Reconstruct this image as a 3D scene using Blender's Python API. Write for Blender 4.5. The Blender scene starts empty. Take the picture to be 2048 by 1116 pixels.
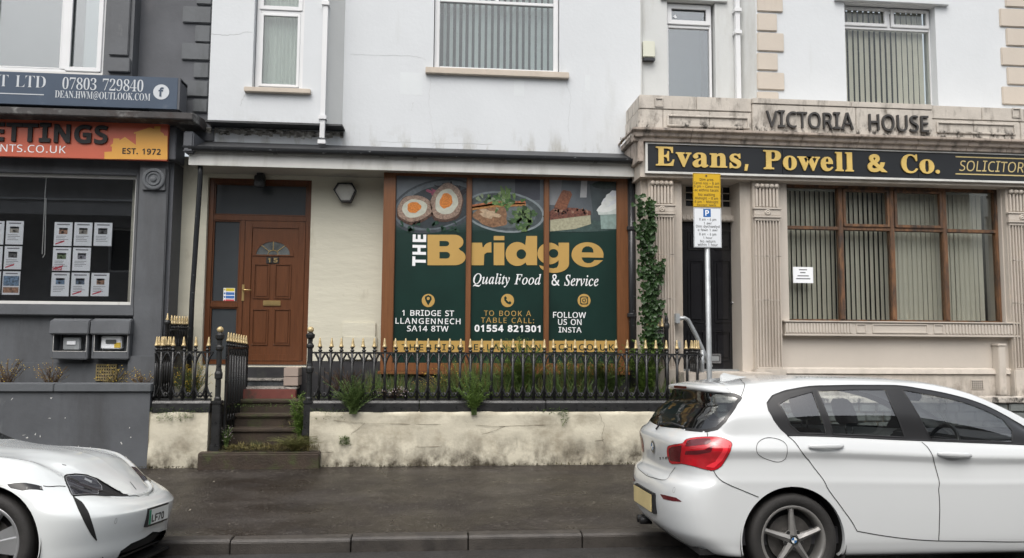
import bpy, math, random
import numpy as np
from mathutils import Vector, Matrix
from mathutils.bvhtree import BVHTree
random.seed(7)
SC = bpy.context.scene
C = SC.collection
# ---------------------------------------------------------------- camera
PW, PH, FPX, EYE = 2048, 1116, 1500.0, 1.75
def _basis(p, y, r):
    cy, sy, cp, sp = math.cos(y), math.sin(y), math.cos(p), math.sin(p)
    F = np.array([sy*cp, cy*cp, sp]); R = np.array([cy, -sy, 0.0]); U = np.cross(R, F)
    return R*math.cos(r)+U*math.sin(r), -R*math.sin(r)+U*math.cos(r), F
CR, CU, CF = _basis(math.radians(4.5), math.radians(5.17), math.radians(0.41))
cam_data = bpy.data.cameras.new('camera'); cam = bpy.data.objects.new('camera', cam_data); C.objects.link(cam)
cam_data.sensor_width = 36; cam_data.lens = 36*FPX/PW; cam_data.clip_end = 500; cam_data.clip_start = .05
_m = Matrix.Identity(4)
for _i in range(3):
    _m[_i][0], _m[_i][1], _m[_i][2] = CR[_i], CU[_i], -CF[_i]
_m[2][3] = EYE
cam.matrix_world = _m
SC.camera = cam
# ---------------------------------------------------------------- sky, sun, exposure
world = bpy.data.worlds.new('World'); SC.world = world; world.use_nodes = True
wn = world.node_tree.nodes; wl = world.node_tree.links
sky = wn.new('ShaderNodeTexSky'); sky.sky_type = 'NISHITA'; sky.sun_disc = False
SUN_EL, SUN_AZ = math.radians(58), math.radians(200)      # azimuth from +Y, clockwise: behind the viewer
sky.sun_elevation = SUN_EL; sky.sun_rotation = SUN_AZ
sky.air_density = 1.4; sky.dust_density = 6.0; sky.ozone_density = 1.0
bg = wn['Background']; bg.inputs['Strength'].default_value = 0.13
hsv = wn.new('ShaderNodeHueSaturation'); hsv.inputs['Saturation'].default_value = 0.35
wl.new(sky.outputs[0], hsv.inputs['Color']); wl.new(hsv.outputs[0], bg.inputs['Color'])
sun_data = bpy.data.lights.new('sun', 'SUN'); sun = bpy.data.objects.new('sun', sun_data); C.objects.link(sun)
sun_data.energy = 0.7; sun_data.angle = math.radians(60); sun_data.color = (1, .97, .93)
_d = Vector((math.sin(SUN_AZ)*math.cos(SUN_EL), math.cos(SUN_AZ)*math.cos(SUN_EL), math.sin(SUN_EL)))
sun.rotation_euler = _d.to_track_quat('Z', 'Y').to_euler(); sun.location = (0, -3, 12)
SC.view_settings.view_transform = 'Standard'; SC.view_settings.look = 'None'
SC.view_settings.exposure = 0.80; SC.view_settings.gamma = 1; SC.view_settings.use_curve_mapping = False
# ---------------------------------------------------------------- helpers
def ray(px, py):
    return CR*(px-PW/2) - CU*(py-PH/2) + CF*FPX
def W(px, py, Y):
    d = ray(px, py); t = Y/d[1]; return d[0]*t, EYE+d[2]*t
def XX(px, py, Y): return W(px, py, Y)[0]
def ZZ(px, py, Y): return W(px, py, Y)[1]
def R(x0, y0, x1, y1, Y):           # picture rectangle -> (X0, X1, Zbottom, Ztop) on the plane at depth Y
    ym, xm = (y0+y1)/2, (x0+x1)/2
    return XX(x0, ym, Y), XX(x1, ym, Y), ZZ(xm, y1, Y), ZZ(xm, y0, Y)
class MB:
    def __init__(s): s.v = []; s.f = []
    def quad(s, a, b, c, d):
        n = len(s.v); s.v += [a, b, c, d]; s.f.append((n, n+1, n+2, n+3)); return s
    def poly(s, pts):
        n = len(s.v); s.v += list(pts); s.f.append(tuple(range(n, n+len(pts)))); return s
    def box(s, x0, x1, y0, y1, z0, z1):
        if x0 > x1: x0, x1 = x1, x0
        if y0 > y1: y0, y1 = y1, y0
        if z0 > z1: z0, z1 = z1, z0
        n = len(s.v)
        s.v += [(x0,y0,z0),(x1,y0,z0),(x1,y1,z0),(x0,y1,z0),(x0,y0,z1),(x1,y0,z1),(x1,y1,z1),(x0,y1,z1)]
        s.f += [(n,n+3,n+2,n+1),(n+4,n+5,n+6,n+7),(n,n+1,n+5,n+4),(n+1,n+2,n+6,n+5),(n+2,n+3,n+7,n+6),(n+3,n,n+4,n+7)]
        return s
    def ring(s, x0, x1, z0, z1, y0, y1, w, wt=None, wb=None):
        wt = w if wt is None else wt; wb = w if wb is None else wb
        s.box(x0, x0+w, y0, y1, z0, z1); s.box(x1-w, x1, y0, y1, z0, z1)
        s.box(x0+w, x1-w, y0, y1, z0, z0+wb); s.box(x0+w, x1-w, y0, y1, z1-wt, z1); return s
    def prism(s, pts, y0, y1):      # pts (x, z), extruded along y
        n = len(s.v); k = len(pts)
        a = sum(pts[i][0]*pts[(i+1) % k][1]-pts[(i+1) % k][0]*pts[i][1] for i in range(k))
        if a < 0: pts = pts[::-1]
        s.v += [(x, y0, z) for x, z in pts] + [(x, y1, z) for x, z in pts]
        s.f.append(tuple(range(n, n+k))); s.f.append(tuple(range(n+2*k-1, n+k-1, -1)))
        for i in range(k):
            j = (i+1) % k; s.f.append((n+j, n+i, n+k+i, n+k+j))
        return s
    def prof(s, pts, x0, x1):       # pts (y, z) profile, extruded along x
        n = len(s.v); k = len(pts)
        s.v += [(x0, y, z) for y, z in pts] + [(x1, y, z) for y, z in pts]
        s.f.append(tuple(range(n+k-1, n-1, -1))); s.f.append(tuple(range(n+k, n+2*k)))
        for i in range(k):
            j = (i+1) % k; s.f.append((n+i, n+j, n+k+j, n+k+i))
        return s
    def lathe(s, c, prof, seg=10, axis='z'):   # prof (r, h)
        n = len(s.v)
        for r, h in prof:
            for i in range(seg):
                a = 2*math.pi*i/seg; p, q = r*math.cos(a), r*math.sin(a)
                s.v.append({'z': (c[0]+p, c[1]+q, c[2]+h), 'y': (c[0]+p, c[1]+h, c[2]+q), 'x': (c[0]+h, c[1]+p, c[2]+q)}[axis])
        for k in range(len(prof)-1):
            for i in range(seg):
                j = (i+1) % seg; s.f.append((n+k*seg+i, n+k*seg+j, n+(k+1)*seg+j, n+(k+1)*seg+i))
        s.f.append(tuple(range(n+seg-1, n-1, -1))); m = n+(len(prof)-1)*seg; s.f.append(tuple(range(m, m+seg)))
        return s
    def tube(s, pts, r, seg=6, cap=True):
        n = len(s.v); k = len(pts); P = [Vector(p) for p in pts]
        rr = r if isinstance(r, (list, tuple)) else [r]*k
        up = None
        for i, p in enumerate(P):
            t = (P[min(i+1, k-1)]-P[max(i-1, 0)]).normalized()
            if up is None:
                up = Vector((0, 0, 1)) if abs(t.z) < .9 else Vector((0, 1, 0))
            a = t.cross(up)
            a = a.normalized() if a.length > 1e-6 else t.orthogonal().normalized()
            b = a.cross(t).normalized(); up = b
            for q in range(seg):
                an = 2*math.pi*(q+.5)/seg; s.v.append(tuple(p+(a*math.cos(an)+b*math.sin(an))*rr[i]))
        for i in range(k-1):
            for q in range(seg):
                j = (q+1) % seg; s.f.append((n+i*seg+q, n+i*seg+j, n+(i+1)*seg+j, n+(i+1)*seg+q))
        if cap:
            s.f.append(tuple(range(n+seg-1, n-1, -1))); m = n+(k-1)*seg; s.f.append(tuple(range(m, m+seg)))
        return s
    def wall(s, x0, x1, z0, z1, yf, yb, holes=()):
        xs = sorted({x0, x1, *[h[0] for h in holes], *[h[1] for h in holes]}); zs = sorted({z0, z1, *[h[2] for h in holes], *[h[3] for h in holes]})
        xs = [x for x in xs if x0 <= x <= x1]; zs = [z for z in zs if z0 <= z <= z1]
        def fill(i, j):
            if i < 0 or j < 0 or i >= len(xs)-1 or j >= len(zs)-1: return False
            cx, cz = (xs[i]+xs[i+1])/2, (zs[j]+zs[j+1])/2
            return not any(h[0] < cx < h[1] and h[2] < cz < h[3] for h in holes)
        for i in range(len(xs)-1):
            for j in range(len(zs)-1):
                if not fill(i, j): continue
                a, b, c, d = xs[i], xs[i+1], zs[j], zs[j+1]
                s.quad((a,yf,c),(b,yf,c),(b,yf,d),(a,yf,d)); s.quad((b,yb,c),(a,yb,c),(a,yb,d),(b,yb,d))
                if not fill(i-1, j): s.quad((a,yb,c),(a,yf,c),(a,yf,d),(a,yb,d))
                if not fill(i+1, j): s.quad((b,yf,c),(b,yb,c),(b,yb,d),(b,yf,d))
                if not fill(i, j-1): s.quad((a,yf,c),(a,yb,c),(b,yb,c),(b,yf,c))
                if not fill(i, j+1): s.quad((a,yf,d),(b,yf,d),(b,yb,d),(a,yb,d))
        return s
    def build(s, name, m, parent=None, smooth=False, bevel=0, label=None, kind=None, **kw):
        me = bpy.data.meshes.new(name); me.from_pydata([tuple(float(c) for c in v) for v in s.v], [], s.f)
        if m: me.materials.append(m)
        if smooth: me.polygons.foreach_set('use_smooth', [True]*len(me.polygons))
        o = bpy.data.objects.new(name, me); C.objects.link(o)
        if parent: attach(o, parent)
        if bevel:
            import bmesh
            bm = bmesh.new(); bm.from_mesh(me); bmesh.ops.remove_doubles(bm, verts=bm.verts, dist=1e-5)
            es = [e for e in bm.edges if len(e.link_faces) == 2 and e.calc_face_angle(0) > .6]
            bmesh.ops.bevel(bm, geom=es, offset=bevel, segments=2, affect='EDGES', clamp_overlap=True); bm.to_mesh(me); bm.free()
        if label: o['label'] = label
        if kind: o['kind'] = kind
        return o
def root_of(o):
    while o.parent: o = o.parent
    return o
def attach(o, parent):               # parts are meshed in world coordinates; undo the thing's own location
    o.parent = parent
    if parent.get('at') is not None: o.location = -Vector(parent['at'])
def thing(name, label, cat, loc, group=None):
    o = bpy.data.objects.new(name, None); C.objects.link(o); o.location = loc; o['at'] = list(loc)
    o.empty_display_size = .2
    return tag(o, label, cat, group)
def tag(o, label, cat, group=None, kind=None):
    o['label'] = label; o['category'] = cat
    if group: o['group'] = group
    if kind: o['kind'] = kind
    return o
def dup(o, parent=None, loc=None):
    c = o.copy(); C.objects.link(c)
    if parent: c.parent = parent
    if loc is not None: c.location = loc
    return c
# ---------------------------------------------------------------- materials
def mat(name, col, rough=.6, metal=0.0, var=.12, vs=3.0, bump=0.0, bs=60.0, dirt=None, dirt2=None, coat=0.0, spec=.5, emit=None, sss=0, stretch=(1,1,1), rv=0.0):
    m = bpy.data.materials.new(name); m.use_nodes = True; nt = m.node_tree; N = nt.nodes; L = nt.links
    b = N['Principled BSDF']; b.inputs['Roughness'].default_value = rough; b.inputs['Metallic'].default_value = metal
    b.inputs['Coat Weight'].default_value = coat; b.inputs['Coat Roughness'].default_value = .04; b.inputs['Specular IOR Level'].default_value = spec
    tc = N.new('ShaderNodeTexCoord'); src = tc.outputs['Object']
    def noise(scale, detail=5, st=None, rough=.6):
        mp = N.new('ShaderNodeMapping'); mp.inputs['Scale'].default_value = st or stretch; L.new(src, mp.inputs[0])
        n = N.new('ShaderNodeTexNoise'); n.inputs['Scale'].default_value = scale; n.inputs['Detail'].default_value = detail; n.inputs['Roughness'].default_value = rough
        L.new(mp.outputs[0], n.inputs['Vector']); return n.outputs['Fac']
    def ramp(fac, a, bb):
        r = N.new('ShaderNodeMapRange'); r.inputs['From Min'].default_value = a; r.inputs['From Max'].default_value = bb; L.new(fac, r.inputs['Value']); return r.outputs[0]
    base = None
    rgb = N.new('ShaderNodeRGB'); rgb.outputs[0].default_value = (*col, 1); base = rgb.outputs[0]
    if var:
        h = N.new('ShaderNodeHueSaturation'); L.new(base, h.inputs['Color'])
        mr = N.new('ShaderNodeMapRange'); mr.inputs['From Min'].default_value = .3; mr.inputs['From Max'].default_value = .7
        mr.inputs['To Min'].default_value = 1-var; mr.inputs['To Max'].default_value = 1+var
        L.new(noise(vs), mr.inputs['Value']); L.new(mr.outputs[0], h.inputs['Value']); base = h.outputs[0]
    for d in (dirt, dirt2):
        if not d: continue
        dc, lo, hi, sc_, st = d[:5]
        mx = N.new('ShaderNodeMix'); mx.data_type = 'RGBA'; L.new(ramp(noise(sc_, 8, st, .65), lo, hi), mx.inputs[0]); fac = mx.inputs[0]
        if len(d) > 5:      # (axis height where the dirt is full, where it is gone)
            sx = N.new('ShaderNodeSeparateXYZ'); L.new(src, sx.inputs[0])
            rz = ramp(sx.outputs[2], d[6], d[5])
            mm = N.new('ShaderNodeMath'); mm.operation = 'MULTIPLY'
            ad = N.new('ShaderNodeMath'); ad.operation = 'MULTIPLY_ADD'; ad.inputs[1].default_value = 1.5; ad.inputs[2].default_value = 0
            L.new(mx.inputs[0].links[0].from_socket, ad.inputs[0]); L.new(ad.outputs[0], mm.inputs[0]); L.new(rz, mm.inputs[1])
            mm.use_clamp = True; L.new(mm.outputs[0], mx.inputs[0])
        L.new(base, mx.inputs[6]); mx.inputs[7].default_value = (*dc, 1); base = mx.outputs[2]
    L.new(base, b.inputs['Base Color'])
    if rv:
        mr = N.new('ShaderNodeMapRange'); mr.inputs['From Min'].default_value = .35; mr.inputs['From Max'].default_value = .65
        mr.inputs['To Min'].default_value = max(.02, rough-rv); mr.inputs['To Max'].default_value = min(1, rough+rv)
        L.new(noise(vs*1.3, 6), mr.inputs['Value']); L.new(mr.outputs[0], b.inputs['Roughness'])
    if bump:
        bp = N.new('ShaderNodeBump'); bp.inputs['Strength'].default_value = bump; bp.inputs['Distance'].default_value = .01
        L.new(noise(bs, 6), bp.inputs['Height']); L.new(bp.outputs[0], b.inputs['Normal'])
    if emit: b.inputs['Emission Color'].default_value = (*emit, 1); b.inputs['Emission Strength'].default_value = 1
    return m
def glass(name, tint=(1, 1, 1), floor=.06, rough=.0, ior=1.5, bump=0.0):
    m = bpy.data.materials.new(name); m.use_nodes = True; nt = m.node_tree; N = nt.nodes; L = nt.links
    N.remove(N['Principled BSDF']); out = N['Material Output']
    t = N.new('ShaderNodeBsdfTransparent'); t.inputs[0].default_value = (*tint, 1)
    g = N.new('ShaderNodeBsdfGlossy'); g.inputs['Roughness'].default_value = rough
    f = N.new('ShaderNodeFresnel'); f.inputs[0].default_value = ior
    a = N.new('ShaderNodeMath'); a.operation = 'MULTIPLY_ADD'; a.inputs[1].default_value = .55; a.inputs[2].default_value = floor; a.use_clamp = True; L.new(f.outputs[0], a.inputs[0])
    mx = N.new('ShaderNodeMixShader'); L.new(a.outputs[0], mx.inputs[0]); L.new(t.outputs[0], mx.inputs[1]); L.new(g.outputs[0], mx.inputs[2])
    if bump:
        tc = N.new('ShaderNodeTexCoord'); n = N.new('ShaderNodeTexNoise'); n.inputs['Scale'].default_value = 1.3; L.new(tc.outputs['Object'], n.inputs['Vector'])
        bp = N.new('ShaderNodeBump'); bp.inputs['Strength'].default_value = bump; bp.inputs['Distance'].default_value = .02
        L.new(n.outputs[0], bp.inputs['Height']); L.new(bp.outputs[0], g.inputs['Normal'])
    L.new(mx.outputs[0], out.inputs[0]); return m
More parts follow.
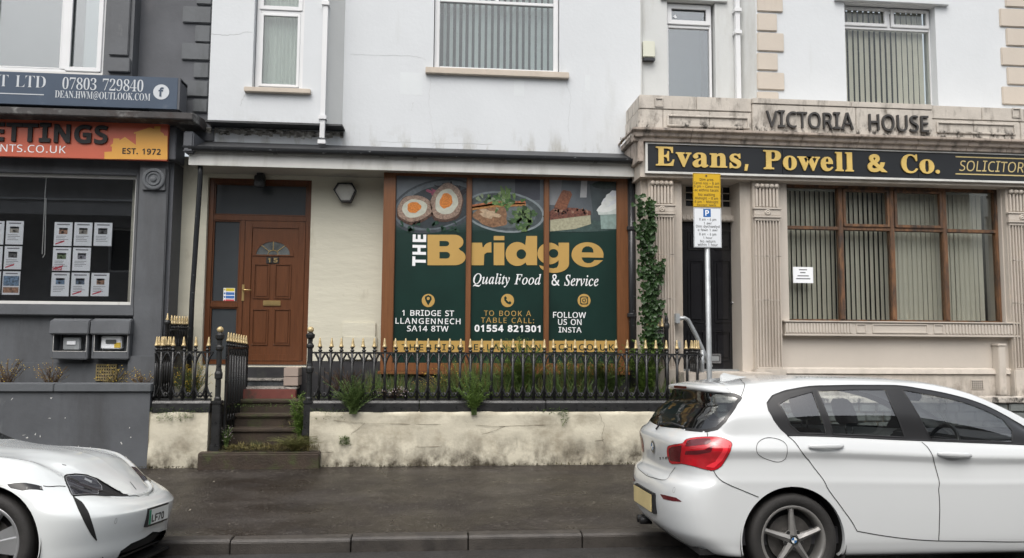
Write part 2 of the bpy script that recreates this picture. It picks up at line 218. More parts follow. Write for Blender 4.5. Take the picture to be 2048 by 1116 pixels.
# ---------------------------------------------------------------- lettering
GLYPHS = {}
for _l in r"""iA 192 7 0,81 203,110 203,185 0,158 0,112 129,93 191,98 191,82 138,34 0|44 57,44 79,148 79,148 57
iB 175 26 0,26 192,103 191,121 187,135 181,145 172,152 160,154 144,153 134,149 124,144 116,137 110,128 105,117 102,117 100,132 97,145 90,150 85,158 72,160 55,158 38,152 25,142 14,129 6,113 2,93 0|50 110,100 111,112 114,120 118,125 124,128 132,129 142,124 159,118 164,109 168,97 170,50 171|50 20,89 20,104 22,116 25,124 30,130 38,133 46,134 56,133 66,130 74,124 81,115 86,103 89,50 90
iC 170 104 -3,86 -1,70 3,56 9,44 19,34 30,26 44,17 77,16 96,18 115,21 132,27 147,35 161,46 173,58 182,73 189,90 193,109 194,128 193,146 189,161 183,152 163,125 172,108 173,89 171,73 164,60 153,50 137,44 118,42 96,44 74,49 55,58 39,71 28,88 21,108 19,124 19,154 26,154 5,132 -1
iD 196 26 0,26 192,104 191,120 187,135 181,148 173,159 162,168 149,175 134,178 117,180 98,177 68,168 44,153 25,133 11,109 3,80 0|50 21,76 21,120 29,146 55,154 97,152 120,146 139,135 153,121 163,103 169,82 171,50 171
iE 149 26 0,26 192,133 192,133 171,50 171,50 111,128 111,128 90,50 90,50 21,133 21,133 0
iF 139 26 0,26 192,133 192,133 171,50 171,50 103,128 103,128 81,50 81,50 0
iG 196 108 -3,89 -1,73 3,58 9,46 18,35 30,27 43,21 59,16 96,18 115,22 132,28 148,37 162,49 173,62 182,78 189,96 193,126 194,146 192,165 187,173 183,164 162,149 168,132 172,114 173,93 171,75 164,61 153,50 137,44 118,42 96,42 81,49 55,55 45,63 35,72 28,98 19,122 18,152 23,152 80,109 80,109 101,176 101,176 7,133 -2
iH 199 26 0,26 192,50 192,50 111,149 111,149 192,173 192,173 0,149 0,149 89,50 89,50 0
iI 120 12 0,12 23,47 23,47 181,12 181,12 203,108 203,108 181,73 181,73 23,108 23,108 0
iK 166 26 0,26 192,50 192,50 97,135 192,163 192,87 108,166 0,138 0,70 92,50 74,50 0
iL 141 26 0,26 192,50 192,50 21,134 21,134 0
iM 244 26 0,26 192,62 192,121 35,122 35,182 192,218 192,218 0,194 0,194 146,196 168,194 168,131 0,111 0,48 168,46 168,48 146,48 0
iN 204 26 0,26 192,54 192,156 33,157 33,156 52,156 192,178 192,178 0,150 0,47 159,46 159,48 136,48 0
iO 210 105 -3,86 -1,70 3,55 10,43 19,26 44,17 77,16 96,17 115,26 148,34 162,43 173,55 182,70 189,86 193,105 195,123 193,140 189,154 183,166 173,176 162,189 133,192 115,193 96,192 77,189 60,183 44,176 31,166 19,154 10,140 3,123 -1|105 18,125 21,141 28,153 39,161 55,166 74,168 96,166 119,161 138,153 153,141 164,125 171,105 174,86 171,70 164,57 153,49 138,44 119,42 96,44 74,49 55,57 39,69 28,85 21
iP 163 26 0,26 192,77 192,100 190,118 185,132 177,141 166,147 152,149 135,148 125,146 115,142 106,136 97,118 83,90 76,50 75,50 0|50 95,86 96,100 99,110 104,118 112,122 122,124 134,123 146,119 155,112 162,103 167,90 170,50 171
iR 167 26 0,26 192,79 192,101 190,118 186,132 178,141 168,147 154,149 137,146 119,139 105,123 92,110 86,163 0,135 0,88 79,50 79,50 0|50 100,93 101,105 104,113 109,119 116,123 125,124 136,123 148,119 156,113 163,104 167,92 170,50 171
iS 147 66 -3,46 -2,14 6,14 30,29 24,47 20,67 18,81 19,91 22,100 27,106 33,111 49,109 60,107 65,99 73,93 77,51 95,38 102,29 110,22 120,18 132,16 146,17 155,24 172,37 184,46 189,66 194,88 194,106 192,130 184,123 163,109 168,85 173,66 172,57 170,50 166,45 160,42 153,41 139,42 134,45 129,52 121,73 110,103 98,124 83,129 76,134 61,135 51,133 36,127 22,116 12,103 4,86 -1
iT 149 63 0,63 171,3 171,3 192,146 192,146 171,87 171,87 0
iU 196 97 -3,75 -1,57 6,43 17,32 31,26 48,24 68,24 192,48 192,48 67,50 53,54 41,61 31,71 24,83 20,99 18,114 20,127 24,136 32,143 42,147 54,148 68,148 192,172 192,172 68,171 55,164 32,158 22,139 7,127 1,113 -2
iV 161 69 0,0 192,25 192,69 69,81 27,85 47,136 192,161 192,93 0
iW 250 54 0,3 192,28 192,64 51,67 29,75 68,111 192,136 192,172 75,180 43,182 29,189 67,192 75,221 192,246 192,195 0,171 0,129 141,124 164,115 125,78 0
iX 157 1 0,65 100,5 192,32 192,79 117,126 192,152 192,92 100,156 0,129 0,78 83,27 0
iY 152 64 0,64 73,0 192,26 192,76 98,126 192,152 192,88 74,88 0
iZ 154 10 0,10 18,111 170,13 170,13 192,140 192,140 174,39 21,143 21,143 0
i0 154 77 -3,57 0,41 9,29 24,20 43,15 67,13 96,16 134,19 149,31 174,40 183,50 190,77 195,96 192,112 183,125 169,133 149,139 125,140 96,140 77,138 59,129 29,122 18,114 9,103 3,91 -1|77 17,90 20,100 26,107 37,112 52,116 72,117 96,116 120,112 140,107 155,100 166,90 172,77 175,63 172,53 166,46 155,41 140,38 120,37 96,38 72,41 52,46 37,53 26,63 20
i1 154 72 0,72 147,73 167,57 152,36 136,24 152,76 192,95 192,95 0
i2 154 13 0,13 20,88 96,103 118,108 142,107 152,104 160,91 171,83 173,65 174,49 170,28 156,15 172,23 178,41 188,51 192,62 194,91 193,105 188,116 181,125 171,130 158,132 143,129 124,126 115,109 89,43 23,43 21,140 21,140 0
i3 154 65 -3,46 -2,20 4,12 8,12 30,29 23,47 19,65 17,81 18,93 22,102 27,109 35,114 55,112 66,107 75,100 81,76 88,41 89,41 109,75 110,87 113,96 119,103 126,107 135,108 145,107 154,104 161,99 167,92 171,83 174,73 175,55 173,39 167,25 158,13 175,39 189,49 192,61 194,91 193,106 189,118 181,126 171,131 160,132 147,131 135,128 125,122 116,114 109,104 104,93 101,93 100,107 97,118 92,127 85,133 77,137 66,138 55,137 44,135 34,131 25,116 10,107 5,95 1,81 -2
i4 154 98 0,98 44,6 44,6 64,96 193,120 193,120 65,148 65,148 44,120 44,120 0|29 65,98 65,98 155,99 168,98 168,86 147
i5 154 67 -3,39 0,31 2,17 8,17 30,32 23,50 19,67 17,92 22,101 28,108 35,113 46,114 59,113 70,109 80,103 88,93 93,81 97,66 98,33 94,21 101,29 192,125 192,125 170,49 170,44 115,74 118,92 116,108 111,121 103,131 92,136 78,138 61,136 43,130 27,119 14,105 5,88 -1
i6 154 80 -3,68 -2,57 1,47 6,30 23,24 34,19 48,16 64,15 96,18 123,21 136,26 148,39 169,48 178,58 185,71 190,86 193,119 194,126 192,126 172,119 174,103 175,91 174,72 169,58 159,48 145,42 127,38 98,40 98,50 109,65 117,85 120,101 118,114 113,126 105,134 93,139 79,141 62,139 43,134 27,125 15,112 5,97 -1|80 17,90 18,99 22,107 28,113 37,118 62,117 73,114 83,108 91,101 97,81 102,65 99,53 93,44 83,39 72,39 59,43 43,51 30,64 20
i7 154 37 0,115 170,12 170,12 192,140 192,140 174,63 0
i8 154 77 -3,58 -1,43 3,30 11,21 21,15 34,13 49,16 65,23 78,33 88,46 97,53 100,36 112,24 128,20 138,19 149,20 158,27 174,32 180,47 189,66 194,92 193,106 189,118 183,127 174,132 162,134 149,132 134,129 128,116 113,98 102,119 89,125 84,138 66,140 58,138 35,133 22,123 11,110 4,95 -1|78 111,94 120,101 125,106 131,110 139,111 148,110 156,106 163,101 168,94 172,86 175,67 175,52 168,47 163,42 148,43 141,47 131,55 123|77 16,89 17,99 20,107 25,113 32,116 40,117 49,116 58,112 66,106 73,98 79,73 91,62 85,46 73,40 66,37 58,36 49,37 40,46 25,54 20,64 17
i9 154 52 -3,27 0,27 20,43 17,63 17,73 19,90 27,102 40,106 47,112 64,116 94,114 94,110 88,97 78,79 72,53 73,40 78,29 87,20 98,15 113,13 130,14 143,21 164,34 181,42 187,63 194,86 193,97 190,108 185,117 178,125 169,131 157,136 144,139 128,140 110,136 69,129 44,116 23,107 14,96 7,83 2,69 -2|74 90,89 93,102 99,111 109,116 125,114 141,108 155,103 162,98 167,91 171,83 174,75 175,55 170,47 164,42 155,38 144,37 130,38 119,41 109,46 101,53 95,62 91
i& 197 75 -3,57 -1,43 3,31 11,22 21,16 34,14 50,15 63,19 74,25 83,44 99,56 106,40 127,33 143,32 153,34 165,38 175,46 184,55 190,68 194,82 195,95 194,106 190,116 184,123 176,127 165,128 153,127 143,123 133,109 117,90 103,142 53,150 65,153 72,160 96,184 96,178 74,174 64,157 38,196 0,164 0,141 23,123 9,113 4,101 0|75 117,85 123,98 134,102 140,104 147,105 153,102 165,94 173,88 175,74 175,68 173,62 170,56 160,55 153,60 135|75 18,86 19,105 24,120 32,126 37,70 92,53 80,47 74,43 68,40 60,39 51,40 42,43 34,49 27,56 22,65 19
i@ 242 116 -24,96 -23,78 -19,62 -12,48 -3,37 8,28 22,21 38,17 55,16 91,23 122,29 135,37 148,46 159,56 168,68 176,82 183,96 188,112 191,129 192,147 191,164 187,179 180,193 171,204 160,213 147,220 132,225 115,226 96,225 80,221 64,218 57,210 44,205 39,200 35,187 30,179 29,172 30,165 32,160 36,156 41,151 53,150 53,146 46,136 36,129 32,112 29,99 31,89 35,80 43,74 53,69 79,72 101,76 111,88 126,96 132,115 139,126 140,149 138,163 135,167 133,164 69,165 61,169 51,177 46,186 47,191 49,199 58,204 71,207 87,206 112,203 126,197 138,189 149,180 158,169 165,157 170,144 173,129 174,110 173,93 168,78 161,65 152,54 140,46 127,40 111,36 94,35 76,37 52,44 31,56 15,72 3,92 -4,127 -6,148 -3,174 5,174 -13,157 -19,138 -23|116 46,125 47,132 51,137 57,141 65,144 75,145 87,146 120,144 121,127 123,111 120,100 112,94 100,90 79,93 60,102 49
i. 75 38 -2,33 -1,25 4,22 7,20 12,20 21,22 26,29 32,38 35,43 34,51 29,54 26,56 21,56 12,54 7,47 1
i, 75 15 -48,27 28,55 28,34 -48
i: 75 38 -2,33 -1,25 4,22 7,20 12,20 21,22 26,29 32,38 35,43 34,51 29,54 26,56 21,56 12,54 7,47 1|38 108,33 109,25 114,22 117,20 122,20 131,22 136,29 142,38 145,43 144,51 139,54 136,56 131,56 122,54 117,47 111
i- 181 135 98,135 75,46 75,46 98
ia 151 58 -3,45 -2,35 2,25 8,18 16,14 27,12 40,14 53,20 64,29 73,43 80,60 84,106 87,105 106,102 114,98 120,85 127,61 126,48 122,35 116,28 134,42 140,59 145,68 146,93 145,106 141,116 135,123 126,128 113,129 98,129 0,112 0,107 20,106 20,93 7,86 3,79 0|63 16,85 21,93 26,100 34,104 45,106 57,106 70,84 70,68 68,56 65,47 61,41 55,38 48,37 40,38 32,40 27,44 22,50 19
ib 165 91 -3,80 -2,63 3,46 18,45 18,40 0,23 0,23 204,46 204,46 132,45 125,57 136,71 144,80 146,108 144,122 138,134 128,143 113,149 95,150 72,149 49,143 31,134 16,122 6,108 -1|88 17,99 19,109 23,116 31,122 42,125 56,126 72,122 103,109 121,87 127,73 125,63 121,55 114,50 103,47 90,46 72,47 55,50 42,55 31,63 23,73 18
ic 129 81 -3,68 -2,57 1,47 5,37 11,23 29,16 55,15 71,16 88,19 102,30 125,38 133,48 139,70 146,82 147,97 146,110 143,120 139,113 119,98 124,87 126,82 126,58 120,44 102,39 71,40 55,44 42,50 32,58 24,68 19,88 18,101 20,118 26,118 5,102 -1
id 165 74 -3,57 -1,43 6,31 16,22 30,17 49,15 72,17 94,22 113,31 128,43 138,57 145,74 147,94 144,108 136,120 125,119 136,119 204,142 204,142 0,123 0,120 19,119 19,108 8,94 0|78 17,91 18,102 22,110 29,115 39,118 52,119 71,118 88,115 102,110 113,103 121,92 125,77 127,66 125,56 120,49 112,43 101,40 87,39 71,40 55,43 42,49 31,56 23,66 19
ie 152 84 -3,71 -2,59 1,38 12,30 20,24 30,19 42,16 56,15 71,18 99,29 122,36 131,45 138,55 143,66 146,78 147,90 146,101 143,110 139,118 133,131 116,135 106,138 82,138 67,39 67,41 52,45 40,52 30,61 23,72 19,85 17,109 20,131 27,131 7,117 1,102 -2|40 86,113 86,112 98,109 108,105 116,98 122,89 126,78 127,68 126,59 122,51 116,46 108,42 98
if 92 29 0,29 126,4 126,4 137,29 145,31 170,35 183,42 193,51 200,62 204,76 206,87 205,104 201,98 182,84 186,69 185,63 183,55 172,53 144,89 144,89 126,53 126,53 0
ig 165 78 -64,58 -63,41 -60,26 -55,26 -34,41 -40,59 -44,79 -45,91 -44,100 -40,108 -34,114 -26,118 -16,120 19,107 7,92 0,74 -3,57 -1,42 6,30 17,22 32,17 50,15 72,17 93,22 111,30 126,42 138,57 144,74 147,92 144,107 137,119 125,120 125,124 144,142 144,142 -2,141 -21,135 -37,127 -49,114 -58,98 -63|78 17,91 18,101 22,109 28,115 38,118 50,119 72,118 90,115 104,109 114,101 121,90 125,77 127,66 125,57 120,49 112,44 101,40 88,39 71,40 55,44 42,49 31,57 23,66 18
ih 166 23 0,23 204,46 204,46 131,45 124,47 124,52 131,66 141,83 146,108 145,121 141,131 134,138 124,143 111,144 94,144 0,121 0,121 92,117 111,107 123,89 127,74 125,63 121,55 113,50 103,47 90,46 74,46 0
ii 69 35 168,31 168,25 172,21 178,21 188,25 194,31 198,38 198,42 196,47 191,49 183,47 175,42 170,38 168|23 0,23 144,46 144,46 0
ik 143 23 0,23 204,46 204,46 82,45 74,63 95,109 144,137 144,79 82,141 0,113 0,63 67,46 53,46 0
il 69 23 0,23 204,46 204,46 0
im 251 23 0,23 144,42 144,45 124,47 124,58 137,73 144,89 147,109 144,124 136,133 122,135 122,140 130,154 141,163 144,181 147,196 145,208 141,217 134,224 124,228 111,229 94,229 0,206 0,206 93,203 112,193 123,177 127,164 125,154 121,147 115,142 105,139 94,138 80,138 0,114 0,114 93,111 112,101 123,85 127,72 125,62 121,55 113,50 103,47 90,46 75,46 0
in 166 23 0,23 144,42 144,45 124,47 124,58 137,74 144,83 146,92 147,108 145,121 141,131 134,138 124,143 111,144 94,144 0,121 0,121 92,117 111,107 123,89 127,74 125,63 121,56 113,51 103,47 90,46 75,46 0
io 163 81 -3,69 -2,57 1,47 6,30 21,23 32,19 44,16 57,15 72,17 94,23 113,33 127,46 138,63 145,82 147,94 146,106 143,116 138,133 123,140 113,144 101,147 87,148 72,146 50,140 32,130 17,116 6,100 -1|81 17,95 19,105 24,113 32,119 43,124 72,119 101,113 112,105 120,95 125,81 127,68 125,57 120,49 112,44 101,40 88,39 72,40 56,44 43,49 32,57 24,68 19
ip 165 23 -64,23 144,42 144,45 124,46 124,57 136,71 144,91 147,108 145,122 138,134 128,143 114,149 95,150 72,149 50,143 31,134 16,122 6,108 -1,91 -3,71 0,57 8,45 18,46 11,46 -64|88 17,103 20,109 24,119 36,122 44,126 62,126 73,125 88,122 101,116 112,109 120,99 125,87 127,74 125,63 121,56 114,51 105,48 92,46 72,47 56,50 42,55 31,63 23,73 19
ir 111 23 0,23 144,42 144,45 118,46 118,57 132,72 143,80 146,90 147,107 145,104 123,96 125,81 125,62 115,52 102,49 95,46 77,46 0
is 129 59 -3,41 -2,14 6,14 28,20 25,43 18,60 16,71 17,86 22,90 26,93 32,94 38,91 47,85 53,80 56,34 76,23 84,19 89,14 101,15 120,20 129,29 137,40 142,53 146,68 147,84 146,107 140,114 137,106 118,87 125,73 127,57 127,44 123,40 119,37 115,36 110,37 106,40 100,47 94,97 72,108 64,116 47,117 40,115 27,110 16,101 8,89 2
it 97 67 -3,53 -1,40 4,35 9,27 22,25 31,25 126,4 126,4 137,25 146,34 177,48 177,48 144,90 144,90 126,48 126,48 42,51 28,59 19,65 17,78 17,91 20,91 2,85 -1
iu 166 74 -3,58 -1,45 3,34 10,27 20,23 33,21 50,21 144,45 144,45 51,49 32,59 21,77 17,91 18,102 23,110 30,115 41,119 54,120 69,120 144,143 144,143 0,124 0,120 19,119 19,114 12,108 7,100 3,92 0
iw 211 42 0,3 144,27 144,55 37,57 24,58 24,62 45,67 63,93 144,119 144,145 57,153 25,154 25,184 144,208 144,168 0,140 0,116 81,106 120,105 120,100 96,69 0
ix 142 5 0,57 74,7 144,34 144,71 90,108 144,135 144,85 74,137 0,110 0,71 57,31 0
iy 137 23 -64,11 -64,3 -62,3 -44,10 -45,27 -44,33 -42,39 -38,51 -20,58 -1,0 144,26 144,62 48,69 23,70 23,77 48,111 144,137 144,75 -20,69 -33,63 -43,47 -59,36 -63
sE 177 6 0,6 7,14 7,21 9,28 16,30 23,30 158,28 165,25 170,14 175,6 175,6 182,160 182,160 128,153 128,150 143,144 154,136 163,125 168,111 171,83 172,77 170,74 167,73 160,73 98,88 99,97 102,104 108,109 115,113 125,115 138,122 138,122 47,115 47,112 66,106 78,96 85,83 89,73 89,73 21,77 14,80 12,85 11,116 13,125 15,142 24,148 30,154 37,160 47,164 57,172 57,161 0
sP 167 6 0,6 7,21 10,25 13,28 17,30 32,30 152,29 159,28 165,25 170,14 174,6 175,6 182,106 181,122 179,134 176,150 166,156 159,160 151,163 142,164 133,162 118,156 106,147 96,134 88,117 84,97 82,73 82,73 24,75 17,82 10,97 7,97 0|73 92,93 93,102 96,109 101,113 108,116 119,117 132,114 155,110 163,104 168,97 171,87 172,78 171,76 170,73 164
sC 187 103 -4,85 -3,69 1,55 8,42 17,31 28,22 42,16 57,12 73,10 91,12 109,16 125,22 140,31 154,42 165,55 174,70 181,86 185,104 186,117 185,131 182,152 174,155 174,161 175,165 179,168 186,175 186,175 123,168 123,161 139,153 152,143 163,131 171,119 176,106 177,79 168,63 139,57 91,63 45,81 18,111 9,122 10,133 13,153 24,171 42,179 35,158 13,133 0
sv 122 57 -4,11 109,6 115,3 117,-1 117,-1 124,66 124,66 118,56 117,53 114,52 107,74 49,96 107,95 114,90 117,81 118,81 124,122 124,122 118,114 114,106 103,64 -4
sa 138 102 -4,90 -2,83 4,80 14,67 4,53 -2,38 -3,29 -3,22 0,12 10,9 17,8 25,10 36,16 46,25 54,39 62,57 69,80 76,79 103,75 113,66 118,49 117,44 114,42 108,49 96,49 88,44 81,40 78,31 76,26 77,18 81,15 85,14 89,13 95,14 101,16 106,20 111,31 120,38 123,55 127,82 126,96 123,105 117,112 109,116 98,117 84,117 18,120 14,124 14,128 17,132 11,122 3,113 -2|60 13,70 16,80 25,80 68,62 61,51 49,47 34,49 22,53 16
sn 152 7 0,7 6,15 8,18 10,21 17,21 106,20 110,16 116,8 118,8 124,59 124,59 107,70 118,83 125,97 127,117 123,128 108,132 85,132 17,133 13,137 8,145 6,145 0,81 0,81 6,89 8,93 13,94 22,94 93,92 103,86 108,81 109,73 107,66 102,59 94,59 17,60 13,64 8,72 6,72 0
ss 115 60 -4,44 -1,33 3,25 3,20 -3,14 -3,14 42,21 42,24 32,29 23,41 10,49 7,62 6,67 8,74 14,77 23,75 30,70 37,34 57,27 62,22 68,18 74,16 81,15 88,16 99,20 108,26 116,34 123,56 128,85 122,90 124,92 128,98 128,98 89,91 89,88 98,79 111,66 118,50 117,46 114,42 108,42 100,46 93,53 87,77 76,92 66,97 61,102 47,103 38,102 26,98 16,91 7,83 1,72 -3
so 135 67 -4,56 -3,46 0,36 5,28 11,15 28,8 50,8 74,15 96,21 105,28 113,36 119,46 124,67 127,89 124,106 113,119 96,126 74,127 62,126 49,123 38,119 27,113 18,98 4,79 -3|67 5,74 6,80 9,84 16,87 33,88 51,86 98,83 108,79 115,74 118,67 120,60 118,55 115,51 108,47 82,47 41,51 16,55 9,61 6
sw 174 49 -4,7 106,4 112,-2 117,-4 117,-4 124,55 124,55 117,48 116,46 113,46 106,67 51,84 94,79 110,74 117,67 118,67 124,129 124,129 117,119 114,118 108,134 56,155 108,152 116,142 118,142 124,178 124,178 118,172 116,166 107,122 -4,116 -4,89 79,56 -4
se 120 62 -4,52 -3,42 0,34 4,26 10,15 27,11 38,8 63,11 86,20 105,27 113,43 124,63 127,77 126,89 121,100 112,107 100,112 86,113 66,47 66,51 39,62 22,80 17,90 19,99 25,108 34,114 29,99 11,82 0|46 77,81 77,79 105,77 111,70 118,64 119,54 115,48 102
sl 80 7 0,7 6,16 8,20 13,21 17,21 164,19 172,17 174,8 176,8 182,59 182,59 22,60 13,64 8,72 6,72 0
sL 171 6 0,6 7,21 10,25 13,28 17,30 32,30 152,29 160,28 166,21 173,14 175,6 175,6 182,100 182,100 175,83 174,77 170,75 167,73 158,73 23,75 16,80 12,88 11,116 13,126 16,141 25,148 32,154 40,164 62,171 62,161 0
sT 169 37 0,37 7,52 9,57 12,60 17,62 24,62 173,46 172,35 168,26 161,19 152,14 141,12 127,4 127,4 182,164 182,164 127,157 127,150 153,133 168,105 173,105 32,106 23,111 12,115 9,131 7,131 0
sD 198 8 0,8 7,21 9,28 16,29 22,30 30,30 150,27 166,20 173,14 175,6 175,6 182,89 182,118 180,143 172,162 158,176 140,184 118,187 91,177 40,145 10,91 0|89 10,105 12,118 19,128 30,135 46,139 66,140 92,135 137,118 164,89 173,83 173,79 172,76 169,74 166,73 161,73 22,74 17,79 11
sH 209 6 0,6 7,21 10,25 13,28 17,30 32,30 152,29 159,28 165,25 170,14 174,6 175,6 182,97 182,97 175,82 173,76 169,75 166,73 157,73 100,137 100,137 157,135 166,128 173,113 175,113 182,203 182,203 175,195 174,184 170,180 159,180 24,184 13,195 8,203 7,203 0,113 0,113 7,121 8,132 12,136 23,137 32,137 88,73 88,73 24,75 17,82 10,97 7,97 0
sW 244 68 -4,11 163,6 171,-1 175,-6 175,-6 182,72 182,72 175,63 174,58 171,56 160,89 61,120 141,110 169,107 172,98 175,92 175,92 182,176 182,176 175,165 174,159 171,157 162,190 66,219 159,218 170,212 174,201 175,201 182,250 182,250 175,241 172,232 159,178 -4,171 -4,126 124,76 -4
sM 254 6 0,6 7,14 8,25 13,28 17,30 32,30 158,27 169,21 173,6 175,6 182,74 182,127 57,180 182,247 182,247 175,233 172,226 165,224 151,224 27,226 17,230 11,236 8,247 7,247 0,158 0,158 7,173 10,178 14,182 27,182 160,115 0,108 0,42 156,42 32,43 23,45 16,48 12,53 9,68 7,68 0
sN 197 161 -4,43 140,43 23,47 12,58 8,67 7,67 0,7 0,7 7,22 9,27 13,30 21,30 155,23 165,15 173,7 175,7 182,63 182,156 67,156 162,151 171,144 174,132 175,132 182,192 182,192 175,184 175,177 173,173 170,169 159,169 -4
sU 197 99 -5,77 -3,59 2,46 11,37 24,31 41,29 62,29 159,24 170,14 174,6 175,6 182,96 182,96 175,81 173,76 169,74 166,72 157,72 56,73 41,76 30,81 21,88 14,98 10,110 9,136 15,152 33,157 64,157 151,155 165,152 169,147 172,131 175,131 182,190 182,190 175,182 174,173 169,169 159,169 73,167 47,161 28,152 13,138 3,121 -3
sK 204 6 0,6 7,21 10,28 17,30 24,30 159,25 170,21 173,15 175,7 175,7 182,97 182,97 175,82 173,75 166,73 157,73 93,135 156,138 162,139 167,137 172,129 175,116 175,116 182,194 182,194 175,175 172,157 162,108 114,185 19,192 12,198 8,208 7,208 0,112 0,112 7,129 8,134 14,133 17,127 26,80 85,73 79,73 32,75 17,82 10,97 7,97 0
sO 210 104 -4,79 -1,67 3,57 8,47 15,30 32,23 42,14 65,11 91,12 104,14 117,23 140,30 150,47 167,57 174,80 183,93 186,119 186,143 179,154 174,164 167,180 150,187 140,196 117,199 104,199 78,196 65,187 42,180 32,163 15,153 8,130 -1|106 5,131 14,147 43,152 91,150 117,146 139,139 155,129 168,118 175,104 177,78 168,63 139,58 91,59 65,64 44,71 27,81 15,92 7
sA 175 -3 0,-3 7,6 9,13 16,20 30,82 186,90 186,161 19,168 10,177 7,177 0,92 0,92 7,104 8,111 12,113 18,113 22,101 53,41 53,31 28,30 19,32 13,39 9,51 7,51 0|45 64,97 64,71 128
s0 150 75 -3,60 -1,47 3,36 10,28 19,15 44,10 77,9 96,12 133,15 148,21 162,28 173,36 182,47 189,60 193,75 194,90 193,103 189,113 182,122 173,129 162,138 133,141 96,138 60,134 44,129 31,122 19,113 10,102 3,90 -1|75 15,84 17,91 24,95 36,99 72,99 120,95 156,91 168,84 175,75 177,67 175,60 168,56 156,51 120,51 72,56 36,60 24,66 17
s1 150 26 0,26 14,48 14,56 16,60 21,62 32,62 166,43 146,38 142,27 138,19 141,16 144,13 148,11 158,36 168,53 179,71 193,102 193,102 27,104 19,107 16,115 14,137 14,137 0
s2 150 9 0,9 28,49 68,75 98,87 123,91 149,88 165,85 171,81 175,70 178,61 177,55 173,50 166,45 146,45 132,35 132,27 134,20 138,15 143,12 149,10 158,13 171,22 181,29 186,37 190,57 194,88 193,103 189,115 183,124 174,129 163,131 144,130 138,125 126,117 112,104 97,86 78,35 30,103 30,112 34,115 38,120 48,122 56,138 56,136 0
s3 150 65 -3,42 -1,32 2,18 9,10 19,8 24,8 36,14 45,19 48,30 51,31 40,34 31,39 25,46 20,54 17,63 16,75 18,80 20,89 27,92 32,96 46,95 65,92 74,86 81,67 90,38 91,38 107,56 107,67 109,75 112,82 118,86 126,89 136,90 147,87 164,84 170,80 174,74 177,68 178,57 175,50 168,46 156,45 136,34 137,19 142,14 147,11 153,10 160,11 169,16 177,25 185,36 190,51 193,69 194,87 193,102 189,114 183,124 174,129 164,131 151,130 139,126 129,119 120,111 113,90 102,97 101,112 95,119 91,130 80,137 65,138 55,137 45,132 28,122 15,115 10,108 6,92 0
s4 150 48 0,48 14,56 14,67 16,75 21,77 26,78 34,78 50,3 50,3 66,80 192,117 192,117 68,145 68,145 50,117 50,118 26,120 21,128 16,143 14,143 0|22 68,78 68,78 140,80 166,59 128
s5 150 66 -3,43 -1,26 5,20 9,16 14,11 24,11 36,13 40,21 46,26 48,32 48,33 38,35 33,40 24,44 21,49 18,62 16,78 20,83 23,90 33,93 40,95 59,94 71,91 81,85 89,78 95,69 98,52 99,28 94,16 99,25 192,126 192,128 143,112 143,107 160,102 162,42 162,38 113,45 115,67 117,87 115,103 110,117 102,128 91,134 77,136 59,135 48,130 30,125 22,113 11,98 3,82 -1
s6 150 79 -3,66 -2,54 2,44 7,35 15,27 25,20 37,13 69,12 89,14 117,20 142,25 154,38 173,46 180,65 191,76 194,109 193,128 184,134 175,136 170,136 165,133 155,129 150,123 147,104 144,100 170,91 178,86 179,76 177,68 170,61 160,56 146,52 129,50 108,64 115,87 118,102 116,115 111,126 103,134 92,139 78,141 62,139 44,134 29,125 15,113 5,97 -1|80 15,86 16,91 20,96 26,99 34,102 59,101 73,99 83,95 91,90 97,84 100,72 101,62 97,50 88,51 65,54 46,59 32,65 23,72 17
s7 150 44 0,116 163,45 163,37 161,32 156,28 135,12 135,13 192,141 192,141 179,67 0
s8 150 73 -3,47 0,28 9,15 23,11 31,8 49,9 60,13 69,19 77,36 91,48 97,29 111,18 126,15 136,14 146,17 162,20 169,31 182,40 188,62 194,94 193,108 189,119 181,127 172,132 160,134 147,133 137,124 122,117 116,98 104,124 88,132 80,138 71,141 61,142 51,140 35,134 22,124 11,110 4,93 -1|81 113,87 117,96 127,98 133,100 153,95 167,89 174,85 177,75 179,68 178,58 170,55 164,52 149,53 140,55 133,65 122|75 13,83 14,91 17,97 22,104 37,105 46,104 54,101 62,96 68,88 74,66 86,55 77,50 71,47 65,44 48,45 38,48 30,53 22,59 17,66 14
s9 150 61 -3,42 -1,29 5,21 13,17 23,18 35,20 38,26 42,30 43,33 35,41 23,47 18,54 15,62 14,82 23,95 49,100 92,96 87,85 79,71 74,48 75,35 80,24 88,16 99,11 113,9 129,10 142,13 153,22 173,38 186,48 191,59 194,71 194,83 193,95 190,106 185,115 178,123 168,129 156,134 141,137 124,138 90,134 63,130 50,126 39,113 20,105 12,86 1,74 -2|74 93,85 95,90 98,100 111,97 149,87 170,80 175,73 176,65 175,59 171,55 165,51 156,48 131,51 110,60 97
tQ 207 118 -52,93 -49,63 -41,47 -38,33 -39,23 -43,11 -50,8 -46,57 -1,43 4,31 12,21 22,14 34,10 48,9 77,15 102,27 126,42 147,51 156,71 172,82 178,104 187,125 190,139 189,151 186,163 182,173 175,181 167,187 158,192 147,195 135,196 122,194 103,189 84,180 65,169 48,154 32,137 17,118 6,97 -1,68 -4,51 -19,53 -18,70 -18,89 -21,119 -30,138 -33,151 -31,165 -23,179 -10,184 -14,162 -36,152 -43,142 -48,130 -51|80 4,94 6,107 12,120 21,132 34,143 51,153 70,160 91,165 111,166 131,165 146,161 159,156 169,148 176,138 180,126 181,106 178,97 173,79 159,64 139,57 127,51 114,44 94,40 74,39 54,40 39,44 27,50 17,58 10,68 6
